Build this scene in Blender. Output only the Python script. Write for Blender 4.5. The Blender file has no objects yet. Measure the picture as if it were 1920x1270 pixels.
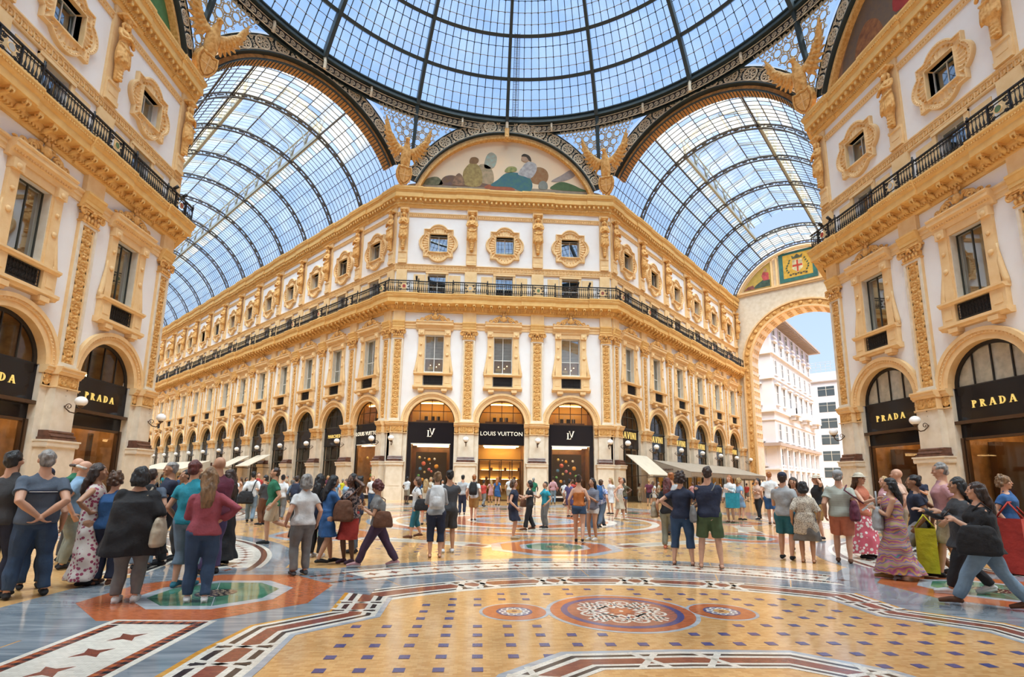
import bpy, math, random
import numpy as np
from mathutils import Matrix, Vector
random.seed(7); RNG = np.random.default_rng(7)
PI = math.pi
S = bpy.context.scene
COL = S.collection

# ---------------------------------------------------------------- camera
def setup_camera():
    yaw, pit, rol = 0.0616, 0.1678, 0.0144
    xr = Vector((math.cos(yaw), -math.sin(yaw), 0)); fh = Vector((math.sin(yaw), math.cos(yaw), 0)); zz = Vector((0, 0, 1))
    F = fh*math.cos(pit) + zz*math.sin(pit); U0 = -fh*math.sin(pit) + zz*math.cos(pit)
    R = xr*math.cos(rol) + U0*math.sin(rol); U = -xr*math.sin(rol) + U0*math.cos(rol)
    cam = bpy.data.cameras.new('camera'); o = bpy.data.objects.new('camera', cam); COL.objects.link(o)
    M = Matrix.Identity(4)
    for i in range(3):
        M[i][0] = R[i]; M[i][1] = U[i]; M[i][2] = -F[i]
    M[0][3], M[1][3], M[2][3] = -1.6574, -18.6617, 1.3416
    o.matrix_world = M
    cam.sensor_fit = 'HORIZONTAL'; cam.sensor_width = 36.0
    cam.lens = 954.805/1920*36.0
    cam.shift_x = (960-957.7477)/1920
    cam.shift_y = (743.0606-635)/1920
    cam.clip_start = 0.05; cam.clip_end = 1000
    S.camera = o
setup_camera()

# ---------------------------------------------------------------- world, sun, exposure
def setup_light():
    w = bpy.data.worlds.new('sky'); S.world = w; w.use_nodes = True
    nt = w.node_tree; nt.nodes.clear()
    out = nt.nodes.new('ShaderNodeOutputWorld'); bg = nt.nodes.new('ShaderNodeBackground')
    tc = nt.nodes.new('ShaderNodeTexCoord'); sep = nt.nodes.new('ShaderNodeSeparateXYZ')
    ramp = nt.nodes.new('ShaderNodeValToRGB')
    nt.links.new(tc.outputs['Generated'], sep.inputs[0]); nt.links.new(sep.outputs['Z'], ramp.inputs[0])
    e = ramp.color_ramp.elements
    e[0].position = 0.0; e[0].color = (0.56, 0.70, 0.84, 1)
    e[1].position = 0.95; e[1].color = (0.33, 0.46, 0.80, 1)
    m = ramp.color_ramp.elements.new(0.35); m.color = (0.42, 0.56, 0.82, 1)
    nt.links.new(ramp.outputs[0], bg.inputs[0]); bg.inputs[1].default_value = 0.66
    nt.links.new(bg.outputs[0], out.inputs[0])
    l = bpy.data.lights.new('sun', 'SUN'); l.energy = 7.8; l.angle = math.radians(65); l.color = (1.0, 0.955, 0.87)
    o = bpy.data.objects.new('sun', l); COL.objects.link(o)
    o.rotation_euler = Vector((-0.03, 0.33, -0.94)).to_track_quat('-Z', 'Y').to_euler()
    o.location = (6, -30, 60)
setup_light()
S.view_settings.view_transform = 'Standard'; S.view_settings.look = 'None'
S.view_settings.gamma = 1.0; S.view_settings.use_curve_mapping = False
S.view_settings.exposure = 1.06
S.cycles.max_bounces = 8; S.cycles.diffuse_bounces = 4; S.cycles.glossy_bounces = 3
S.cycles.transparent_max_bounces = 14; S.cycles.transmission_bounces = 4
S.cycles.use_denoising = True
S.cycles.sample_clamp_indirect = 6.0
S.cycles.caustics_reflective = False; S.cycles.caustics_refractive = False

# ---------------------------------------------------------------- materials
MATS = {}
def nodes(name):
    m = bpy.data.materials.new(name); m.use_nodes = True
    nt = m.node_tree; b = nt.nodes['Principled BSDF']
    return m, nt, b
def mat(name, col, rough=0.6, metal=0.0, noise=0.0, scale=8.0, bump=0.0, bscale=None, spec=0.5, col2=None, emit=None, estr=0.0):
    if name in MATS: return MATS[name]
    m, nt, b = nodes(name)
    b.inputs['Roughness'].default_value = rough; b.inputs['Metallic'].default_value = metal
    b.inputs['Specular IOR Level'].default_value = spec
    b.inputs['Base Color'].default_value = (*col, 1)
    if emit is not None:
        b.inputs['Emission Color'].default_value = (*emit, 1); b.inputs['Emission Strength'].default_value = estr
    if noise or bump:
        tc = nt.nodes.new('ShaderNodeTexCoord')
        nz = nt.nodes.new('ShaderNodeTexNoise'); nz.inputs['Scale'].default_value = scale; nz.inputs['Detail'].default_value = 5
        nt.links.new(tc.outputs['Object'], nz.inputs['Vector'])
        if noise:
            mx = nt.nodes.new('ShaderNodeMix'); mx.data_type = 'RGBA'
            c2 = col2 if col2 is not None else tuple(max(0, c*(1-noise)) for c in col)
            mx.inputs[6].default_value = (*col, 1); mx.inputs[7].default_value = (*c2, 1)
            mr = nt.nodes.new('ShaderNodeMapRange'); mr.inputs['From Min'].default_value = 0.35; mr.inputs['From Max'].default_value = 0.68
            nt.links.new(nz.outputs['Fac'], mr.inputs['Value']); nt.links.new(mr.outputs[0], mx.inputs[0])
            nt.links.new(mx.outputs[2], b.inputs['Base Color'])
        if bump:
            n2 = nt.nodes.new('ShaderNodeTexNoise'); n2.inputs['Scale'].default_value = bscale or scale*3; n2.inputs['Detail'].default_value = 4
            nt.links.new(tc.outputs['Object'], n2.inputs['Vector'])
            bp = nt.nodes.new('ShaderNodeBump'); bp.inputs['Strength'].default_value = bump; bp.inputs['Distance'].default_value = 0.02
            nt.links.new(n2.outputs['Fac'], bp.inputs['Height']); nt.links.new(bp.outputs[0], b.inputs['Normal'])
    MATS[name] = m
    return m
def mosaic(name, col, col2, size=0.022, rough=0.12, mortar=0.25, vein=0.0):
    """small tesserae laid in rows; colour varies tessera to tessera"""
    m, nt, b = nodes(name)
    b.inputs['Roughness'].default_value = rough
    tc = nt.nodes.new('ShaderNodeTexCoord')
    br = nt.nodes.new('ShaderNodeTexBrick'); br.inputs['Scale'].default_value = 1.0/size/4
    br.inputs['Color1'].default_value = (*col, 1); br.inputs['Color2'].default_value = (*col2, 1)
    br.inputs['Mortar'].default_value = (*[c*(1-mortar) for c in col], 1)
    br.inputs['Mortar Size'].default_value = 0.012; br.inputs['Bias'].default_value = -0.15
    br.inputs['Brick Width'].default_value = 0.5; br.inputs['Row Height'].default_value = 0.25
    nt.links.new(tc.outputs['Object'], br.inputs['Vector'])
    nz = nt.nodes.new('ShaderNodeTexNoise'); nz.inputs['Scale'].default_value = 0.9; nz.inputs['Detail'].default_value = 3
    nt.links.new(tc.outputs['Object'], nz.inputs['Vector'])
    hs = nt.nodes.new('ShaderNodeHueSaturation'); mr = nt.nodes.new('ShaderNodeMapRange')
    mr.inputs['From Min'].default_value = 0.3; mr.inputs['From Max'].default_value = 0.7; mr.inputs['To Min'].default_value = 0.82; mr.inputs['To Max'].default_value = 1.12
    nt.links.new(nz.outputs['Fac'], mr.inputs['Value']); nt.links.new(mr.outputs[0], hs.inputs['Value'])
    nt.links.new(br.outputs['Color'], hs.inputs['Color']); nt.links.new(hs.outputs[0], b.inputs['Base Color'])
    rr = nt.nodes.new('ShaderNodeMapRange'); rr.inputs['To Min'].default_value = rough*0.7; rr.inputs['To Max'].default_value = rough*1.7
    nt.links.new(nz.outputs['Fac'], rr.inputs['Value']); nt.links.new(rr.outputs[0], b.inputs['Roughness'])
    bp = nt.nodes.new('ShaderNodeBump'); bp.inputs['Strength'].default_value = 0.12; bp.inputs['Distance'].default_value = 0.002
    n2 = nt.nodes.new('ShaderNodeTexNoise'); n2.inputs['Scale'].default_value = 6
    nt.links.new(tc.outputs['Object'], n2.inputs['Vector']); nt.links.new(n2.outputs['Fac'], bp.inputs['Height']); nt.links.new(bp.outputs[0], b.inputs['Normal'])
    MATS[name] = m; return m
def marble(name, col, col2, rough=0.12, scale=1.6, stretch=(1, 6, 1)):
    m, nt, b = nodes(name); b.inputs['Roughness'].default_value = rough
    tc = nt.nodes.new('ShaderNodeTexCoord'); mp = nt.nodes.new('ShaderNodeMapping'); mp.inputs['Scale'].default_value = stretch
    nz = nt.nodes.new('ShaderNodeTexNoise'); nz.inputs['Scale'].default_value = scale; nz.inputs['Detail'].default_value = 9; nz.inputs['Distortion'].default_value = 1.2
    r = nt.nodes.new('ShaderNodeValToRGB'); r.color_ramp.elements[0].position = 0.36; r.color_ramp.elements[1].position = 0.66
    r.color_ramp.elements[0].color = (*col2, 1); r.color_ramp.elements[1].color = (*col, 1)
    nt.links.new(tc.outputs['Object'], mp.inputs[0]); nt.links.new(mp.outputs[0], nz.inputs['Vector'])
    nt.links.new(nz.outputs['Fac'], r.inputs[0]); nt.links.new(r.outputs[0], b.inputs['Base Color'])
    MATS[name] = m; return m
def skyglass(name, tint, haze, hcol, gloss=0.06, scale=0.5):
    """thin roof glass: mostly clear, partly a dusty white film that scatters the daylight"""
    m = bpy.data.materials.new(name); m.use_nodes = True; nt = m.node_tree; nt.nodes.clear()
    out = nt.nodes.new('ShaderNodeOutputMaterial'); tr = nt.nodes.new('ShaderNodeBsdfTransparent'); tl = nt.nodes.new('ShaderNodeBsdfTranslucent')
    tr.inputs[0].default_value = (*tint, 1); tl.inputs[0].default_value = (*hcol, 1)
    tc = nt.nodes.new('ShaderNodeTexCoord'); nz = nt.nodes.new('ShaderNodeTexNoise'); nz.inputs['Scale'].default_value = scale; nz.inputs['Detail'].default_value = 6
    mr = nt.nodes.new('ShaderNodeMapRange'); mr.inputs['From Min'].default_value = 0.38; mr.inputs['From Max'].default_value = 0.66
    mr.inputs['To Min'].default_value = haze*0.45; mr.inputs['To Max'].default_value = min(1, haze*1.6)
    nt.links.new(tc.outputs['Object'], nz.inputs['Vector']); nt.links.new(nz.outputs['Fac'], mr.inputs['Value'])
    mx = nt.nodes.new('ShaderNodeMixShader'); nt.links.new(mr.outputs[0], mx.inputs[0])
    nt.links.new(tr.outputs[0], mx.inputs[1]); nt.links.new(tl.outputs[0], mx.inputs[2])
    gl = nt.nodes.new('ShaderNodeBsdfGlossy'); gl.inputs['Roughness'].default_value = 0.05; m2 = nt.nodes.new('ShaderNodeMixShader'); m2.inputs[0].default_value = gloss
    nt.links.new(mx.outputs[0], m2.inputs[1]); nt.links.new(gl.outputs[0], m2.inputs[2]); nt.links.new(m2.outputs[0], out.inputs[0])
    MATS[name] = m; return m
def paneglass(name, tint=(0.85, 0.9, 0.9), fac=0.12):
    m = bpy.data.materials.new(name); m.use_nodes = True; nt = m.node_tree; nt.nodes.clear()
    out = nt.nodes.new('ShaderNodeOutputMaterial'); tr = nt.nodes.new('ShaderNodeBsdfTransparent'); gl = nt.nodes.new('ShaderNodeBsdfGlossy')
    tr.inputs[0].default_value = (*tint, 1); gl.inputs['Roughness'].default_value = 0.02
    fr = nt.nodes.new('ShaderNodeFresnel'); fr.inputs[0].default_value = 1.5
    ad = nt.nodes.new('ShaderNodeMath'); ad.operation = 'ADD'; ad.inputs[1].default_value = fac; nt.links.new(fr.outputs[0], ad.inputs[0])
    ge = nt.nodes.new('ShaderNodeNewGeometry'); sb = nt.nodes.new('ShaderNodeMath'); sb.operation = 'SUBTRACT'; sb.inputs[0].default_value = 1.0; nt.links.new(ge.outputs['Backfacing'], sb.inputs[1])
    mu = nt.nodes.new('ShaderNodeMath'); mu.operation = 'MULTIPLY'; nt.links.new(ad.outputs[0], mu.inputs[0]); nt.links.new(sb.outputs[0], mu.inputs[1])
    mx = nt.nodes.new('ShaderNodeMixShader'); nt.links.new(mu.outputs[0], mx.inputs[0]); nt.links.new(tr.outputs[0], mx.inputs[1]); nt.links.new(gl.outputs[0], mx.inputs[2])
    nt.links.new(mx.outputs[0], out.inputs[0]); MATS[name] = m; return m

OCHRE = mat('ochre_stone', (0.82, 0.52, 0.19), 0.75, noise=0.35, scale=2.6, bump=0.6, bscale=45, col2=(0.76, 0.43, 0.13))
OCHREL = mat('pale_ochre_stone', (0.84, 0.58, 0.30), 0.75, noise=0.25, scale=3.0, bump=0.4, bscale=45, col2=(0.79, 0.51, 0.24))
GOLD = mat('carved_golden_stucco', (0.82, 0.48, 0.17), 0.7, noise=0.4, scale=7, bump=0.6, bscale=40, col2=(0.58, 0.27, 0.06))
PLASTER = mat('white_plaster', (0.85, 0.82, 0.81), 0.85, noise=0.08, scale=0.8, col2=(0.82, 0.765, 0.74))
CREAM = mat('cream_pier_stone', (0.78, 0.68, 0.55), 0.6, noise=0.2, scale=2.5, col2=(0.68, 0.57, 0.43), bump=0.08)
BROWNM = mat('brown_marble', (0.17, 0.075, 0.05), 0.3, noise=0.5, scale=5)
IRON = mat('black_iron', (0.022, 0.018, 0.017), 0.45, metal=0.3)
STEEL = mat('dark_blue_iron', (0.035, 0.05, 0.055), 0.5, metal=0.2)
RIBM = mat('brown_black_iron', (0.05, 0.04, 0.035), 0.55)
RIBG = mat('pale_grey_iron', (0.38, 0.38, 0.33), 0.6)
FRET = mat('cream_painted_iron', (0.82, 0.68, 0.50), 0.7, noise=0.3, scale=3)
RUST = mat('rusty_orange_metal', (0.66, 0.32, 0.10), 0.7, noise=0.5, scale=4)
LATT = mat('lattice_grey_gold', (0.62, 0.50, 0.34), 0.7, noise=0.3, scale=3)
BRONZE = mat('bronze', (0.10, 0.055, 0.03), 0.35, metal=0.6)
BLACKG = mat('black_gloss_panel', (0.010, 0.008, 0.010), 0.12, spec=0.25)
FRAMEM = mat('dark_window_frame', (0.045, 0.042, 0.03), 0.5)
WHITEF = mat('white_window_frame', (0.72, 0.70, 0.66), 0.5)
CURT = mat('grey_blind_fabric', (0.42, 0.40, 0.38), 0.9, noise=0.3, scale=4)
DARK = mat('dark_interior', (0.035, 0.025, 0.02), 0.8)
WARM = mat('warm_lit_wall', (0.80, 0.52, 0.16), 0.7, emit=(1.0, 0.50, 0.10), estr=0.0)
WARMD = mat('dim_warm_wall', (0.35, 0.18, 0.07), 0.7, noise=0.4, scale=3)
LAMPW = mat('warm_lamp', (1, 0.8, 0.5), 0.5, emit=(1.0, 0.70, 0.32), estr=7.0)
LAMPG = mat('white_glass_globe', (0.90, 0.88, 0.86), 0.25)
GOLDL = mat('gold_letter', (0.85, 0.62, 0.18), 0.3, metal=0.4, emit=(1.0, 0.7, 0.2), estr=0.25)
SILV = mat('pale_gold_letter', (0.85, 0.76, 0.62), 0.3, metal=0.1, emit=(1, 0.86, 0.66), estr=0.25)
AWN = mat('cream_awning_cloth', (0.62, 0.53, 0.41), 0.85, noise=0.1, scale=1.5)
AWN2 = mat('taupe_awning_cloth', (0.36, 0.29, 0.22), 0.85, noise=0.15, scale=1.2)
BRICKW = mat('white_city_stone', (0.56, 0.57, 0.60), 0.8, noise=0.06, scale=0.5)
GREYST = mat('grey_city_stone', (0.30, 0.25, 0.22), 0.8)
WINDK = mat('dark_city_glass', (0.05, 0.07, 0.08), 0.1, spec=0.8)
WOODB = mat('brown_wood', (0.24, 0.105, 0.035), 0.35, noise=0.4, scale=3)
GROOF = skyglass('dome_glass', (0.66, 0.84, 0.97), 0.06, (0.80, 0.92, 1.0), 0.05, 0.35)
GVAULT = skyglass('vault_glass', (0.70, 0.86, 0.98), 0.085, (0.88, 0.92, 0.96), 0.05, 0.45)
GDIRT = skyglass('stained_vault_glass', (0.78, 0.78, 0.68), 0.26, (0.74, 0.68, 0.52), 0.03, 0.8)
GWIN = paneglass('window_glass', (0.85, 0.9, 0.9), 0.30); GSKY = paneglass('sky_reflecting_glass', (0.8, 0.9, 0.95), 0.55); GSHOP = paneglass('shop_glass', (0.95, 0.92, 0.88), 0.0)

# ---------------------------------------------------------------- mesh building
class MB:
    def __init__(s): s.v = []; s.f = []; s.sm = []; s.mi = []; s.mats = []; s.cur = 0; s.smooth = False
    def m(s, material):
        if material not in s.mats: s.mats.append(material)
        s.cur = s.mats.index(material); return s
    def add(s, vs, fs, smooth=None):
        n = len(s.v); s.v.extend([tuple(map(float, p)) for p in vs])
        s.f.extend([tuple(i+n for i in f) for f in fs]); k = s.smooth if smooth is None else smooth
        s.sm.extend([k]*len(fs)); s.mi.extend([s.cur]*len(fs)); return s
    def box(s, x0, x1, y0, y1, z0, z1):
        return s.add([(x0,y0,z0),(x1,y0,z0),(x1,y1,z0),(x0,y1,z0),(x0,y0,z1),(x1,y0,z1),(x1,y1,z1),(x0,y1,z1)],
                     [(0,3,2,1),(4,5,6,7),(0,1,5,4),(1,2,6,5),(2,3,7,6),(3,0,4,7)])
    def bx(s, cx, cz, w, h, e0, e1): # facade box: centre x, bottom z, out from e0 to e1 (out = -y)
        return s.box(cx-w/2, cx+w/2, -e1, -e0, cz, cz+h)
    def poly(s, pts, y0, y1): # polygon in xz, extruded in y
        n = len(pts); vs = [(p[0], y0, p[1]) for p in pts]+[(p[0], y1, p[1]) for p in pts]
        fs = [tuple(range(n)), tuple(range(2*n-1, n-1, -1))]+[(i, i+n, (i+1) % n+n, (i+1) % n) for i in range(n)]
        return s.add(vs, fs)
    def polyz(s, pts, z0, z1): # polygon in xy, extruded in z (ccw)
        n = len(pts); vs = [(p[0], p[1], z0) for p in pts]+[(p[0], p[1], z1) for p in pts]
        fs = [tuple(range(n-1, -1, -1)), tuple(range(n, 2*n))]+[(i, (i+1) % n, (i+1) % n+n, i+n) for i in range(n)]
        return s.add(vs, fs)
    def prof(s, pr, x0, x1, k0=0.0, k1=0.0): # closed profile [(e,z)], extruded along x, ends mitred by k*e
        n = len(pr); vs = [(x0-k0*e, -e, z) for e, z in pr]+[(x1+k1*e, -e, z) for e, z in pr]
        fs = [tuple(range(n)), tuple(range(2*n-1, n-1, -1))]+[(i, i+n, (i+1) % n+n, (i+1) % n) for i in range(n)]
        return s.add(vs, fs)
    def tube(s, pts, r, n=6, closed=False, caps=True, smooth=True):
        pts = [Vector(p) for p in pts]; N = len(pts); rr = r if hasattr(r, '__len__') else [r]*N
        vs = []; fs = []; prev = None
        for i, p in enumerate(pts):
            a = pts[(i-1) % N] if (closed or i > 0) else p; b = pts[(i+1) % N] if (closed or i < N-1) else p
            t = (b-a); t = t.normalized() if t.length > 1e-9 else Vector((0,0,1))
            if prev is None:
                u = t.orthogonal().normalized()
            else:
                u = (prev - t*prev.dot(t)); u = u.normalized() if u.length > 1e-6 else t.orthogonal().normalized()
            prev = u; w = t.cross(u)
            for k in range(n):
                a_ = 2*PI*k/n; vs.append(p+(u*math.cos(a_)+w*math.sin(a_))*rr[i])
        for i in range(N if closed else N-1):
            j = (i+1) % N
            for k in range(n):
                fs.append((i*n+k, i*n+(k+1) % n, j*n+(k+1) % n, j*n+k))
        if caps and not closed:
            fs.append(tuple(range(n-1, -1, -1))); fs.append(tuple((N-1)*n+k for k in range(n)))
        return s.add(vs, fs, smooth)
    def lathe(s, pr, cx, cy, n=16, smooth=True): # [(r,z)]
        vs = []; fs = []
        for r, z in pr:
            for k in range(n): vs.append((cx+r*math.cos(2*PI*k/n), cy+r*math.sin(2*PI*k/n), z))
        for i in range(len(pr)-1):
            for k in range(n): fs.append((i*n+k, i*n+(k+1) % n, (i+1)*n+(k+1) % n, (i+1)*n+k))
        fs.append(tuple(range(n-1, -1, -1))); fs.append(tuple((len(pr)-1)*n+k for k in range(n)))
        return s.add(vs, fs, smooth)
    def ell(s, c, r, n=12, m=8, R=None):
        vs = []; fs = []
        for i in range(1, m):
            a = PI*i/m
            for k in range(n): vs.append(Vector((r[0]*math.sin(a)*math.cos(2*PI*k/n), r[1]*math.sin(a)*math.sin(2*PI*k/n), r[2]*math.cos(a))))
        vs.append(Vector((0,0,r[2]))); vs.append(Vector((0,0,-r[2])))
        if R is not None: vs = [R @ v for v in vs]
        vs = [v+Vector(c) for v in vs]; T = len(vs)-2
        for i in range(m-2):
            for k in range(n): fs.append((i*n+k, (i+1)*n+k, (i+1)*n+(k+1) % n, i*n+(k+1) % n))
        for k in range(n): fs.append((T, k, (k+1) % n)); fs.append((T+1, (m-2)*n+(k+1) % n, (m-2)*n+k))
        return s.add(vs, fs, True)
    def ring(s, cx, cz, r0, r1, e0, e1, a0, a1, n=16): # flat arch ring in the xz plane
        vs = []; fs = []
        for i in range(n+1):
            a = a0+(a1-a0)*i/n; c, q = math.cos(a), math.sin(a)
            vs += [(cx+r0*c, -e1, cz+r0*q), (cx+r1*c, -e1, cz+r1*q), (cx+r1*c, -e0, cz+r1*q), (cx+r0*c, -e0, cz+r0*q)]
        for i in range(n):
            for k in range(4): fs.append((4*i+k, 4*i+(k+1) % 4, 4*(i+1)+(k+1) % 4, 4*(i+1)+k))
        fs.append((3,2,1,0)); fs.append((4*n, 4*n+1, 4*n+2, 4*n+3))
        return s.add(vs, fs)
    def mesh(s, name='m'):
        me = bpy.data.meshes.new(name); me.from_pydata(s.v, [], s.f)
        for mt in s.mats: me.materials.append(mt)
        if len(s.mats) > 1: me.polygons.foreach_set('material_index', s.mi)
        if any(s.sm): me.polygons.foreach_set('use_smooth', s.sm)
        me.update(); return me
    def fix(s):
        import bmesh
        me = s.mesh(); bm = bmesh.new(); bm.from_mesh(me); bmesh.ops.recalc_face_normals(bm, faces=bm.faces); bm.to_mesh(me); bm.free(); return me

def part(name, me, parent=None, loc=(0,0,0), rz=0.0, sc=None, label=None, kind=None, rot=None):
    if isinstance(me, MB): me = me.fix()
    o = bpy.data.objects.new(name, me); COL.objects.link(o)
    o.location = loc; o.rotation_euler = rot if rot is not None else (0, 0, rz)
    if sc: o.scale = sc
    if parent is not None: o.parent = parent
    if label: o['label'] = label
    if kind: o['kind'] = kind
    return o
def tag(o, label, cat, group=None, kind=None):
    o['label'] = label; o['category'] = cat
    if group: o['group'] = group
    if kind: o['kind'] = kind
    return o
def empty(name, label, cat, loc=(0,0,0), rz=0.0, group=None, kind=None, sc=None):
    o = bpy.data.objects.new(name, None); COL.objects.link(o); o.location = loc; o.rotation_euler = (0,0,rz); o.empty_display_size = 0.2
    if sc: o.scale = sc
    return tag(o, label, cat, group, kind)
CACHE = {}
def cached(key, fn):
    if key not in CACHE:
        r = fn(); CACHE[key] = r.fix() if isinstance(r, MB) else r
    return CACHE[key]
def seg(a0, a1, n): return [a0+(a1-a0)*i/n for i in range(n+1)]
def spiral(cx, cz, r0, r1, a0, turns, n=18): # in xz
    out = []
    for i in range(n+1):
        t = i/n; a = a0+turns*2*PI*t; r = r0+(r1-r0)*t; out.append((cx+r*math.cos(a), cz+r*math.sin(a)))
    return out
ORD = ['first', 'second', 'third', 'fourth', 'fifth', 'sixth', 'seventh', 'eighth', 'ninth', 'tenth', 'eleventh', 'twelfth', 'thirteenth', 'fourteenth', 'fifteenth', 'sixteenth']

# overall sizes
WA = 14.5; B = 5.1394; CC = 0.5791; SS = 3*B+2*CC; A = WA/2**.5+SS/2; BA = 4.8507; C2 = 0.3107
TAN = math.tan(PI/8)
# ---------------------------------------------------------------- fused shapes: volumes merged into one continuous skin (done in one pass at the end)
JOBS = []
def fuse(mb, voxel, dec=1.0, smooth=1, post=None):
    me = mb.mesh('fused'); JOBS.append((me, voxel, dec, smooth, post)); return me
def run_jobs():
    tmp = []
    for me, vx, dec, sm, post in JOBS:
        o = bpy.data.objects.new('tmp', me); COL.objects.link(o)
        r = o.modifiers.new('r', 'REMESH'); r.mode = 'VOXEL'; r.voxel_size = vx; r.use_smooth_shade = True
        if sm:
            s_ = o.modifiers.new('s', 'SMOOTH'); s_.iterations = sm; s_.factor = 0.5
        if dec < 1.0:
            d = o.modifiers.new('d', 'DECIMATE'); d.ratio = dec
        tmp.append(o)
    dg = bpy.context.evaluated_depsgraph_get(); dg.update()
    for o, (me, vx, dec, sm, post) in zip(tmp, JOBS):
        new = bpy.data.meshes.new_from_object(o.evaluated_get(dg))
        new.materials.clear()
        for m in me.materials: new.materials.append(m)
        new.polygons.foreach_set('material_index', [0]*len(new.polygons))
        new.polygons.foreach_set('use_smooth', [True]*len(new.polygons))
        if post:
            n = len(new.vertices); co = np.empty(n*3); no = np.empty(n*3)
            new.vertices.foreach_get('co', co); new.vertices.foreach_get('normal', no)
            new.vertices.foreach_set('co', post(co.reshape(-1,3), no.reshape(-1,3)).ravel())
        new.update()
        bpy.data.objects.remove(o)
        me.user_remap(new); bpy.data.meshes.remove(me)

# ---------------------------------------------------------------- carved reliefs
def gridrelief(w, L, step, lines, blobs, amp, base=0.0, edge=0.0, y0=0.0):
    nx = max(4, int(w/step)); nz = max(4, int(L/step))
    xs = np.linspace(-w/2, w/2, nx+1); zs = np.linspace(0, L, nz+1); X, Z = np.meshgrid(xs, zs); P = np.c_[X.ravel(), Z.ravel()]
    h = np.zeros(len(P))
    for pts, rad in lines:
        pts = np.array(pts)
        lo = pts.min(0)-rad*3; hi = pts.max(0)+rad*3
        k = np.where((P[:,0] > lo[0]) & (P[:,0] < hi[0]) & (P[:,1] > lo[1]) & (P[:,1] < hi[1]))[0]
        if len(k) == 0: continue
        d2 = ((P[k][:,None,:]-pts[None])**2).sum(2).min(1); h[k] = np.maximum(h[k], np.exp(-d2/rad**2))
    for (cx, cz, rx, rz_, a) in blobs:
        dx = P[:,0]-cx; dz = P[:,1]-cz; c, q = math.cos(a), math.sin(a)
        d = ((dx*c+dz*q)/rx)**2+((-dx*q+dz*c)/rz_)**2
        h = np.maximum(h, np.sqrt(np.clip(1-d, 0, 1))*1.05)
    H = (base+amp*h)
    v = np.c_[P[:,0], -(y0+H), P[:,1]]
    m = MB().m(GOLD); N = nx+1
    fs = [(j*N+i, j*N+i+1, (j+1)*N+i+1, (j+1)*N+i) for j in range(nz) for i in range(nx)]
    m.add(v, fs, True); return m
def arab(w, L, mod):
    """candelabra ornament: mirrored scrolls, leaves, vases up a strip"""
    lines = []; blobs = []; n = int(round(L/mod)); mod = L/n
    for i in range(n):
        z = i*mod; k = i % 3
        for sg in (-1, 1):
            cx, cz = sg*w*0.23, z+mod*0.36
            lines.append(([(cx+sg*(x-cx), zz) for x, zz in spiral(cx, cz, w*0.20, w*0.03, -PI/2, 1.35, 26)], w*0.055))
            lines.append(([(sg*w*0.05+sg*w*0.3*t, z+mod*(0.62+0.3*t*t)) for t in np.linspace(0, 1, 8)], w*0.05))
            blobs.append((sg*w*0.30, z+mod*0.80, w*0.13, w*0.05, sg*0.9)); blobs.append((sg*w*0.16, z+mod*0.66, w*0.12, w*0.045, -sg*0.6))
            blobs.append((sg*w*0.34, z+mod*0.10, w*0.10, w*0.05, -sg*0.7)); blobs.append((sg*w*0.14, z+mod*0.93, w*0.10, w*0.045, sg*1.2))
        blobs.append((0, z+mod*0.36, w*0.10, w*0.10, 0)); blobs.append((0, z+mod*0.12, w*0.14, w*0.07, 0))
        if k == 0: blobs += [(0, z+mod*0.70, w*0.12, w*0.20, 0), (0, z+mod*0.92, w*0.18, w*0.06, 0)]
        elif k == 1: blobs += [(0, z+mod*0.72, w*0.17, w*0.12, 0), (0, z+mod*0.88, w*0.07, w*0.09, 0)]
        else: blobs += [(0, z+mod*0.62, w*0.09, w*0.13, 0), (0, z+mod*0.84, w*0.14, w*0.13, 0)]
        lines.append(([(0, z+t*mod) for t in np.linspace(0, 1, 10)], w*0.04))
    return lines, blobs
def pilaster_relief():
    l, b = arab(0.52, 6.0, 0.62); m = gridrelief(0.52, 6.0, 0.022, l, b, 0.055, 0.0); return m
def frieze_relief(w):
    lines = []; blobs = []; H = 0.46; n = max(1, int(round(w/0.42))); d = w/n
    for i in range(n):
        cx = -w/2+(i+0.5)*d
        blobs += [(cx, 0.14, 0.05, 0.11, 0), (cx, 0.33, 0.045, 0.10, 0)]
        for sg in (-1, 1):
            lines.append(([(cx+sg*(x-cx), z) for x, z in spiral(cx+d*0.24, 0.26, 0.10, 0.02, -PI*0.6, 1.2, 20)], 0.022))
            blobs += [(cx+sg*d*0.2, 0.09, 0.09, 0.035, sg*0.7), (cx+sg*d*0.28, 0.40, 0.08, 0.03, -sg*0.5)]
    return gridrelief(w, H, 0.022, lines, blobs, 0.05)

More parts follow.
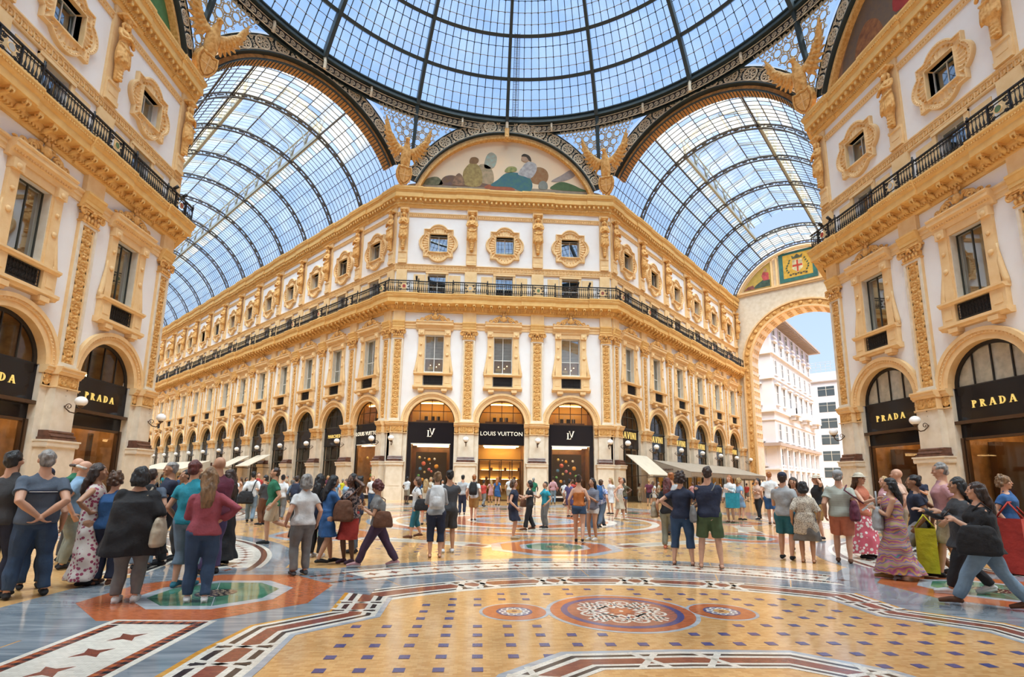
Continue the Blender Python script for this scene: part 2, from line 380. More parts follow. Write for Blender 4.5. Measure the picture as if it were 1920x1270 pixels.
def caryatid():
    """robed figure ending in a scrolled herm; base at z=0, 3.3 m tall, stands out of the wall towards -y"""
    m = MB().m(GOLD)
    E = lambda c, r, R=None: m.ell(c, r, 14, 10, R)
    m.add(*loft([(0, -.16, 0.05, .13, .10), (0, -.18, 0.35, .15, .13), (0, -.24, 0.75, .20, .18), (0, -.30, 0.95, .34, .24), (0, -.30, 1.25, .36, .25), (0, -.27, 1.7, .29, .22), (0, -.26, 1.95, .23, .17)]))
    m.add(*loft([(0, -.26, 1.9, .22, .16), (0, -.28, 2.15, .27, .19), (0, -.29, 2.4, .31, .18), (0, -.26, 2.55, .25, .13), (0, -.26, 2.62, .09, .09)]))
    E((0, -.32, 2.82), (.135, .15, .18)); E((0, -.24, 2.86), (.18, .17, .18)); E((0, -.47, 2.80), (.025, .03, .05))
    for sg in (-1, 1):
        m.tube([(sg*.30, -.27, 2.46), (sg*.40, -.36, 2.15), (sg*.34, -.46, 1.98)], [.10, .085, .075], 8)
        m.tube([(sg*.36, -.44, 2.02), (sg*.12, -.56, 2.10), (-sg*.12, -.56, 2.2)], [.075, .065, .05], 8)
        E((sg*.11, -.44, 2.30), (.09, .08, .09))
        m.tube([(sg*.13, -.30, 2.95), (sg*.24, -.28, 2.75), (sg*.22, -.30, 2.5)], [.06, .07, .04], 6)
    for k in range(11): # hanging folds
        a = PI*(k+0.5)/11; x = -math.cos(a)*.35; y = -.28-math.sin(a)*.23
        m.tube([(x*.75, y+.06, 1.9), (x*1.0, y-.01, 1.4+.1*(k % 2)), (x*1.08, y-.02, 0.88+.08*(k % 3))], [.03, .045, .05], 6)
    m.tube([(-.33, -.38, 1.75), (-.1, -.55, 1.55), (.2, -.55, 1.6), (.36, -.36, 1.85)], .06, 6)
    for z, r in ((.1, .09), (.28, .10), (.46, .08), (.62, .10)):
        E((0, -.36, z), (r, .07, .09)); E((.1, -.30, z+.05), (.05, .05, .07)); E((-.1, -.30, z+.05), (.05, .05, .07))
    m.tube([(x, -.3, z) for x, z in spiral(-.2, 3.12, .10, .02, 0, 1.2, 10)], .05, 6); m.tube([(x, -.3, z) for x, z in spiral(.2, 3.12, .10, .02, PI, -1.2, 10)], .05, 6)
    m.box(-.34, .34, -.48, -.02, 3.16, 3.30); m.ell((0, -.3, 3.08), (.2, .16, .1))
    return fuse(m, 0.026, 0.55)
def loft(secs, n=16, cap=True):
    """closed loft of ellipses [(cx,cy,z,rx,ry)]"""
    vs = []; fs = []
    for cx, cy, z, rx, ry in secs:
        for k in range(n): a = 2*PI*k/n; vs.append((cx+rx*math.cos(a), cy+ry*math.sin(a), z))
    for i in range(len(secs)-1):
        for k in range(n): fs.append((i*n+k, i*n+(k+1) % n, (i+1)*n+(k+1) % n, (i+1)*n+k))
    fs.append(tuple(range(n-1, -1, -1))); fs.append(tuple((len(secs)-1)*n+k for k in range(n)))
    return vs, fs, True

# ---------------------------------------------------------------- facade pieces (local: x along the wall, z up, -y out of the wall)
def wall_panel(w):
    m = MB().m(PLASTER); h = w/2; r = 1.73; T = 0.45; zc = 5.60
    for sg in (-1, 1):
        x0, x1 = sorted((sg*r, sg*h)); m.box(x0, x1, 0, T, 5.5, 14.0)
    n = 20
    for i in range(n):
        a0, a1 = PI*i/n, PI*(i+1)/n
        m.poly([(r*math.cos(a0), zc+r*math.sin(a0)), (r*math.cos(a0), 7.6), (r*math.cos(a1), 7.6), (r*math.cos(a1), zc+r*math.sin(a1))], 0, T)
    m.box(-r, r, 0, T, 7.6, 9.35); m.box(-r, -.70, 0, T, 9.35, 12.15); m.box(.70, r, 0, T, 9.35, 12.15); m.box(-r, r, 0, T, 12.15, 14.0)
    return m
def attic_panel(w):
    m = MB().m(PLASTER); h = w/2; T = 0.45
    m.box(-h, h, 0, T, 17.0, 18.75); m.box(-h, -.70, 0, T, 18.75, 20.2); m.box(.70, h, 0, T, 18.75, 20.2); m.box(-h, h, 0, T, 20.2, 23.0)
    for sg in (-1, 1):
        x0, x1 = sorted((sg*.66, sg*h)); m.box(x0, x1, 0, T, 15.1, 17.0)
    return m
def pier(): # the pier between two arches, seen from the octagon
    m = MB().m(CREAM); m.bx(0, 0, 1.78, 5.5, -.45, 0.0)
    m.bx(0, 0, 1.5, 0.85, 0, .50); m.bx(0, .85, 1.42, 1.58, 0, .46); m.bx(0, 1.0, 1.0, 1.25, .46, .475)
    m.prof([(0, 3.08), (.33, 3.08), (.33, 4.79), (0, 4.79)], -.55, .55)
    return m
def pier_cap():
    m = MB().m(CREAM); m.bx(0, 2.42, 1.56, .04, 0, .52); m.bx(0, 2.46, 1.58, .18, 0, .54); m.bx(0, 2.64, 1.64, .07, 0, .58); return m
def pier_base():
    m = MB().m(BROWNM); m.bx(0, 2.71, 1.34, .10, 0, .50)
    m.prof([(0, 2.81), (.46, 2.81), (.50, 2.86), (.46, 2.92), (.40, 2.93), (.38, 2.98), (.40, 3.02), (.36, 3.08), (0, 3.08)], -.62, .62); return m
def pier_frieze():
    m = MB().m(OCHREL); m.bx(0, 4.76, 1.8, .04, 0, .12); m.bx(0, 4.76, 1.16, .04, 0, .42); m.bx(0, 4.80, 1.78, .5, 0, .06); m.bx(0, 4.80, 1.08, .5, 0, .34); return m
def impost():
    m = MB().m(OCHREL)
    for hw, k in ((.93, .0), (.60, .28)):
        pr = [(-.1, 5.28), (.10+k, 5.28), (.14+k, 5.36), (.20+k, 5.40), (.20+k, 5.50), (.26+k, 5.54), (.26+k, 5.60), (-.1, 5.61)]
        m.prof(pr, -hw, hw)
    return m
def pilaster_shaft():
    m = MB().m(CREAM); m.bx(0, 5.6, .96, .12, 0, .26); m.m(OCHREL); m.bx(0, 5.72, .90, 6.13, 0, .14)
    m.m(CREAM)
    for sg in (-1, 1): m.bx(sg*.40, 5.72, .10, 6.13, .14, .20)
    m.bx(0, 5.72, .72, .10, .14, .20); m.bx(0, 11.72, .72, .13, .14, .20); return m
def capital():
    m = MB().m(GOLD); m.bx(0, 11.83, .98, .07, 0, .24); m.bx(0, 11.9, .86, .30, 0, .20)
    for sg in (-1, 1):
        m.tube([(x, -.26, z) for x, z in spiral(sg*.50, 12.27, .17, .03, PI/2, sg*-1.4, 22)], .045, 6)
        m.ell((sg*.50, -.24, 12.27), (.15, .05, .15), 10, 6)
    for k in range(5): m.ell(((k-2)*.18, -.22, 12.02), (.075, .07, .13), 8, 6)
    for k in range(4): m.ell(((k-1.5)*.2, -.27, 12.24), (.06, .05, .07), 8, 6)
    m.bx(0, 12.34, .95, .06, 0, .30); m.ell((0, -.30, 12.34), (.13, .08, .11), 8, 6)
    m.bx(0, 12.41, 1.20, .10, 0, .34); return m
def entab():
    m = MB().m(OCHRE)
    m.prof([(-.05, 12.50), (.22, 12.50), (.22, 12.64), (.25, 12.64), (.25, 12.78), (.28, 12.82), (.34, 13.0), (.38, 13.05), (.38, 13.14), (-.05, 13.16)], -.52, .52)
    m.m(OCHREL); m.bx(0, 13.15, 1.0, .80, -.05, .20); return m
def stringc(w):
    m = MB().m(OCHREL)
    m.prof([(-.05, 12.62), (.05, 12.62), (.06, 12.80), (.10, 12.84), (.10, 12.98), (.18, 13.06), (.18, 13.14), (-.05, 13.15)], -w/2, w/2); return m
def archivolt():
    m = MB().m(OCHREL); zc = 5.6
    m.ring(0, zc, 1.69, 1.92, -.42, .07, 0, PI, 28); m.ring(0, zc, 1.92, 2.03, -.1, .13, 0, PI, 28); m.ring(0, zc, 2.03, 2.20, -.1, .19, 0, PI, 28)
    for i in range(40):
        a = PI*(i+.5)/40; c = (1.975*math.cos(a), -.135, zc+1.975*math.sin(a)); m.ell(c, (.035, .03, .035), 5, 4)
    return m
P_LOW = [(-.1, 13.88), (.08, 13.88), (.12, 13.98), (.12, 14.06), (.22, 14.12), (.28, 14.22), (.28, 14.34), (.60, 14.40), (.70, 14.44), (.70, 14.74), (.77, 14.82), (.80, 14.96), (.86, 15.05), (.86, 15.13), (-.1, 15.16)]
P_UP = [(-.1, 22.38), (.06, 22.38), (.10, 22.50), (.14, 22.54), (.14, 22.72), (.20, 22.76), (.20, 23.00), (.44, 23.04), (.46, 23.06), (.46, 23.38), (.40, 23.42), (.46, 23.52), (.54, 23.62), (.60, 23.76), (.60, 23.87), (-.1, 23.90)]
def cornice(P, x0, x1, k0=0, k1=0, ex=0.0, dz=(14.12, .07, .14), mat_=None):
    m = MB().m(mat_ or OCHRE); m.prof([(e+(ex if e > 0 else 0), z) for e, z in P], x0, x1, k0, k1)
    z, e0, w_ = dz; L = x1-x0; n = max(1, int(L/w_))
    e0 += ex
    for i in range(n):
        x = x0+(i+.5)*L/n; m.bx(x, z-.10, w_*.55, .10, 0, e0+.20)
    n2 = max(1, int(L/.11))
    lip = [q for q in P if q[0] > 0][-3]
    for i in range(n2):
        x = x0+(i+.5)*L/n2; m.bx(x, lip[1]-.06, .06, .07, 0, lip[0]+ex+.035)
    return m
def modillion(): # scroll bracket beneath the balcony slab
    m = MB().m(OCHRE); m.bx(0, 14.30, .20, .16, .1, .66)
    pts = [(0, -(e), z) for e, z in spiral(.56, 14.27, .10, .02, PI/2, -1.2, 14)]
    for x in (-.07, .07): m.tube([(x, p[1], p[2]) for p in pts], .035, 5)
    m.tube([(0, -.50, 14.20), (0, -.32, 14.16), (0, -.24, 14.06)], [.08, .09, .06], 6); m.ell((0, -.42, 14.20), (.09, .16, .05), 8, 6); return m
def upmod():
    m = MB().m(OCHRE); m.bx(0, 22.80, .15, .20, .1, .40); m.ell((0, -.36, 22.82), (.07, .08, .07), 8, 5); return m
def attic_pil():
    m = MB().m(OCHREL); m.bx(0, 15.1, .92, 2.1, 0, .16); m.bx(0, 17.69, .82, 4.9, 0, .12)
    m.prof([(0, 17.72), (.26, 17.72), (.26, 17.95), (.20, 18.0), (.20, 18.55), (.26, 18.6), (.26, 18.72), (0, 18.74)], -.36, .36); m.bx(0, 18.14, .46, .30, .20, .22); return m
def vitruvian(w): # running band under the attic windows
    m = MB().m(OCHREL); m.prof([(-.05, 17.14), (.10, 17.14), (.13, 17.2), (.10, 17.24), (.10, 17.60), (.15, 17.64), (.15, 17.70), (-.05, 17.71)], -w/2, w/2)
    m.m(GOLD); n = int(w/.26); d = w/n
    for i in range(n):
        x = -w/2+(i+.5)*d
        m.bx(x, 17.29, d*.75, .04, .10, .125); m.bx(x+d*.33, 17.29, .04, .26, .10, .125); m.bx(x-.02, 17.51, d*.62, .04, .10, .125); m.bx(x-d*.18, 17.38, .04, .15, .10, .125)
    return m
def beadband(w):
    m = MB().m(OCHREL); m.prof([(-.05, 21.62), (.05, 21.62), (.08, 21.68), (.08, 21.84), (.12, 21.88), (.12, 21.94), (-.05, 21.95)], -w/2, w/2)
    m.m(GOLD); n = int(w/.14)
    for i in range(n): m.ell((-w/2+(i+.5)*w/n, -.08, 21.76), (.05, .035, .06), 6, 4)
    return m
def rosette_surround():
    m = MB().m(OCHREL); N = 96; zc = 19.475
    def outl(a):
        c, q = math.cos(a), math.sin(a)
        r = min(1.14/max(abs(c), 1e-6), 1.14/max(abs(q), 1e-6))
        for cx, cz in ((0, .78), (0, -.78), (.72, 0), (-.72, 0)):
            R = .78; bq = c*cx+q*cz; dsc = bq*bq-(cx*cx+cz*cz-R*R)
            if dsc > 0: r = max(r, bq+math.sqrt(dsc))
        return r
    def inn(a): c, q = abs(math.cos(a)), abs(math.sin(a)); return min(.70/max(c, 1e-6), .725/max(q, 1e-6))
    T = [(0, -.3), (0, .20), (.10, .20), (.16, .07), (.24, .06), (.52, .05), (.62, .06), (.68, .13), (.80, .13), (.86, .20), (.97, .20), (1.0, .15), (1.0, -.02)]
    vs = []; fs = []
    for k in range(N):
        a = 2*PI*k/N; ri, ro = inn(a), outl(a)
        for j, (t, e) in enumerate(T):
            r = ri+(ro-ri)*t; ee = e
            if 3 <= j <= 6 and k % 3 == 0: ee += .05
            vs.append((r*math.cos(a), -ee, zc+r*math.sin(a)))
    M = len(T)
    for k in range(N):
        for j in range(M-1): a_ = k*M+j; b_ = ((k+1) % N)*M+j; fs.append((a_, a_+1, b_+1, b_))
    m.add(vs, fs)
    m.m(GOLD)
    for sx, sz in ((0, 1), (0, -1), (1, 0), (-1, 0)):
        for k in range(-3, 4):
            a = math.atan2(sz, sx)+k*.2; r = outl(a)*.80; m.ell((r*math.cos(a), -.10, zc+r*math.sin(a)), (.06, .06, .06), 6, 4)
    for k in range(60):
        a = 2*PI*(k+.5)/60; r = outl(a)*.93; m.ell((r*math.cos(a), -.19, zc+r*math.sin(a)), (.03, .03, .03), 5, 4)
    return m
def win_frame(w, h, z, bars, mt, t=.05, e=-.22):
    m = MB().m(mt); m.bx(-w/2+t/2, z, t, h, e-.06, e); m.bx(w/2-t/2, z, t, h, e-.06, e); m.bx(0, z, w, t, e-.06, e); m.bx(0, z+h-t, w, t, e-.06, e)
    for kind, p in bars:
        if kind == 'v': m.bx(p, z, t, h, e-.05, e)
        else: m.bx(0, p, w, t, e-.05, e)
    return m
def pane(w, h, z, mt=None, e=-.25, x=0): m = MB().m(mt or GWIN); m.bx(x, z, w, h, e-.02, e); return m
def aedicule():
    """jambs, brackets, pediment cornice, sill and apron of the middle windows"""
    m = MB().m(OCHREL)
    for sg in (-1, 1):
        x = sg*.98
        m.bx(x, 9.1, .40, 3.25, 0, .14); m.bx(sg*.76, 9.2, .10, 3.0, 0, .08)
        m.bx(x, 12.10, .44, .40, 0, .26); m.ell((x, -.26, 12.25), (.12, .06, .12), 8, 6); m.ell((x, -.16, 11.4), (.09, .06, .09), 8, 6); m.ell((x, -.16, 10.6), (.12, .07, .12), 8, 6)
        m.tube([(sg*(1.18+.20*t*t), -.08, 10.9-1.75*t) for t in np.linspace(0, 1, 8)], [.04, .05, .07, .09, .10, .11, .11, .09], 6)
        m.ell((sg*1.33, -.10, 9.35), (.13, .07, .13), 8, 6)
        m.bx(sg*1.06, 8.2, .62, .86, 0, .22); m.bx(sg*1.06, 8.45, .34, .40, .22, .245)
        m.bx(sg*.85, 7.84, .42, .2, 0, .34); m.bx(sg*.85, 7.74, .30, .12, 0, .26)
    m.prof([(0, 9.04), (.26, 9.04), (.30, 9.10), (.36, 9.14), (.36, 9.22), (0, 9.24)], -1.42, 1.42)
    m.bx(0, 8.02, .80*2, .16, 0, .12)
    m.prof([(0, 8.0), (.24, 8.0), (.28, 8.06), (.38, 8.12), (.38, 8.24), (0, 8.26)], -1.45, 1.45)
    m.bx(0, 12.15, 1.6, .35, 0, .10)
    m.prof([(0, 12.50), (.16, 12.50), (.20, 12.66), (.30, 12.78), (.40, 12.84), (.40, 13.0), (.46, 13.06), (.46, 13.12), (0, 13.16)], -1.38, 1.38)
    for i in range(22): m.bx(-1.25+2.5*i/21, 12.70, .06, .07, 0, .30)
    return m
def pediment_scroll():
    m = MB().m(GOLD); y = -.20
    for sg in (-1, 1):
        for (cx, cz, R, t, r) in ((.98, 13.30, .13, -1.3, .045), (.55, 13.38, .19, -1.5, .055)):
            sp = spiral(cx, cz, R, .03, PI, t, 24) if True else None
            m.tube([(sg*x, y, z) for x, z in sp], r, 6)
        m.tube([(sg*x, y, z) for x, z in [(1.32, 13.20), (1.1, 13.20), (.85, 13.28), (.7, 13.5), (.45, 13.62), (.25, 13.55), (.18, 13.35)]], [.04, .055, .06, .065, .06, .06, .05], 6)
        m.ell((sg*.30, y, 13.66), (.10, .06, .07), 8, 6); m.ell((sg*1.3, y, 13.24), (.10, .07, .06), 8, 6); m.ell((sg*.18, y-.03, 13.88), (.06, .05, .10), 8, 6)
    m.ell((0, y-.03, 13.50), (.20, .10, .22), 10, 8); m.ell((0, y-.08, 13.55), (.09, .08, .12), 8, 6); m.ell((0, y, 13.80), (.12, .07, .13), 8, 6); m.ell((0, y, 13.98), (.06, .05, .08), 8, 6)
    return m
def grille(w, h, z, e=.06, n=10):
    m = MB().m(IRON); m.bx(0, z, w, .04, e-.04, e); m.bx(0, z+h-.04, w, .04, e-.04, e)
    for i in range(n+1): m.bx(-w/2+w*i/n, z, .02, h, e-.03, e-.005)
    for j in (0.3, .66):
        for i in range(n):
            cx = -w/2+w*(i+.5)/n; m.tube([(cx+.042*math.cos(a), -e+.01, z+h*j+.075*math.sin(a)) for a in np.linspace(0, 2*PI, 8)[:-1]], .010, 4, closed=True)
    m.bx(0, z, w, h, e-.12, e-.10); return m
def rail_panel(L, crest=False):
    m = MB().m(IRON); z0, z1 = 15.16, 16.12; e = .64
    m.bx(0, z1-.06, L, .06, e-.05, e+.05); m.bx(0, z0, L, .05, e-.04, e+.04); m.bx(0, z0+.22, L, .035, e-.02, e+.02); m.bx(0, z1-.2, L, .03, e-.02, e+.02)
    n = max(2, int(round(L/.155)))
    for i in range(n):
        x = -L/2+(i+.5)*L/n
        if crest and abs(x) < .42: continue
        m.lathe([(.014, z0), (.014, z0+.22), (.035, z0+.27), (.042, z0+.38), (.016, z0+.52), (.016, z1-.26), (.034, z1-.22), (.014, z1-.18), (.014, z1-.05)], x, -e, 5)
        m.tube([(x+.05*math.cos(a), -e, z0+.13+.07*math.sin(a)) for a in np.linspace(0, 2*PI, 8)[:-1]], .012, 4, closed=True)
        m.tube([(x+L/n/2+.055*math.cos(a), -e, z1-.2+.06*math.sin(a)) for a in np.linspace(PI, 2*PI, 6)], .010, 4)
    if crest:
        for sg in (-1, 1):
            for (cx, cz, R) in ((.27, 15.86, .12), (.27, 15.42, .12), (.33, 15.64, .08)):
                m.tube([(sg*x, -e, z) for x, z in spiral(cx, cz, R, .02, PI/2, -1.4, 16)], .018, 4)
                m.tube([(sg*x, -e, z) for x, z in spiral(cx-.05, cz, R*.7, .02, -PI/2, 1.4, 12)], .016, 4)
            m.bx(sg*.42, z0, .05, .96, e-.04, e+.04)
    return m
def rail_post():
    m = MB().m(IRON); m.lathe([(.06, 15.14), (.06, 15.3), (.03, 15.35), (.03, 15.95), (.055, 16.0), (.055, 16.16), (.03, 16.2), (.045, 16.26), (.0, 16.31)], 0, -.66, 8); return m
def crest(col):
    m = MB().m(col); e = .69
    m.poly([(.11*math.cos(a), 15.64+.15*math.sin(a)) for a in np.linspace(0, 2*PI, 17)[:-1]], -e-.02, -e+.03)
    m.m(OCHREL) ; m.ring(0, 15.64, .13, .16, e-.02, e+.02, 0, 2*PI, 16); return m
def balc_light():
    m = MB().m(IRON); m.box(-.05, .05, -.75, -.55, 16.1, 16.2)
    m.tube([(0, -.60, 16.22), (.02, -.85, 16.42)], [.07, .085], 10); m.tube([(0, -.64, 16.12), (0, -.66, 16.26)], .02, 6); return m
def lamp_parts():
    arm = MB().m(BRONZE)
    arm.lathe([(.11, -.02), (.12, .02), (.08, .05), (.05, .09), (0.0, .1)], 0, 0, 12)
    # rosette disc faces -y: rotate lathe
    vs = [(x, -.33-z, y) for x, y, z in arm.v]; arm.v = vs
    arm.tube([(0, -.36, 0), (0, -.50, -.18), (0, -.68, -.34), (0, -.86, -.38), (0, -1.0, -.30), (0, -1.06, -.14)], [.028, .028, .026, .024, .022, .03], 7)
    arm.tube([(0, y, z) for y, z in [(-(e), z) for e, z in spiral(.62, -.12, .15, .03, -PI/2, -1.4, 20)]], .018, 6)
    arm.tube([(0, -.36, .05), (0, -.44, .30), (0, -.40, .48), (0, -.48, .52)], [.02, .018, .014, .02], 6)
    arm.lathe([(.02, -.18), (.10, -.12), (.12, -.08), (.05, -.07)], 0, -1.06, 12)
    g = MB().m(LAMPG); g.lathe([(.07, -.09)]+[(.215*math.sin(a), .10-.20*math.cos(a)) for a in np.linspace(.35, PI-.02, 14)], 0, -1.06, 20)
    return arm, g
def lettering(txt, size, mt, name='lettering'):
    cu = bpy.data.curves.new('t', 'FONT'); cu.body = txt; cu.size = size; cu.extrude = 0.015; cu.align_x = 'CENTER'; cu.align_y = 'CENTER'; cu.resolution_u = 2
    cu.space_character = 1.02
    o = bpy.data.objects.new('t', cu); COL.objects.link(o); dg = bpy.context.evaluated_depsgraph_get(); me = bpy.data.meshes.new_from_object(o.evaluated_get(dg))
    bpy.data.objects.remove(o); me.transform(Matrix.Rotation(PI/2, 4, 'X')); me.materials.clear(); me.materials.append(mt); return me
def serif_word(word, h, mt, gap=.10):
    """Roman capitals with serifs built stroke by stroke"""
    m = MB().m(mt); x = 0; t = h*.17; th = h*.07; y0, y1 = -.02, .02
    def stroke(a, b, w):
        (ax, az), (bx_, bz) = a, b; dx, dz = bx_-ax, bz-az; L = math.hypot(dx, dz); nx, nz = w/2, 0
        if abs(dz) < 1e-6: m.poly([(ax, az-w/2), (bx_, az-w/2), (bx_, az+w/2), (ax, az+w/2)], y0, y1)
        else: m.poly([(ax-nx, az), (ax+nx, az), (bx_+nx, bz), (bx_-nx, bz)], y0, y1)
    def serif(cx, z, w): m.poly([(cx-w/2, z), (cx+w/2, z), (cx+w/2, z+th*.7), (cx-w/2, z+th*.7)], y0, y1)
    def bowl(cx, cz, rx, rz_, a0, a1, wo=1.0):
        n = 10
        for i in range(n):
            a, b = a0+(a1-a0)*i/n, a0+(a1-a0)*(i+1)/n; f = lambda q: th+(t-th)*abs(math.cos(q))
            m.poly([((cx+(rx-f(a))*math.cos(a)), cz+(rz_-th)*math.sin(a)), (cx+rx*math.cos(a), cz+rz_*math.sin(a)), (cx+rx*math.cos(b), cz+rz_*math.sin(b)), (cx+(rx-f(b))*math.cos(b), cz+(rz_-th)*math.sin(b))], y0, y1)
    for c in word:
        if c in 'PRD':
            stroke((x+.2*h, 0), (x+.2*h, h), t); serif(x+.2*h, 0, h*.36); serif(x+.16*h, h-th*.7, h*.3)
            if c == 'D': bowl(x+.28*h, h/2, h*.52, h/2, -PI/2, PI/2); w = .88*h
            else:
                bowl(x+.28*h, h*.74, h*.36, h*.26, -PI/2, PI/2); w = .72*h
                if c == 'R': stroke((x+.72*h, 0), (x+.40*h, h*.5), t*.9); serif(x+.75*h, 0, h*.26); w = .88*h
        elif c in 'AV':
            up = (c == 'A'); z0, z1 = (0, h) if up else (h, 0)
            stroke((x+.10*h, z0), (x+.42*h, z1), th*1.1); stroke((x+.76*h, z0), (x+.44*h, z1), t)
            if up: stroke((x+.25*h, h*.34), (x+.65*h, h*.34), th)
            serif(x+.10*h, z0 if up else h-th*.7, h*.26); serif(x+.76*h, z0 if up else h-th*.7, h*.3); w = .88*h
        elif c == 'I': stroke((x+.2*h, 0), (x+.2*h, h), t); serif(x+.2*h, 0, h*.36); serif(x+.2*h, h-th*.7, h*.36); w = .4*h
        elif c == 'N': stroke((x+.14*h, 0), (x+.14*h, h), th*1.2); stroke((x+.7*h, 0), (x+.7*h, h), th*1.2); stroke((x+.70*h, 0), (x+.14*h, h), t); serif(x+.14*h, 0, h*.26); serif(x+.7*h, h-th*.7, h*.26); w = .84*h
        elif c == 'S': bowl(x+.28*h, h*.74, h*.24, h*.26, PI*.1, PI*1.5); bowl(x+.28*h, h*.26, h*.26, h*.28, -PI*.85, PI*.5); w = .6*h
        elif c == 'L': stroke((x+.2*h, 0), (x+.2*h, h), t); serif(x+.2*h, h-th*.7, h*.36); stroke((x+.02*h, th/2), (x+.66*h, th/2), th); stroke((x+.64*h, 0), (x+.66*h, h*.22), th); w = .68*h
        x += w+gap*h
    m.v = [(a-x/2, b, c_) for a, b, c_ in m.v]; return m
# ---------------------------------------------------------------- the five facades round the octagon
WN = [0]
def window_root(kind, where, parent_loc, rz, x):
    WN[0] += 1
    c, q = math.cos(rz), math.sin(rz)
    return empty('window_%d' % WN[0], '%s %s' % (kind, where), 'window', (parent_loc[0]+c*x, parent_loc[1]+q*x, 0), rz, kind='structure')
def mk_mid(where, loc, rz, x, style):
    t = window_root('tall pedimented window,', where, loc, rz, x)
    part('surround', cached('aed', aedicule), t); part('pediment_scroll', cached('ped', pediment_scroll), t)
    part('grille', cached('gr', lambda: grille(1.36, .66, 8.36, .15)), t)
    fm = FRAMEM if style in ('dark', 'right') else WHITEF
    bars = [('v', 0)] if style == 'dark' or style == 'right' else [('v', 0), ('h', 10.35)]
    part('frame', cached('wf'+style, lambda: win_frame(1.40, 2.8, 9.35, bars, fm)), t)
    part('reveal', cached('rev', lambda: (lambda m: (m.bx(-.72, 9.3, .06, 2.9, -.4, .06), m.bx(.72, 9.3, .06, 2.9, -.4, .06), m)[-1])(MB().m(WHITEF if False else CREAM))), t)
    for sx in (-.34, .34):
        part('pane', cached('pn', lambda: pane(.66, 2.7, 9.4)), t, (sx, 0, 0))
    if style == 'front':
        for sx in (-.34, .34): part('blind', cached('bl', lambda: blind(.64, 1.72, 10.42)), t, (sx, 0, 0))
        part('lit_room', cached('lr', lambda: litroom(1.3, 9.36, 1.1)), t)
    elif style == 'wing':
        part('curtain', cached('cu', lambda: curtain(1.34, 2.72, 9.38, WHITEC)), t)
    elif style == 'dark':
        part('curtain', cached('cd', lambda: curtain(.5, 2.72, 9.38, CURT)), t, (-.4, .1, 0))
    return t
WHITEC = mat('sheer_curtain', (0.36, 0.36, 0.35), 0.9, noise=0.3, scale=5)
WHITEC2 = mat('white_fan_curtain', (.62, .62, .56), .9, noise=.3, scale=4)
def blind(w, h, z):
    m = MB().m(CURT); n = 7
    for i in range(n): m.bx(0, z+i*h/n, w, h/n*.92, -.36-.015*(i % 2), -.33-.015*(i % 2))
    return m
def curtain(w, h, z, mt):
    m = MB().m(mt); n = 26; vs = []; fs = []
    for i in range(n+1):
        x = -w/2+w*i/n; y = .42+.035*math.sin(i*1.9); vs += [(x, y, z), (x, y, z+h)]
    for i in range(n): fs.append((2*i, 2*i+2, 2*i+3, 2*i+1))
    m.add(vs, fs, True); return m
def litroom(w, z, h):
    m = MB().m(WARMD); m.box(-w/2, w/2, .8, .84, z, z+h); m.m(LAMPW)
    for x, q in ((-.3, .62), (.15, .5), (.35, .7)): m.ell((x, .66, z+q), (.035, .03, .035), 6, 5)
    m.m(WARM); m.box(-w/2, w/2, .72, .8, z, z+.22); m.box(-.5, -.1, .74, .8, z+.3, z+.5); return m
def mk_ros(where, loc, rz, x, style):
    t = window_root('square window in lobed shell surround,', where, loc, rz, x)
    part('surround', cached('ros', rosette_surround), t)
    part('frame', cached('rf', lambda: win_frame(1.38, 1.43, 18.76, [('v', 0)], WHITEF if style in ('front', 'wing') else FRAMEM, .045)), t)
    if style == 'right':
        part('shutter', cached('sh', lambda: (MB().m(FRAMEM)).box(-.66, -.60, .28, .72, 18.8, 20.15)), t)
    for sx in (-.34, .34):
        part('pane', cached('rpn'+str(style == 'front'), lambda: pane(.64, 1.36, 18.79, GSKY if style == 'front' else None)), t, (sx, 0, 0))
    return t
def mk_att(where, loc, rz, x, style):
    t = window_root('low attic window behind railing,', where, loc, rz, x)
    m = lambda: (lambda q: ([q.bx(sg*.76, 15.1, .2, 1.98, 0, .10) for sg in (-1, 1)], q.bx(0, 16.98, 1.72, .14, 0, .14), [q.bx(sg*1.35, 15.2, .86, 1.7, 0, .04) for sg in (-1, 1)], q)[-1])(MB().m(OCHREL))
    part('surround', cached('as', m), t); part('frame', cached('af', lambda: win_frame(1.32, 1.8, 15.18, [('v', 0), ('h', 16.0)], WHITEF, .04)), t)
    part('pane', cached('apn'+str(style == 'front'), lambda: pane(1.26, 1.74, 15.2, GSKY if style == 'front' else None)), t); return t

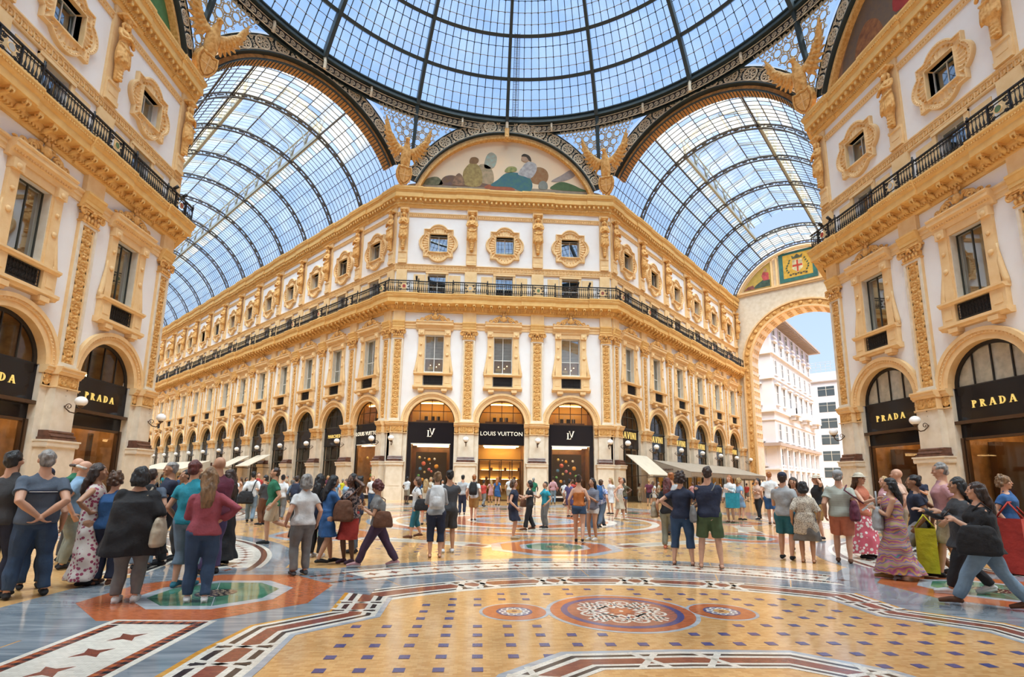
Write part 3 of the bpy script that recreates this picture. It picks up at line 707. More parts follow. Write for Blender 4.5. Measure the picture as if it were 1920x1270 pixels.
def fan_glass(r=1.66, e=-.30):
    m = MB().m(GSHOP); n = 16
    m.poly([(r*math.cos(PI*i/n), 5.60+r*math.sin(PI*i/n)) for i in range(n+1)], -e, -e+.02); return m
def fan_bars(mt, xs, hz=(), rim=.08, e=-.27):
    m = MB().m(mt); m.ring(0, 5.60, 1.68-rim, 1.69, e-.05, e+.02, 0, PI, 20); m.bx(0, 5.56, 3.36, .07, e-.05, e+.03)
    for x in xs: m.bx(x, 5.6, .05, math.sqrt(max(.01, 1.66**2-x*x))-.02, e-.04, e+.01)
    for z in hz: m.bx(0, z, 2*math.sqrt(1.66**2-(z-5.6)**2), .05, e-.04, e+.01)
    return m
PRW = mat('brown_gold_wall', (.40, .21, .085), .6, noise=.7, scale=2)
def shop_room(kind):
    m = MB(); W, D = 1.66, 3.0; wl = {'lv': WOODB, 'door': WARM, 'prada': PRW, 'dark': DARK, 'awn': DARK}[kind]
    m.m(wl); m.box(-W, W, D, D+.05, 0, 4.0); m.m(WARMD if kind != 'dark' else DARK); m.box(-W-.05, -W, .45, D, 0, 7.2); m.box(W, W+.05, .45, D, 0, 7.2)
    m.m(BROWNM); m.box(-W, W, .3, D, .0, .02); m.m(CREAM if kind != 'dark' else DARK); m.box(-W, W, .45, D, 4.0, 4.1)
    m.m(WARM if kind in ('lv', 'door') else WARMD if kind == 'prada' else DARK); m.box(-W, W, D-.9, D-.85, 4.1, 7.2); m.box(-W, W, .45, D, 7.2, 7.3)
    return m
def shop_lights(kind):
    out = []; B3 = lambda *a: out.append((MB().m(LAMPW)).box(*a)); E3 = lambda x, y, z, r: out.append((MB().m(LAMPW)).ell((x, y, z), (r, r, r), 8, 6))
    if kind in ('lv', 'door'):
        B3(-1.3, 1.3, .55, .80, 3.93, 3.98); B3(-1.2, 1.2, 2.2, 2.4, 3.93, 3.98); B3(-1.3, 1.3, 1.0, 1.12, 7.1, 7.16)  # front ceiling strip is added to brighten the display behind the glass
        if kind == 'door':
            for z in (1.55, 2.25): B3(-1.4, 1.4, 2.86, 2.9, z, z+.03)
    elif kind == 'prada': B3(-1.3, 1.3, .7, .9, 3.93, 3.98); B3(-1.3, 1.3, 2.2, 2.4, 3.93, 3.98); E3(.3, 1.2, 5.9, .07); E3(-.6, 1.3, 6.3, .07)
    else:
        for x, z in ((-.7, 3.0), (.6, 2.2), (.1, 3.4), (-.3, 6.0), (.8, 2.9)): E3(x, 1.4, z, .05)
    return [q.fix() for q in out]
def loungebar(): # furniture seen through the fanlight
    m = MB().m(WOODB); m.box(-1.2, 1.2, .9, 1.0, 5.62, 5.82); m.m(WARM); m.box(-.9, .9, 1.5, 1.55, 6.1, 6.55)
    m.m(CREAM); m.box(-1.0, 1.0, .95, .98, 6.42, 6.45)
    for x in (-1.0, -.35, .35, 1.0): m.box(x-.015, x+.015, .95, .98, 5.8, 6.45)
    m.m(DARK)
    for x in (-.5, 0, .4): m.box(x-.12, x+.12, 1.1, 1.3, 5.8, 6.15)
    return m
def lv_frame():
    m = MB().m(BLACKG); e = -.24
    for sg in (-1, 1): m.bx(sg*1.56, 0, .26, 4.05, e-.10, e+.06)
    m.bx(0, 0, 3.36, .30, e-.1, e+.08); return m
def lv_inner():
    m = MB().m(WHITEF); m.bx(0, 3.98, 2.84, .07, -.30, -.16); m.bx(0, .28, 2.84, .10, -.30, -.12)
    m.m(BRONZE); m.bx(-1.40, .3, .05, 3.7, -.32, -.2); m.bx(1.40, .3, .05, 3.7, -.32, -.2); return m
def sign_board(): m = MB().m(BLACKG); m.bx(0, 4.05, 3.36, 1.52, -.30, -.20); return m
PLANETS = [(-.78, 3.05, .10, 'y'), (-.42, 3.02, .05, 'w'), (-.12, 2.93, .12, 'o'), (.32, 2.95, .09, 'w'), (-.5, 2.62, .16, 'r'), (-.75, 2.25, .13, 'b'), (.0, 2.62, .05, 'w'), (.45, 2.42, .16, 'o'), (-.1, 2.2, .12, 'p'), (.12, 2.05, .09, 'r'), (-.4, 2.0, .09, 'y'), (-.85, 1.75, .10, 'g'), (.55, 1.85, .10, 'g'), (-.55, 1.45, .12, 'o'), (.15, 1.5, .10, 'b'), (.62, 1.3, .12, 'r'), (-.15, 1.0, .13, 'y'), (-.75, .95, .09, 'p'), (.4, .75, .10, 'g')]
PCOL = {'y': (.75, .6, .22), 'w': (.8, .78, .72), 'o': (.85, .38, .05), 'r': (.72, .16, .10), 'b': (.12, .35, .65), 'p': (.75, .2, .25), 'g': (.2, .55, .12)}
def planet(c, r):
    return cached('pl%s%.2f' % (c, r), lambda: MB().m(mat('ball_'+c, PCOL[c], 0.35, noise=.35, scale=14)).ell((0, 0, 0), (r, r, r), 14, 10))
SHOPN = [0]
def mk_shop(where, loc, rz, x, kind, text=None, width=1.0):
    c, q = math.cos(rz), math.sin(rz); P = lambda dx, dy, z=0: (loc[0]+c*(x+dx)-q*dy, loc[1]+q*(x+dx)+c*dy, z)
    desc = {'lv': 'arched shop window with black sign and coloured balls,', 'door': 'shop entrance with black sign and glowing yellow shelves,', 'prada': 'shop window with black sign and gold capitals,', 'dark': 'dark arched shop window', 'awn': 'dark arched restaurant window'}[kind]
    t = empty('shopfront', ('%s %s' % (desc, where)), 'shopfront', (loc[0]+c*x, loc[1]+q*x, 0), rz)
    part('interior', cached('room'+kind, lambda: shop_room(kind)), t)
    if kind in ('lv', 'door', 'prada') or (SHOPN[0] % 2 == 0): [part('light', me_, t) for me_ in cached('sl'+kind, lambda: shop_lights(kind))]
    SHOPN[0] += 1
    part('fanlight_glass', cached('fg', fan_glass), t)
    if kind in ('lv', 'door'):
        part('fanlight_bars', cached('fb1', lambda: fan_bars(BRONZE, (-.85, 0, .85), (6.4,), .04)), t); part('railing_and_stools', cached('lb', loungebar), t)
        part('sign_board', cached('sb', sign_board), t)
        if kind == 'lv':
            part('door_surround', cached('lvf', lv_frame), t); part('window_trim', cached('lvi', lv_inner), t)
            part('glass', cached('lvg', lambda: (MB().m(GSHOP)).bx(0, .35, 2.8, 3.66, -.30, -.28)), t)
            part('display_back', cached('dbk', lambda: (MB().m(DARK)).box(-1.2, 1.1, 1.75, 1.8, .3, 3.5)), t)
            part('display_floor', cached('dfl', lambda: (MB().m(WOODB)).box(-1.4, 1.4, .35, 1.6, .30, .42)), t)
        else:
            fr = MB().m(BRONZE)
            for xx in (-1.58, -.80, 0.02, .82, 1.58): fr.bx(xx, 0, .07, 2.95, -.34, -.26)
            for z in (0, 2.9, 4.0): fr.bx(0, z, 3.3, .09, -.34, -.24)
            part('door_frame', fr, t)
            for k, xx in enumerate((-1.19, -.39, .42, 1.2)): part('door_glass', cached('dg', lambda: (MB().m(GSHOP)).bx(0, .09, .72, 2.8, -.31, -.29)), t, (xx, 0, 0))
            part('transom_glass', (MB().m(GSHOP)).bx(0, 3.0, 3.1, 1.0, -.31, -.29), t)
            sh = MB().m(WOODB)
            for z in (.8, 1.5, 2.2, 2.9):
                sh.box(-1.6, 1.6, 2.6, 2.95, z, z+.05)
            for xx in (-1.6, -.8, 0, .8, 1.6): sh.box(xx-.03, xx+.03, 2.6, 2.95, 0, 2.95)
            part('shelves', sh, t)
            for i in range(9): part('shelf_goods', cached('sg', lambda: (MB().m(BROWNM)).box(-.1, .1, 2.7, 2.85, 0, .2)), t, (-1.35+i*.36, 0, (.85, 1.55, 2.25)[i % 3]))
    elif kind == 'prada':
        part('fanlight_bars', cached('fb2', lambda: fan_bars(IRON, (-.8, 0, .8), (), .14)), t); part('sign_board', cached('sb', sign_board), t)
        b = cached('pb', lambda: (MB().m(BRONZE)).bx(0, 4.02, 3.4, .14, -.30, -.02)); part('cornice_rail', b, t)
        f = MB().m(BLACKG); f.bx(0, 3.45, 3.3, .57, -.34, -.26)
        f.m(BRONZE)
        for xx in (-1.58, 1.58): f.bx(xx, 0, .12, 3.45, -.36, -.16); f.bx(xx*.93, 0, .04, 3.45, -.36, -.2)
        f.bx(0, 3.36, 3.2, .1, -.36, -.2); f.bx(0, 0, 3.3, .35, -.36, -.2)
        part('door_frame', cached('pf', lambda: f), t); part('glass', cached('pg', lambda: (MB().m(GSHOP)).bx(0, .35, 3.0, 3.0, -.31, -.29)), t)
        if 'right building' in where: part('fanlight_curtain', cached('fcu', lambda: (lambda q: (q.poly([(1.6*math.cos(PI*i/16), 5.62+1.6*math.sin(PI*i/16)) for i in range(17)], .34, .36), q)[-1])(MB().m(WHITEC2))), t)
        d = MB().m(BRONZE); d.box(-1.5, -1.2, 1.2, 2.6, .3, 3.3); d.box(.9, 1.05, 1.0, 1.15, .3, 3.3); d.box(-.5, 1.4, 2.2, 2.3, 2.2, 2.3); d.m(WOODB)
        for k in range(12): d.lathe([(.05, .35), (.05, 3.3)], .0+k*.12, 2.4, 6)
        d.m(CREAM); d.box(-.4, .3, 1.6, 1.7, .4, 1.1)
        part('display', cached('pd', lambda: d), t)
    else:
        part('fanlight_bars', cached('fb3', lambda: fan_bars(FRAMEM, (-.8, 0, .8), (6.5,), .08)), t)
        part('sign_board', cached('sb', sign_board), t)
        fr = MB().m(FRAMEM)
        for xx in (-1.6, -.55, .55, 1.6): fr.bx(xx, 0, .09, 4.05, -.34, -.24)
        fr.bx(0, 2.9, 3.3, .09, -.34, -.24); fr.bx(0, 0, 3.3, .4, -.34, -.24)
        part('door_frame', cached('df', lambda: fr), t); part('glass', cached('dgl', lambda: (MB().m(GSHOP)).bx(0, .4, 3.2, 3.6, -.31, -.29)), t)
    if text:
        me = CACHE.setdefault('txt'+text, None) or CACHE.__setitem__('txt'+text, make_text(text)) or CACHE['txt'+text]
        part('lettering', me, t, (0, .17, 4.84 if text != 'PRADA' else 4.66))
    if kind == 'lv':
        for k, (dx, z, r, cc) in enumerate(PLANETS):
            o = part('display_ball', planet(cc, r), None, P(dx-.05, .85+.22*((k*7) % 3), z))
            tag(o, '%s ball %s in the display, %s' % ({'y': 'yellow', 'w': 'small white', 'o': 'orange', 'r': 'red', 'b': 'blue', 'p': 'pink', 'g': 'green'}[cc], ('at bottom', 'low', 'halfway', 'high', 'at top')[min(4, int(z/.65))]+(' left' if dx < -.3 else ' right' if dx > .25 else ' middle'), where), 'ball', 'coloured balls hanging in the shop window, ' + where)
    return t
def make_text(s):
    if s == 'PRADA': return serif_word('PRADA', .30, GOLDL, .42).fix()
    if s == 'SAVINI': return serif_word('SAVINI', .52, GOLDL, .12).fix()
    if s == 'LV':
        m = MB(); a = serif_word('L', .46, SILV); b = serif_word('V', .46, SILV)
        m.m(SILV); m.add([(x-.12, y, z-.30) for x, y, z in a.v], a.f); m.add([(x+.09, y-.01, z-.16) for x, y, z in b.v], b.f); return m.fix()
    return lettering(s, .42 if s == 'LOUIS VUITTON' else .4, SILV if s == 'LOUIS VUITTON' else GOLDL)

LAMPS = []
def mk_lamp(label, loc, rz, x, z=4.20, sc=1.0, flip=1):
    c, q = math.cos(rz), math.sin(rz)
    t = empty('wall_lamp', label, 'lamp', (loc[0]+c*x, loc[1]+q*x, z), rz, 'globe wall lamps on the piers')
    if 'lamp' not in CACHE: a, g = lamp_parts(); CACHE['lamp'] = (a.fix(), g.fix())
    part('bracket', CACHE['lamp'][0], t); part('globe', CACHE['lamp'][1], t); return t

def facade(name, label, loc, rz, bays, bw, style, ends, corners, shops, desc, lamps=True, relief=True, span=None):
    """bays: x of the bay centres; corners: [(x_of_corner_pilaster, pier_scale, pier_x)]; ends: (x0, mitre0, x1, mitre1)"""
    w = empty(name, label, 'wall', loc, rz, kind='structure')
    x0, k0, x1, k1 = ends; k = bw/B
    up = part
    bays = sorted(bays)
    pils = sorted(set([round(b_+bw/2, 4) for b_ in bays[:-1]]))
    ext = []
    # wall skins
    for bx_ in bays:
        part('plaster_panel', cached('wp%.2f' % bw, lambda: wall_panel(bw)), w, (bx_, 0, 0))
        part('attic_panel', cached('ap%.2f' % bw, lambda: attic_panel(bw)), w, (bx_, 0, 0))
        part('archivolt', cached('av', archivolt), w, (bx_, 0, 0))
        part('string_course', cached('sc%.2f' % bw, lambda: stringc(bw)), w, (bx_, 0, 0))
        part('carved_band', cached('vb%.2f' % bw, lambda: vitruvian(bw)), w, (bx_, 0, 0))
        part('bead_band', cached('bb%.2f' % bw, lambda: beadband(bw)), w, (bx_, 0, 0))
    for a_, b_ in ((x0, bays[0]-bw/2), (bays[-1]+bw/2, x1)):
        if b_-a_ > .02:
            m = MB().m(PLASTER); m.box(a_, b_, 0, .45, 0, 14.0); m.box(a_, b_, 0, .45, 15.1, 23.0)
            part('corner_panel', m, w)
            for fn, nm in ((stringc, 'string_course'), (vitruvian, 'carved_band'), (beadband, 'bead_band')):
                if b_-a_ > .3: part(nm, fn(b_-a_), w, ((a_+b_)/2, 0, 0))
    m = MB().m(DARK); m.box(x0+.5, x1-.5, .95, 1.0, 7.35, 23.0); part('inner_wall', m, w)  # dark slab stands in for the unlit rooms behind the upper windows
    # pilasters, piers
    items = [(p, k if k < .99 else 1.0, p) for p in pils]+list(corners)
    for (px_, s_, pp) in items:
        sc = (s_, 1, 1)
        part('pier', cached('pier', pier), w, (pp, 0, 0), sc=sc); part('plinth_cap', cached('pc', pier_cap), w, (pp, 0, 0), sc=sc)
        part('marble_base', cached('pbase', pier_base), w, (pp, 0, 0), sc=sc); part('pier_frieze', cached('pfz', pier_frieze), w, (pp, 0, 0), sc=sc)
        part('frieze_relief', cached('pfr', lambda: frieze_relief(1.0)), w, (pp, -.34, 4.82), sc=sc)
        for sg in (-1, 1): part('frieze_relief', cached('pfr2', lambda: frieze_relief(.34)), w, (pp+sg*.70*s_, -.06, 4.82), sc=sc)
        part('impost', cached('imp', impost), w, (pp, 0, 0), sc=sc)
        ps = (min(1, max(.85, s_)), 1, 1)
        part('pilaster', cached('ps', pilaster_shaft), w, (px_, 0, 0), sc=ps)
        part('pilaster_relief', cached('prl', pilaster_relief), w, (px_, -.14, 5.78), sc=ps)
        part('capital', cached('cap', capital), w, (px_, 0, 0), sc=ps); part('entablature_block', cached('ent', entab), w, (px_, 0, 0), sc=ps)
        part('attic_pilaster', cached('atp', attic_pil), w, (px_, 0, 0), sc=ps)
        part('caryatid', cached('cary', caryatid), w, (px_, -.10, 18.76), sc=ps)
        if lamps:
            LAMPS.append((name, px_))
    # cornices: blocks step forward over the pilasters
    RAILS[name] = empty("balcony_railing", "black iron balcony railing %s" % desc, "railing", loc, rz)
    xs = [x0]
    for b_ in bays: xs += [b_-bw*.25, b_+bw*.25]
    xs.append(x1)
    for i in range(len(xs)-1):
        a_, b_ = xs[i], xs[i+1]; blk = (i % 2 == 0)
        ka = k0 if i == 0 else 0; kb = k1 if i == len(xs)-2 else 0
        ex = .10 if blk else 0.0; key = '%.3f_%.2f_%.2f_%d' % (b_-a_, ka, kb, blk); mid = (a_+b_)/2; h_ = (b_-a_)/2
        part('lower_cornice', cached('lc'+key, lambda: cornice(P_LOW, -h_, h_, ka, kb, ex)), w, (mid, 0, 0))
        part('upper_cornice', cached('uc'+key, lambda: cornice(P_UP, -h_, h_, ka, kb, ex*.7, (22.66, .04, .10))), w, (mid, 0, 0))
        nm = max(1, int(round((b_-a_)/.62)))
        for j in range(nm):
            xx = a_+(j+.5)*(b_-a_)/nm; part('modillion', cached('mod', modillion), w, (xx, -ex, 0)); 
        nu = max(1, int(round((b_-a_)/.36)))
        um = cached('um%.2f_%d' % ((b_-a_), nu), lambda: (lambda q: ([q.add([(v[0]-h_+(j_+.5)*2*h_/nu, v[1], v[2]) for v in upmod().v], upmod().f) for j_ in range(nu)], q)[-1])(MB().m(OCHRE)))
        part('modillion_row', um, w, (mid, -ex*.7, 0), kind='stuff')
        if blk or True:
            L = b_-a_; cr = blk and 0 < i < len(xs)-2
            aa = a_-(ka*.64 if i == 0 else 0); bb = b_+(kb*.64 if i == len(xs)-2 else 0)
            key2 = 'rl%.3f_%d' % (bb-aa, blk); ry = -.08 if blk else 0
            part('railing_panel', cached(key2, lambda: rail_panel(bb-aa, blk)), RAILS[name], ((aa+bb)/2, ry, 0))
            part('railing_post', cached('rp', rail_post), RAILS[name], (bb, ry, 0))
            if blk:
                cc = CRESTC[len(CR) % len(CRESTC)]; CR.append(1)
                part('crest', cached('cr'+cc.name, lambda: crest(cc)), RAILS[name], ((aa+bb)/2, ry, 0))
    for i, bx_ in enumerate(bays):
        o = desc_bay(style, i, len(bays), bx_, desc)
        mk_mid(o, loc, rz, bx_, {'front': 'front', 'wing': 'wing', 'left': 'dark', 'right': 'right'}[style]); mk_ros(o, loc, rz, bx_, style)
        mk_att(o, loc, rz, bx_, style)
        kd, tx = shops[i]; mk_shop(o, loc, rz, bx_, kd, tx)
    return w
RAILS = {}; CR = []
CRESTC = [mat('crest_red', (0.35, 0.03, 0.02), 0.4), mat('crest_silver', (0.45, 0.43, 0.40), 0.4), mat('crest_green', (0.10, 0.16, 0.06), 0.4), mat('crest_dark_red', (0.25, 0.05, 0.03), 0.4)]
def desc_bay(style, i, n, x, desc):
    if style == 'front': return ('left bay', 'middle bay', 'right bay')[i]+' of the centre building'
    if style == 'left': return ('nearest the camera', 'middle bay', 'nearest the gallery')[i]+' on the left building'
    if style == 'right': return ('nearest the gallery', 'middle bay', 'nearest the camera')[i]+' on the right building'
    k = (n-1-i) if x < 0 else i
    return '%s from the corner, %s gallery wing' % (ORD[k], 'left' if x < 0 else 'right')
h = SS/2
fx = [-B, 0, B]
front_c = [(-h+.47, .82, -h+.70), (h-.47, .82, h-.70)]
R45 = PI/4
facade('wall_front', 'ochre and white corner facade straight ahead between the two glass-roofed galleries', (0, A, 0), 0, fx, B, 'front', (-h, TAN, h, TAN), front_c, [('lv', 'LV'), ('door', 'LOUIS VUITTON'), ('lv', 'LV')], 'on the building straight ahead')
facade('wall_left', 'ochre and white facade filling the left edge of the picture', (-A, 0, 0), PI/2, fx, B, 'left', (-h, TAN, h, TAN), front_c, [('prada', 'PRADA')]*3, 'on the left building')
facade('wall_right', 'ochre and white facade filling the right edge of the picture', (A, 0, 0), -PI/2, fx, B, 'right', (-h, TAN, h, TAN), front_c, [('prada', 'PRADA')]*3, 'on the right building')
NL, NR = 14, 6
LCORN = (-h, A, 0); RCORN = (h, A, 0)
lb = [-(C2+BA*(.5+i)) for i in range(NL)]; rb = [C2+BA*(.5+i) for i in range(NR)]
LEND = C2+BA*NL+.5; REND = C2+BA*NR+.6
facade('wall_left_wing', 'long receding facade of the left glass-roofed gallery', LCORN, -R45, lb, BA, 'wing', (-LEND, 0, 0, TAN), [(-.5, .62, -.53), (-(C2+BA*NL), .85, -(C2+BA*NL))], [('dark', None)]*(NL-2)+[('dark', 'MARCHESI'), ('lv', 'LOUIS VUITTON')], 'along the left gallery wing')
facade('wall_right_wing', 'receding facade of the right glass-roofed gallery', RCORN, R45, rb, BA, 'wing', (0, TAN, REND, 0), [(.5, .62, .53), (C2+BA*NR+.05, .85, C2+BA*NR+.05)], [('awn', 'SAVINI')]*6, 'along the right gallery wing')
# ---------------------------------------------------------------- glazed barrel vaults over the two galleries
AO = (A+SS/2)/2**.5
VZ = 21.5; VR = 7.72; TH0 = math.radians(20.8)
def cyl(R, th, x): return (x, R*math.cos(th), VZ+R*math.sin(th))
def vault_rib(mt=RIBM):
    m = MB().m(mt); n = 44; th = seg(TH0-.02, PI-TH0+.02, n)
    for R, r in ((VR-.06, .045), (VR-.36, .04)):
        for dx in (-.06, .06): m.tube([cyl(R, t, dx) for t in th], r, 4, smooth=False)
    for i in range(0, n+1, 2):
        a = cyl(VR-.06, th[i], 0); b = cyl(VR-.36, th[i], 0); m.tube([a, b], .035, 4, smooth=False)
        if i+1 <= n: m.tube([cyl(VR-.20, th[min(n, i+1)]-.025, 0), cyl(VR-.20, th[min(n, i+1)]+.025, 0)], .05, 4)
    return m
def rib_foot():
    m = MB().m(RIBM)
    for sg in (-1, 1):
        y = sg*7.10; m.add([(-.16, y-.16, 24.30), (.16, y-.16, 24.30), (.16, y+.16, 24.30), (-.16, y+.16, 24.30), (0, y+sg*.12, 23.75)], [(0,1,2,3), (0,4,1), (1,4,2), (2,4,3), (3,4,0)])
    return m
def glaz_bar(a0, a1):
    m = MB().m(RIBM); n = max(4, int((a1-a0)/.09)); m.tube([cyl(VR, t, 0) for t in seg(a0, a1, n)], .024, 4, smooth=False); return m
OPEN0, OPEN1 = math.radians(68), math.radians(112)
def purlin(th, L, thick):
    m = MB().m(RIBM)
    if thick: m.tube([cyl(VR-.10, th, x) for x in (0, L)], .07, 4, smooth=False); m.tube([cyl(VR-.26, th, x) for x in (0, L)], .03, 4, smooth=False)
    else:
        n = 20; m.tube([cyl(VR-.02-.03*(i % 2), th, L*i/n) for i in range(n+1)], .032, 3, smooth=False)
    return m
ROWS = [TH0+(OPEN0-TH0)*i/7 for i in range(8)]; ROWC = [OPEN0+(OPEN1-OPEN0)*i/6 for i in range(7)]
ROWS2 = [PI-t for t in reversed(ROWS)]
def vpane(t0, t1, w, mt):
    m = MB().m(mt); g = .012
    a, b = cyl(VR+.02, t0+g/VR, .02), cyl(VR+.02, t1-g/VR, .02); m.add([a, (w-.02, a[1], a[2]), (w-.02, b[1], b[2]), b], [(0,1,2,3)]); return m
def vault(name, label, rz, nb, T1):
    v = empty(name, label, 'glass roof', (0,0,0), rz, kind='structure')
    PW = BA/10; cnt = 0; x0 = AO+.1
    first = AO+C2+BA
    stuff = MB(); sm = {GVAULT: MB().m(GVAULT), GDIRT: MB().m(GDIRT)}
    for k in range(nb):
        xa = (AO+.1 if k == 0 else AO+C2+BA*k); xb = min(AO+C2+BA*(k+1), AO+T1); L = xb-xa; closed = (k == 0 or k == nb-1)
        part('rib', cached('vr', vault_rib), v, (xb, 0, 0)); part('rib_foot', cached('vrf', rib_foot), v, (xb, 0, 0))
        n = int(round(L/PW)); w = L/n
        for i in range(1, n):
            if closed: part('glazing_bar', cached('gb0', lambda: glaz_bar(TH0, PI-TH0)), v, (xa+i*w, 0, 0))
            else:
                part('glazing_bar', cached('gb1', lambda: glaz_bar(TH0, OPEN0)), v, (xa+i*w, 0, 0)); part('glazing_bar', cached('gb2', lambda: glaz_bar(OPEN1, PI-TH0)), v, (xa+i*w, 0, 0))
        rows = list(zip(ROWS[:-1], ROWS[1:]))+(list(zip(ROWC[:-1], ROWC[1:])) if closed else [])+list(zip(ROWS2[:-1], ROWS2[1:]))
        for j, (t0, t1) in enumerate(rows):
            side = t0 < OPEN0-.01; dirty = (closed and 1.0 < t0 < 2.3) or (abs(t0-ROWS[6]) < .01) or (abs(t1-ROWS2[1]) < .01)
            thick = j in (0, 4) or abs(t1-OPEN0) < .01 or abs(t0-OPEN1) < .01
            part('purlin', cached('pu%.3f_%.2f_%d' % (t0, L, thick), lambda: purlin(t0, L, thick)), v, (xa, 0, 0))
            for i in range(n):
                mt = GDIRT if dirty and ((i*7+j*3+k) % 5 > 0) else GVAULT
                if cnt < 295 and (k == 0 or (k == 1)):
                    part('glass_pane', cached('vp%.3f_%.3f_%s' % (t0, w, mt.name), lambda: vpane(t0, t1, w, mt)), v, (xa+i*w, 0, 0)); cnt += 1
                else:
                    q = vpane(t0, t1, w, mt); sm[mt].add([(a+xa+i*w, b, c) for a, b, c in q.v], q.f)
        if not closed: # raised lantern with its own little gabled roof over the open crown
            part('eaves_beam', cached('eb%.2f' % L, lambda: lbeam(L)), v, (xa, 0, 0))
            for xx in (xa+.02, xa+L/2):
                part('lantern_truss', cached('lt', ltruss), v, (xx, 0, 0))
            part('lantern_bars', cached('lbars%.2f' % L, lambda: lbars(L)), v, (xa, 0, 0), kind='stuff')
            part('lantern_glass', cached('lg%.2f' % L, lambda: lglass(L)), v, (xa, 0, 0))
    for mt, q in sm.items():
        if q.f: part('glass_panes', q.mesh(), v, kind='stuff')
    return v
YE = VR*math.cos(OPEN0); ZE = VZ+VR*math.sin(OPEN0); ZL = ZE+1.35; ZR = ZL+1.0
def lbeam(L):
    m = MB().m(RIBG)
    for sg in (-1, 1): m.box(0, L, sg*YE-.10, sg*YE+.10, ZE-.18, ZE+.12); m.box(0, L, sg*YE-.05, sg*YE+.05, ZL-.08, ZL)
    return m
def ltruss():
    m = MB().m(RIBG)
    for sg in (-1, 1):
        m.tube([(0, sg*YE, ZE), (0, sg*(YE-.05), ZE+.5), (0, sg*(YE-.4), ZL-.1), (0, sg*(YE-1.2), ZL+.25), (0, 0, ZR-.12)], [.10, .07, .05, .045, .04], 5)
        m.tube([(0, sg*YE, ZE+.3), (0, sg*(YE+.1), ZL), (0, sg*(YE+.15), ZL+.1)], [.07, .05, .04], 5)
        for dx in (-1, 1): m.tube([(0, sg*YE, ZE+.35), (dx*.35, sg*YE, ZE+.75), (dx*.9, sg*YE, ZL-.08)], [.10, .045, .03], 5)
        m.tube([(0, sg*(YE+.1), ZL), (0, 0, ZR)], .035, 4)
    return m
def lbars(L):
    m = MB().m(RIBM); n = int(round(L/.485))
    for sg in (-1, 1):
        for i in range(n): x = L*i/n; m.tube([(x, sg*(YE+.3), ZL+.02), (x, 0, ZR+.06)], .014, 3, smooth=False)
        for t in (.0, .33, .66): m.tube([(0, sg*(YE+.3)*(1-t), ZL+(ZR-ZL)*t), (L, sg*(YE+.3)*(1-t), ZL+(ZR-ZL)*t)], .03, 4, smooth=False)
    m.tube([(0, 0, ZR), (L, 0, ZR)], .05, 4, smooth=False); return m
def lglass(L):
    m = MB().m(GVAULT)
    for sg in (-1, 1): m.add([(0, sg*(YE+.35), ZL+.02), (L, sg*(YE+.35), ZL+.02), (L, 0, ZR+.07), (0, 0, ZR+.07)], [(0,1,2,3)])
    return m
vault('ceiling_left_vault', 'long iron and glass barrel roof over the left gallery', R45*3, NL, LEND)
vault('ceiling_right_vault', 'iron and glass barrel roof over the right gallery, ending at a big arch', R45, NR, REND)

for nm_, rz_ in (('left', -R45*3), ('right', -R45)):
    b_ = empty('ceiling_back_%s_vault' % nm_, 'glass barrel roof of the gallery behind the camera on the %s' % nm_, 'glass roof', (0,0,0), rz_, kind='structure')
    for k in range(5): part('rib', cached('vr', vault_rib), b_, (AO+C2+BA*(k+1), 0, 0))
    q = MB().m(GVAULT); th = seg(TH0, PI-TH0, 24)
    for t0, t1 in zip(th[:-1], th[1:]):
        a, c_ = cyl(VR, t0, AO), cyl(VR, t1, AO); q.add([a, (AO+25, a[1], a[2]), (AO+25, c_[1], c_[2]), c_], [(0,1,2,3)])
    part('glass_panes', q.mesh(), b_, kind='stuff')
# far side walls of the galleries, parapets above the cornices
def plain_wall(name, label, loc, rz, x0, x1):
    w = empty(name, label, 'wall', loc, rz, kind='structure')
    m = MB().m(PLASTER); m.box(x0, x1, 0, .4, 0, 23.9); part('plaster', m, w)
    part('lower_cornice', cornice(P_LOW, x0, x1), w); part('upper_cornice', cornice(P_UP, x0, x1), w); return w
plain_wall('wall_left_gallery_far_side', 'other wall of the left gallery behind the left building', (-A, h, 0), R45*3, 0, LEND)
plain_wall('wall_right_gallery_far_side', 'other wall of the right gallery behind the right building', (A, h, 0), -R45*3, -REND, 0)
bw_ = empty('wall_back', 'facade behind the camera', 'wall', (0, -A-1.1, 0), PI, kind='structure')
m = MB().m(PLASTER); m.box(-h-1, h+1, 0, .4, 0, 24.0); part('plaster', m, bw_)
m = MB().m(PLASTER); m.poly([(-7.6, 23.9)]+[(7.6*math.cos(a), VZ+7.6*math.sin(a)) for a in seg(PI-.33, .33, 24)]+[(7.6, 23.9)], 0, .3); part('lunette', m, bw_)
part('lower_cornice', cornice(P_LOW, -h, h), bw_, (0, -.0, 0)); part('upper_cornice', cornice(P_UP, -h, h), bw_)
plain_wall('wall_back_left_gallery_near', 'wall of the gallery behind the camera on the left, near side', (-h-.6, -A-1.0, 0), PI+R45, 0, 25)
plain_wall('wall_back_left_gallery_far', 'wall of the gallery behind the camera on the left, far side', (-A, -h, 0), R45, -25, 0)
plain_wall('wall_back_right_gallery_near', 'wall of the gallery behind the camera on the right, near side', (h+.6, -A-1.0, 0), PI-R45, -25, 0)
plain_wall('wall_back_right_gallery_far', 'wall of the gallery behind the camera on the right, far side', (A, -h, 0), -R45, 0, 25)
le_ = empty('wall_left_gallery_end', 'far end wall closing the left gallery with an open arch', 'wall', (0, 0, 0), R45*3, kind='structure')
m = MB().m(CREAM); xe = AO+LEND
for sg in (-1, 1): y0, y1 = sorted((sg*5.6, sg*8.4)); m.box(xe, xe+1.5, y0, y1, 0, 22.0)
m.box(xe, xe+1.5, -8.4, 8.4, 22.0, 24.2)
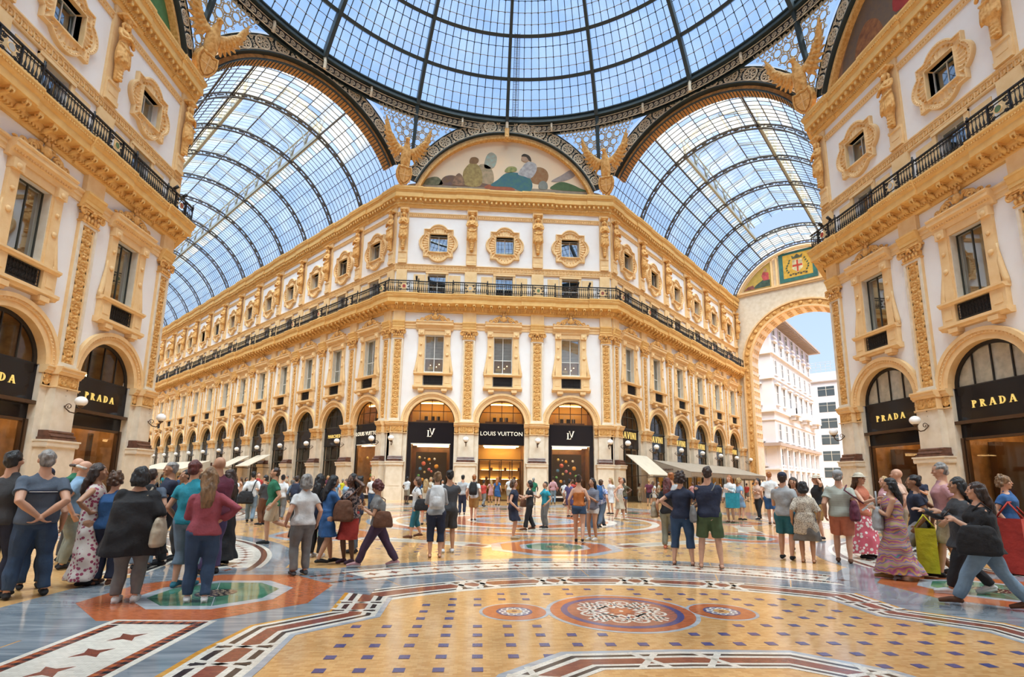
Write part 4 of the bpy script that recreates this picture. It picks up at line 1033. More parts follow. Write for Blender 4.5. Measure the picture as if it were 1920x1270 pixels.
for i in range(16):
    a0, a1 = PI*i/16, PI*(i+1)/16; P = [(5.6*math.cos(a0), 16+5.6*math.sin(a0)), (5.6*math.cos(a0), 22.0), (5.6*math.cos(a1), 22.0), (5.6*math.cos(a1), 16+5.6*math.sin(a1))]
    m.add([(x, y, z) for x in (xe, xe+1.5) for y, z in P], [(0,1,2,3), (7,6,5,4), (0,4,5,1), (1,5,6,2), (2,6,7,3), (3,7,4,0)])
P = [(7.6*math.cos(a), VZ+7.6*math.sin(a)) for a in seg(.36, PI-.36, 24)]; N_ = len(P)
m.add([(x, y, z) for x in (xe, xe+1.5) for y, z in P], [tuple(range(N_)), tuple(range(2*N_-1, N_-1, -1))]+[(i, i+N_, (i+1) % N_+N_, (i+1) % N_) for i in range(N_)]); part('masonry', m, le_)
def parapet(x0, x1, k0, k1):
    m = MB().m(OCHREL); m.prof([(-.9, 23.88), (-.02, 23.88), (-.02, 24.12), (-.10, 24.18), (-.10, 24.30), (-.9, 24.30)], x0, x1, k0, k1)
    m.prof([(-1.2, 24.30), (-.22, 24.30), (-.22, 24.52), (-.16, 24.60), (-.16, 24.68), (-1.2, 24.70)], x0, x1, k0, k1); return m
for nm, loc, rz, x0, x1 in (('left', LCORN, -R45, -LEND, -.4), ('right', RCORN, R45, .4, REND)):
    t = part('trim_1' if nm == 'left' else 'trim_2', parapet(x0, x1, 0, 0), None, loc, rz); tag(t, 'stepped stone parapet above the %s gallery cornice' % nm, 'trim', kind='structure')
t = part('trim_3', parapet(0, LEND, 0, 0), None, (-A, h, 0), R45*3); tag(t, 'parapet under the roof on the hidden side of the left gallery', 'trim', kind='structure')
t = part('trim_4', parapet(-REND, 0, 0, 0), None, (A, h, 0), -R45*3); tag(t, 'parapet under the roof on the hidden side of the right gallery', 'trim', kind='structure')

# ---------------------------------------------------------------- the eight arches under the dome
RI = 7.66; FZ = 22.0; RO = 8.30
def f_out(phi): # radius from (0, VZ) to the outer circle in direction phi
    d = FZ-VZ; q = math.sin(phi)*d; return q+math.sqrt(q*q-(d*d-RO*RO))
def arch_edges(e0=.0, e1=.22, a0=.36):
    m = MB().m(STEEL); n = 48
    m.ring(0, VZ, RI, RI+.06, e0-.25, e1+.05, a0, PI-a0, n)
    for o in (.02,):
        pts = [((f_out(t)-o)*math.cos(t), -e1, VZ+(f_out(t)-o)*math.sin(t)) for t in seg(a0, PI-a0, n)]
        m.tube(pts, .05, 5); m.tube([(x, y+.12, z) for x, y, z in pts], .04, 4)
    m.m(FRET); m.tube([((RI+.14)*math.cos(t), -e1+.02, VZ+(RI+.14)*math.sin(t)) for t in seg(a0, PI-a0, n)], .035, 5)
    m.tube([((f_out(t)-.12)*math.cos(t), -e1+.02, VZ+(f_out(t)-.12)*math.sin(t)) for t in seg(a0, PI-a0, n)], .03, 5)
    return m
def arch_back(e=.06, a0=.36): # dark web behind the fretwork
    m = MB().m(STEEL); n = 40; vs = []; fs = []
    for t in seg(a0, PI-a0, n):
        for r in (RI+.02, f_out(t)-.02): vs.append((r*math.cos(t), -e, VZ+r*math.sin(t)))
    for i in range(n): fs.append((2*i, 2*i+1, 2*i+3, 2*i+2))
    m.add(vs, fs); return m
def fret_ros(R):
    m = MB().m(FRET); n = 8
    m.tube([(R*math.cos(a), 0, R*math.sin(a)) for a in seg(0, 2*PI, 16)[:-1]], R*.13, 5, closed=True)
    m.tube([(R*.22*math.cos(a), 0, R*.22*math.sin(a)) for a in seg(0, 2*PI, 8)[:-1]], R*.10, 4, closed=True)
    for k in range(n):
        a = 2*PI*k/n; m.tube([(R*.2*math.cos(a), 0, R*.2*math.sin(a)), (R*.95*math.cos(a), 0, R*.95*math.sin(a))], R*.07, 4)
        b = a+PI/n; m.tube([(R*.62*math.cos(b)+R*.20*math.cos(q), 0, R*.62*math.sin(b)+R*.20*math.sin(q)) for q in seg(0, 2*PI, 6)[:-1]], R*.065, 3, closed=True)
    return m
def fret_link(R):
    m = MB().m(FRET)
    for sg in (-1, 1):
        m.tube([(x, 0, sg*z) for x, z in spiral(0, R*.62, R*.30, R*.08, 0, 1.3, 12)], R*.09, 4)
        m.tube([(R*.18*math.cos(q), 0, sg*R*.15+R*.12*math.sin(q)) for q in seg(0, 2*PI, 6)[:-1]], R*.05, 3, closed=True)
    return m
def rust_soffit(a0=.36):
    m = MB().m(RUST); m.ring(0, VZ, RI-.30, RI-.02, -.95, -.10, a0, PI-a0, 44); m.m(STEEL)
    for t in seg(a0, PI-a0, 62): m.tube([((RI-.32)*math.cos(t), .0, VZ+(RI-.36)*math.sin(t)), ((RI-.32)*math.cos(t), .95, VZ+(RI-.32)*math.sin(t))], .03, 4)
    m.ring(0, VZ, RI-.36, RI-.28, -.14, -.02, a0, PI-a0, 44); return m
def keystone():
    m = MB().m(GOLD); m.bx(0, VZ+RI-.42, .34, .75, -.02, .40); m.prof([(0, VZ+RI-.62), (.30, VZ+RI-.62), (.36, VZ+RI-.50), (.30, VZ+RI-.40), (0, VZ+RI-.40)], -.22, .22)
    m.ell((0, -.36, VZ+RI-.48), (.16, .12, .14), 10, 6); m.m(FRET); m.bx(0, VZ+RI+.3, .22, .95, 0, .36); m.bx(0, VZ+RI+.35, .12, .8, .36, .40); return m
def lunette(face):
    t = empty('arch_mural', {'F': 'half-round mural of a resting woman in a blue skirt over the building straight ahead', 'L': 'half-round mural above the cornice of the left building', 'R': 'half-round mural in dark reds above the cornice of the right building'}[face], 'mural')
    sky = {'F': (.80, .56, .36), 'L': (.55, .45, .22), 'R': (.42, .20, .10)}[face]; sky2 = {'F': (.66, .54, .40), 'L': (.25, .42, .25), 'R': (.20, .12, .08)}[face]
    m = MB().m(mat('mural_sky'+face, sky, .8, noise=1, scale=.35, col2=sky2)); pts = [(-7.2, 23.85)]+[(7.3*math.cos(a), VZ+7.3*math.sin(a)) for a in seg(PI-.335, .335, 40)]+[(7.2, 23.85)]
    m.poly(pts, .30, .36); part('painted_ground', m, t)
    m = MB().m(GOLD); m.ring(0, VZ, 7.28, 7.5, -.36, .06, .325, PI-.325, 44); m.m(OCHREL); m.ring(0, VZ, 7.5, 7.68, -.3, -.02, .325, PI-.325, 44); part('moulded_frame', m, t)
    def blob(nm, pts_, c, d=0, c2=None):
        pts_ = [(x*1.08, z+.42) for x, z in pts_]
        # a smooth painted patch through the outline points (Catmull-Rom)
        P = [Vector(p) for p in pts_]; out = []; n = len(P)
        for i in range(n):
            p0, p1, p2, p3 = P[i-1], P[i], P[(i+1) % n], P[(i+2) % n]
            for q in (0, .25, .5, .75):
                out.append(tuple(.5*((2*p1)+(p2-p0)*q+(2*p0-5*p1+4*p2-p3)*q*q+(3*p1-p0-3*p2+p3)*q**3)))
        m = MB().m(mat('paint_%d' % len(MATS), tuple(q_*.7 for q_ in c), .8, noise=.6, scale=3.5, col2=tuple(q_*.55 for q_ in (c2 or c)))); m.poly(out, .285-d*.004, .30); part(nm, m, t)
    if face == 'F':
        blob('painted_ledge', [(-6.6, 23.9), (-6.6, 24.25), (-3, 24.3), (0, 24.25), (3.5, 24.3), (6.6, 24.2), (6.6, 23.9), (0, 23.88)], (.42, .33, .24))
        blob('painted_trees', [(-2.6, 24.4), (-2.4, 25.4), (-1.9, 26.2), (-1.2, 26.0), (-.9, 25.2), (-1.1, 24.5)], (.60, .40, .24), 1, (.45, .36, .2))
        blob('painted_wares', [(-4.9, 24.3), (-4.6, 24.9), (-4.0, 25.1), (-3.4, 24.9), (-2.9, 24.6), (-1.4, 24.5), (-1.3, 24.2), (-4.8, 24.2)], (.17, .10, .10), 2, (.30, .16, .06))
        blob('painted_man', [(-3.0, 24.3), (-3.2, 25.3), (-2.9, 26.0), (-2.5, 26.3), (-2.0, 26.0), (-1.75, 25.2), (-1.9, 24.3)], (.50, .36, .12), 3, (.38, .24, .08))
        blob('painted_man_head', [(-2.72, 26.25), (-2.65, 26.7), (-2.3, 26.8), (-2.05, 26.6), (-2.2, 26.25)], (.32, .16, .06), 4)
        blob('painted_globe', [(2.0, 24.8), (1.9, 25.7), (2.4, 26.2), (3.0, 26.0), (3.2, 25.4), (2.9, 24.8)], (.36, .15, .05), 2, (.52, .28, .12))
        blob('painted_skirt', [(-1.1, 24.35), (-.6, 24.9), (0, 25.5), (.9, 25.6), (1.7, 25.3), (2.0, 24.6), (1.8, 24.0), (1.1, 24.0), (.4, 24.3)], (.05, .16, .22), 4, (.10, .26, .22))
        blob('painted_bodice', [(.9, 25.5), (1.2, 26.1), (1.6, 26.6), (2.2, 26.5), (2.3, 25.9), (1.9, 25.2), (1.4, 25.3)], (.66, .60, .58), 5, (.5, .45, .45))
        blob('painted_head', [(1.15, 26.75), (1.2, 27.1), (1.5, 27.25), (1.7, 26.9), (1.5, 26.6)], (.62, .38, .24), 6); blob('painted_hair', [(1.15, 27.1), (1.35, 27.32), (1.75, 27.15), (1.9, 26.7), (1.68, 26.8), (1.5, 27.05)], (.08, .05, .03), 7)
        blob('painted_jug', [(2.5, 24.3), (2.5, 24.8), (2.8, 25.0), (3.1, 24.8), (3.1, 24.3)], (.30, .30, .26), 5); blob('painted_leaves', [(3.5, 24.3), (3.6, 24.7), (4.2, 25.0), (5.0, 24.8), (5.6, 24.5), (6.1, 24.25)], (.10, .17, .06), 4)
        blob('painted_rug', [(-1.5, 24.1), (-1.2, 24.45), (0, 24.45), (.6, 24.2), (.5, 24.0)], (.45, .12, .05), 3); blob('painted_cloud', [(3.4, 25.0), (4.2, 25.6), (4.9, 26.1), (5.2, 25.6), (4.4, 25.1)], (.48, .38, .34), 1)
        blob('painted_seated_boy', [(-3.9, 24.3), (-3.8, 24.9), (-3.5, 25.3), (-3.2, 25.0), (-3.1, 24.3)], (.42, .22, .12), 5, (.2, .12, .08))
        blob('painted_bush', [(-6.1, 24.2), (-5.8, 24.7), (-5.1, 24.9), (-4.7, 24.5), (-4.8, 24.2)], (.25, .22, .12), 2, (.14, .15, .08))
        blob('painted_branch', [(-1.6, 25.9), (-1.5, 26.9), (-1.1, 27.3), (-.7, 26.9), (-.9, 26.0)], (.42, .50, .42), 1, (.6, .5, .36))
        blob('painted_flowers', [(-.1, 25.7), (.2, 26.1), (.7, 26.1), (.8, 25.8), (.3, 25.6)], (.55, .45, .15), 6, (.2, .3, .1))
    elif face == 'R':
        blob('painted_temple', [(-5, 24.0), (-4.6, 26.4), (-3.2, 27.3), (0, 27.6), (3, 26.5), (4, 24)], (.18, .12, .09), 1, (.30, .18, .10))
        blob('painted_lion', [(-4.6, 24.1), (-4.4, 25.3), (-3.7, 25.9), (-3.0, 25.3), (-2.9, 24.1)], (.45, .17, .05), 2, (.3, .1, .04)); blob('painted_red_robe', [(-2.0, 24.6), (-1.9, 26.0), (-1.0, 27.2), (.2, 27.2), (.6, 25.8), (.2, 24.4)], (.50, .04, .03), 3)
    else:
        blob('painted_figure', [(-2, 24.0), (-1.8, 26), (-.8, 27.2), (.4, 26.9), (1.2, 25), (1.4, 24)], (.5, .3, .15), 2); blob('painted_green_hill', [(3.0, 24.0), (4.0, 25.6), (5.4, 25.8), (6.6, 24.1)], (.12, .30, .10), 2)
    return t
def dome_arch(k):
    ang = k*R45 # outward direction of the face: 0 = +y, turning clockwise
    odd = k % 2; dist = AO if odd else A; loc = (math.sin(ang)*dist, math.cos(ang)*dist, 0); rz = -ang
    nm = {0: 'over the building straight ahead', 1: 'over the right gallery opening', 2: 'over the right building', 3: 'behind on the right', 4: 'behind the camera', 5: 'behind on the left', 6: 'over the left building', 7: 'over the left gallery opening'}[k]
    a0 = .56 if odd else .40
    t = empty('fretwork_arch', 'dark iron arch with cream fretwork rosettes %s' % nm, 'arch', loc, rz, kind='structure')
    part('arch_rims', cached('ae%d' % odd, lambda: arch_edges(a0=a0)), t); part('arch_web', cached('ab%d' % odd, lambda: arch_back(a0=a0)), t)
    part('soffit', cached('rs%d' % odd, lambda: rust_soffit(a0)), t)
    a = PI/2; up = []
    while a < PI-a0-.06:
        w = (f_out(a)-RI)*.5; up.append((a, w)); a += 2.25*w*.96/8.05+.012
    for (a, w) in up:
        for s_ in ((1,) if abs(a-PI/2) < 1e-6 else (1, -1)):
            aa = a if s_ > 0 else PI-a; r = RI+w+.02; R = round((w*.80)/.02)*.02
            if abs(a-PI/2) > 1e-6 or odd: part('fret_rosette', cached('fr%.2f' % R, lambda: fret_ros(R)), t, (r*math.cos(aa), -.20, VZ+r*math.sin(aa)), rot=(0, PI/2-aa, 0))
            if abs(a-PI/2) > 1e-6 or s_ > 0:
                pass
    for i in range(len(up)-1):
        for s_ in (1, -1):
            am = (up[i][0]+up[i+1][0])/2; aa = am if s_ > 0 else PI-am; w = up[i][1]; R = round(w*.8/.02)*.02
            part('fret_scroll', cached('fl%.2f' % R, lambda: fret_link(R)), t, ((RI+w+.02)*math.cos(aa), -.20, VZ+(RI+w+.02)*math.sin(aa)), rot=(0, PI/2-aa, 0))
    if not odd: part('keystone', cached('key', keystone), t)
    return t
for k in range(8): dome_arch(k)
for face, loc, rz in (('F', (0, A, 0), 0), ('L', (-A, 0, 0), PI/2), ('R', (A, 0, 0), -PI/2)):
    t = lunette(face); t.location = loc; t.rotation_euler = (0, 0, rz)

# ---------------------------------------------------------------- dome
DZ, DR = 19.0, 21.75
def sph(el, az, R=DR): return (R*math.cos(el)*math.sin(az), R*math.cos(el)*math.cos(az), DZ+R*math.sin(el))
EL = [math.radians(31.9+7.42*i) for i in range(8)]; SEC = PI/8
dome = empty('ceiling_dome', 'great iron and glass dome over the crossing', 'dome', kind='structure')
def drib():
    m = MB().m(STEEL); n = 30
    vs = []; fs = []
    for i in range(n+1):
        el = EL[0]-.01+(EL[-1]-EL[0])*i/n; w = .13-.05*i/n; up = sph(el, 0, DR+.05); dn = sph(el, 0, DR-.50+.15*i/n)
        vs += [(-w, up[1], up[2]), (w, up[1], up[2]), (w, dn[1], dn[2]), (-w, dn[1], dn[2])]
    for i in range(n):
        for k in range(4): fs.append((4*i+k, 4*i+(k+1) % 4, 4*i+4+(k+1) % 4, 4*i+4+k))
    m.add(vs, fs); return m
def dring(el, w, d):
    m = MB().m(STEEL); n = 128; vs = []; fs = []
    for i in range(n):
        az = 2*PI*i/n
        for (de, R) in ((-w, DR+.05), (w, DR+.05), (w, DR-d), (-w, DR-d)): vs.append(sph(el+de/DR, az, R))
    for i in range(n):
        for k in range(4): j = (i+1) % n; fs.append((4*i+k, 4*i+(k+1) % 4, 4*j+(k+1) % 4, 4*j+k))
    m.add(vs, fs); return m
for i in range(16): part('rib', cached('drib', drib), dome, rz=-SEC*i)
for i, el in enumerate(EL):
    if i: part('ring_beam', dring(el, .12, .30), dome)
m = MB().m(STEEL); pr = [(18.15, 30.05), (18.15, 30.22), (18.35, 30.26), (18.35, 30.5), (18.25, 30.54), (18.25, 30.62), (18.9, 30.62), (18.9, 29.35), (18.72, 29.35), (18.72, 29.98), (18.45, 30.05)]
vs = []; fs = []; n = 128
for i in range(n):
    for r, z in pr: vs.append((r*math.sin(2*PI*i/n), r*math.cos(2*PI*i/n), z))
for i in range(n):
    for k in range(len(pr)): j = (i+1) % n; L = len(pr); fs.append((L*i+k, L*i+(k+1) % L, L*j+(k+1) % L, L*j+k))
m.add(vs, fs); part('springing_ring', m, dome)
NS = 11
def dpane(b, r, s):
    e0 = EL[b]+(EL[b+1]-EL[b])*r/4; e1 = EL[b]+(EL[b+1]-EL[b])*(r+1)/4; a0 = SEC*s/NS; a1 = SEC*(s+1)/NS; g = .0006
    m = MB().m(GROOF); lap = .012*(r % 2)
    m.add([sph(e0+g, a0+g, DR+lap), sph(e0+g, a1-g, DR+lap), sph(e1-g, a1-g, DR+lap), sph(e1-g, a0+g, DR+lap)], [(0,1,2,3)]); return m
def dbars(b):
    m = MB().m(STEEL)
    for s in range(1, NS):
        az = SEC*s/NS; m.tube([sph(EL[b]+(EL[b+1]-EL[b])*t, az, DR-.05) for t in (0, .25, .5, .75, 1)], .032, 4, smooth=False)
        for r in (1, 2, 3): p = sph(EL[b]+(EL[b+1]-EL[b])*r/4, az, DR-.07); m.ell(p, (.065, .065, .065), 5, 4)
    return m
def dlap(b, r):
    m = MB().m(RIBG if r != 3 else STEEL)
    m.tube([sph(EL[b]+(EL[b+1]-EL[b])*r/4+(.0008 if i % 2 else 0), SEC*i/NS/2, DR-.10) for i in range(NS*2+1)], .024, 3, smooth=False); return m
for sec in range(16):
    az0 = -SEC*sec
    for b in range(7):
        part('glazing_bars', cached('db%d' % b, lambda: dbars(b)), dome, rz=az0)
        for r in (1, 2, 3): part('purlin', cached('dl%d%d' % (b, r), lambda: dlap(b, r)), dome, rz=az0)
        near = sec in (0, 15) and b < 3
        if near:
            for r in range(4):
                for s in range(NS): part('glass_pane', cached('dp%d_%d_%d' % (b, r, s), lambda: dpane(b, r, s)), dome, rz=az0)
        else:
            def allp():
                q = MB().m(GROOF)
                for r in range(4):
                    for s in range(NS): p = dpane(b, r, s); q.add(p.v, p.f)
                return q.mesh()
            part('glass_panes', cached('dpa%d' % b, allp), dome, rz=az0, kind='stuff')
# service ladder on the inside of the dome
m = MB().m(RIBM)
for i in range(60):
    el = EL[0]+.01+(EL[2]-EL[0])*i/60; a, b_ = sph(el, .022, DR-.3), sph(el, .048, DR-.3); m.tube([a, b_], .015, 4)
for az in (.022, .048): m.tube([sph(EL[0]+.01+(EL[2]-EL[0])*i/8, az, DR-.3) for i in range(9)], .02, 4)
part('ladder', m, dome)

# ---------------------------------------------------------------- scroll frieze, spandrel lattices, struts
def scroll_strip():
    m = MB().m(RIBM); R = 18.5; n = 8; vs = []; fs = []
    for i in range(n+1):
        az = SEC/2*i/n
        for z in (29.33, 29.98): vs.append((R*math.sin(az), R*math.cos(az), z))
    for i in range(n): fs.append((2*i, 2*i+1, 2*i+3, 2*i+2))
    m.add(vs, fs); m.m(FRET); R = 18.42; k = 9; d = SEC/2*R/k
    for i in range(k):
        c = (i+.5)*d
        P = spiral(c, 29.66, .17, .03, -PI*.2, 1.6, 16); P = [(c-d*.5, 29.50)]+P if False else P
        m.tube([(R*math.sin(x/R), R*math.cos(x/R), z) for x, z in P], .026, 4)
        m.tube([(R*math.sin(x/R), R*math.cos(x/R), z) for x, z in [(c-d*.45, 29.48), (c-.02, 29.47), (c+.14, 29.58)]], .024, 4)
    for z in (29.36, 29.95): m.tube([(R*math.sin(SEC/2*i/6), R*math.cos(SEC/2*i/6), z) for i in range(7)], .03, 4)
    return m
frz = empty('scroll_frieze', 'ring of cream running scrolls beneath the dome', 'frieze', kind='structure')
for i in range(32): part('scroll_strip', cached('ss', scroll_strip), frz, rz=-SEC/2*i, kind='stuff')
CORN_AZ = math.atan2(h, A)
def rho_oct(az):
    az = abs(az) % (PI/2)
    if az > PI/4: az = PI/2-az
    return (A/math.cos(az)) if az <= CORN_AZ else AO/math.cos(PI/4-az)
def arch_top(az):
    a_ = abs(az) % (PI/2)
    if a_ > PI/4: a_ = PI/2-a_
    x = A*math.tan(a_) if a_ <= CORN_AZ else AO*math.tan(PI/4-a_)
    return FZ+math.sqrt(max(0, RO*RO-x*x)) if x < RO else 24.0
def spP(az, z, off=0):
    r0 = rho_oct(az)+.05; t = min(1, max(0, (z-24)/5.6)); r = r0+(18.55-r0)*t+off; return (r*math.sin(az), r*math.cos(az), z)
def spandrel(a0, a1, label):
    t = empty('spandrel_lattice', label, 'lattice', kind='structure')
    m = MB().m(GROOF); n = 20; vs = []; fs = []
    for i in range(n+1):
        az = a0+(a1-a0)*i/n; zb = min(29.3, arch_top(az))
        for j in range(5): vs.append(spP(az, zb+(29.5-zb)*j/4, .15))
    for i in range(n):
        for j in range(4): fs.append((i*5+j, i*5+j+1, (i+1)*5+j+1, (i+1)*5+j))
    m.add(vs, fs); part('blue_glass', m, t)
    m = MB().m(LATT); big = MB().m(LATT); d = .60
    zi = 0; z = 29.05
    while z > 24.2:
        k = -40
        while k < 40:
            az = (a0+a1)/2+(k+(.5 if zi % 2 else 0))*d/18.6; k += 1
            if az < a0+.008 or az > a1-.008: continue
            m_ = z-arch_top(az)
            if m_ < .18: continue
            R = .25; q = big
            if m_ < .5 or z > 28.9: R = .17
            n_ = 10
            q.tube([spP(az+R*math.cos(u)/18.6, z+R*math.sin(u), -.02) for u in seg(0, 2*PI, n_)[:-1]], .048, 4, closed=True)
            for u in seg(PI/6, PI/6+2*PI, 6)[:-1]:
                for rr in (.36,):
                    q.tube([spP(az+(rr*math.cos(u)+.075*math.cos(w))/18.6, z+rr*math.sin(u)+.075*math.sin(w), -.02) for w in seg(0, 2*PI, 5)[:-1]], .03, 3, closed=True)
        zi += 1; z -= d*.87
    for i in range(int((a1-a0)*18.6/.3)): # scalloped top edge
        az = a0+(i+.5)*.3/18.6
        if arch_top(az) < 28.9: q.tube([spP(az+.15*math.cos(u)/18.6, 29.33-.22*math.sin(u), -.03) for u in seg(0, PI, 6)], .035, 4)
    part('lattice_rings', big, t, kind='stuff'); return t
side = ['straight ahead, left of the mural', 'straight ahead, right of the mural']
jobs = []
for s_ in (-1, 1):
    pass
def corner_az(k): # the eight corners, clockwise from just right of straight ahead
    base = (k//2)*PI/2; return base+(CORN_AZ if k % 2 == 0 else PI/2-CORN_AZ)
CN = {0: 'right of the centre mural', 1: 'right gallery arch and right building', 2: 'far right building side', 3: 'behind right', 4: 'behind centre right', 5: 'behind centre left', 6: 'left gallery arch and left building', 7: 'left of the centre mural'}
corner_list = [(CORN_AZ, 'between the centre mural and right gallery arch'), (PI/2-CORN_AZ, 'between the right gallery arch and right building'), (-CORN_AZ, 'between the centre mural and left gallery arch'), (-(PI/2-CORN_AZ), 'between the left gallery arch and left building'),
               (PI/2+CORN_AZ, 'at the near end of the right building'), (-(PI/2+CORN_AZ), 'at the near end of the left building')]
for c_, w_ in corner_list:
    a_ = abs(c_); lo, hi = (0.01, PI/4-.01) if a_ < PI/4 else (PI/4+.01, PI/2-.01) if a_ < PI/2 else (PI/2+.01, 3*PI/4-.01)
    lo, hi = (lo, hi) if c_ > 0 else (-hi, -lo)
    mid = c_
    spandrel(lo, hi, 'cream iron lattice over blue glass '+w_)
    st = MB().m(STEEL)
    for da in (-.5, .5):
        pass
    az = round(c_/SEC)*SEC
    st.tube([spP(az, 30.1, -.15), spP(az, 28.0, -.15), spP(az, 26.2, -.1)], [.19, .17, .14], 4, smooth=False)
    tag(part('strut', st), 'dark iron strut below the dome ring '+w_, 'strut', kind='structure')
for i in range(-10, 11):
    if i % 4 == 0 and i % 8 != 0 or i % 2: 
        az = i*SEC/2
        if i % 2 == 0: continue
        m = MB().m(FRET); zb = max(arch_top(az)-.1, 28.9)
        P = [spP(az, 30.0, -.22), spP(az, 29.6, -.26), spP(az, (29.6+zb)/2, -.20), spP(az, zb, -.14)]
        m.tube(P, .10, 4, smooth=False); part('frieze_bracket', m, frz)
for i in (-2, 2, -6, 6):
    az = i*SEC/2*1.0; az = (PI/4 if i > 0 else -PI/4) if abs(i) == 2 else (3*PI/4 if i > 0 else -3*PI/4)
    m = MB().m(FRET); m.tube([spP(az, 30.1, -.3), spP(az, 29.7, -.42), spP(az, 29.2, -.42)], .12, 4, smooth=False); part('frieze_bracket', m, frz)

# ---------------------------------------------------------------- eagles on the corners
def eagle_body():
    m = MB().m(GOLD)
    m.add(*loft([(0, -.1, .95, .18, .16), (0, -.12, 1.25, .30, .26), (0, -.10, 1.7, .36, .30), (0, -.08, 2.1, .30, .26), (0, -.10, 2.4, .19, .18), (0, -.14, 2.62, .15, .15)]))
    m.ell((-.02, -.18, 2.76), (.16, .20, .15), 12, 8); m.tube([(-.08, -.30, 2.78), (-.20, -.40, 2.74), (-.25, -.42, 2.62)], [.08, .055, .02], 6)
    for sg in (-1, 1):
        m.tube([(sg*.16, -.15, 1.5), (sg*.20, -.22, 1.15), (sg*.18, -.24, .95)], [.19, .14, .10], 8); m.ell((sg*.2, -.3, .92), (.12, .12, .07))
        m.ell((sg*.40, -.05, 2.05), (.24, .16, .22))
    for k in range(5): m.tube([((k-2)*.09, -.02, 1.1), ((k-2)*.14, .05, .45)], [.08, .05], 6)
    return fuse(m, .035, .5)
def eagle_wing(sg):
    m = MB().m(GOLD)
    m.tube([(sg*.30, 0, 2.0), (sg*.75, .05, 2.35), (sg*1.15, .08, 2.9)], [.20, .17, .12], 8)
    for k in range(9): # long flight feathers
        t = k/8; bx_, bz_ = sg*(.45+.68*t), 2.1+.75*t; a = math.radians(-62+118*t); L = 1.15+.35*t
        dx, dz = sg*math.cos(a)*L*.55, math.sin(a)*L*.8+.1
        m.tube([(bx_, .06, bz_), (bx_+dx*.6, .10, bz_+dz*.55-.05), (bx_+dx, .10, bz_+dz)], [.09, .13, .05], 6)
    for k in range(7):
        t = k/6; bx_, bz_ = sg*(.40+.60*t), 2.05+.70*t; a = math.radians(-70+100*t)
        m.tube([(bx_, -.04, bz_), (bx_+sg*math.cos(a)*.35, -.05, bz_+math.sin(a)*.45)], [.11, .08], 6)
    return fuse(m, .035, .6)
def shield():
    m = MB().m(GOLD); out = [(-.42, .95), (-.50, .6), (-.46, .25), (-.25, -.10), (0, -.28), (.25, -.10), (.46, .25), (.50, .6), (.42, .95), (.2, .86), (0, .95), (-.2, .86)]
    m.poly(out, -.34, .10); m.poly([(x*.78, .34+(z-.34)*.78) for x, z in out], -.42, -.30)
    m.tube([(x, -.34, z) for x, z in out], .07, 6, closed=True); m.m(OCHREL); m.box(-.02, .02, -.44, -.40, -.1, .8); m.box(-.36, .36, -.44, -.40, .36, .40)
    m.m(GOLD); m.ell((0, -.3, -.34), (.14, .12, .12)); return m
for c_, w_ in corner_list:
    az = c_; r = A/math.cos(CORN_AZ)-.42
    t = empty('eagle_statue', 'golden eagle with raised wings over a shield '+w_, 'statue', (r*math.sin(az), r*math.cos(az), 24.35), -az, sc=(1.12, 1.12, 1.12)); t.rotation_euler = (math.radians(19), 0, -az)
    part('body', cached('eb', eagle_body), t); part('wing', cached('ewl', lambda: eagle_wing(-1)), t); part('wing', cached('ewr', lambda: eagle_wing(1)), t); part('shield', cached('esh', shield), t)
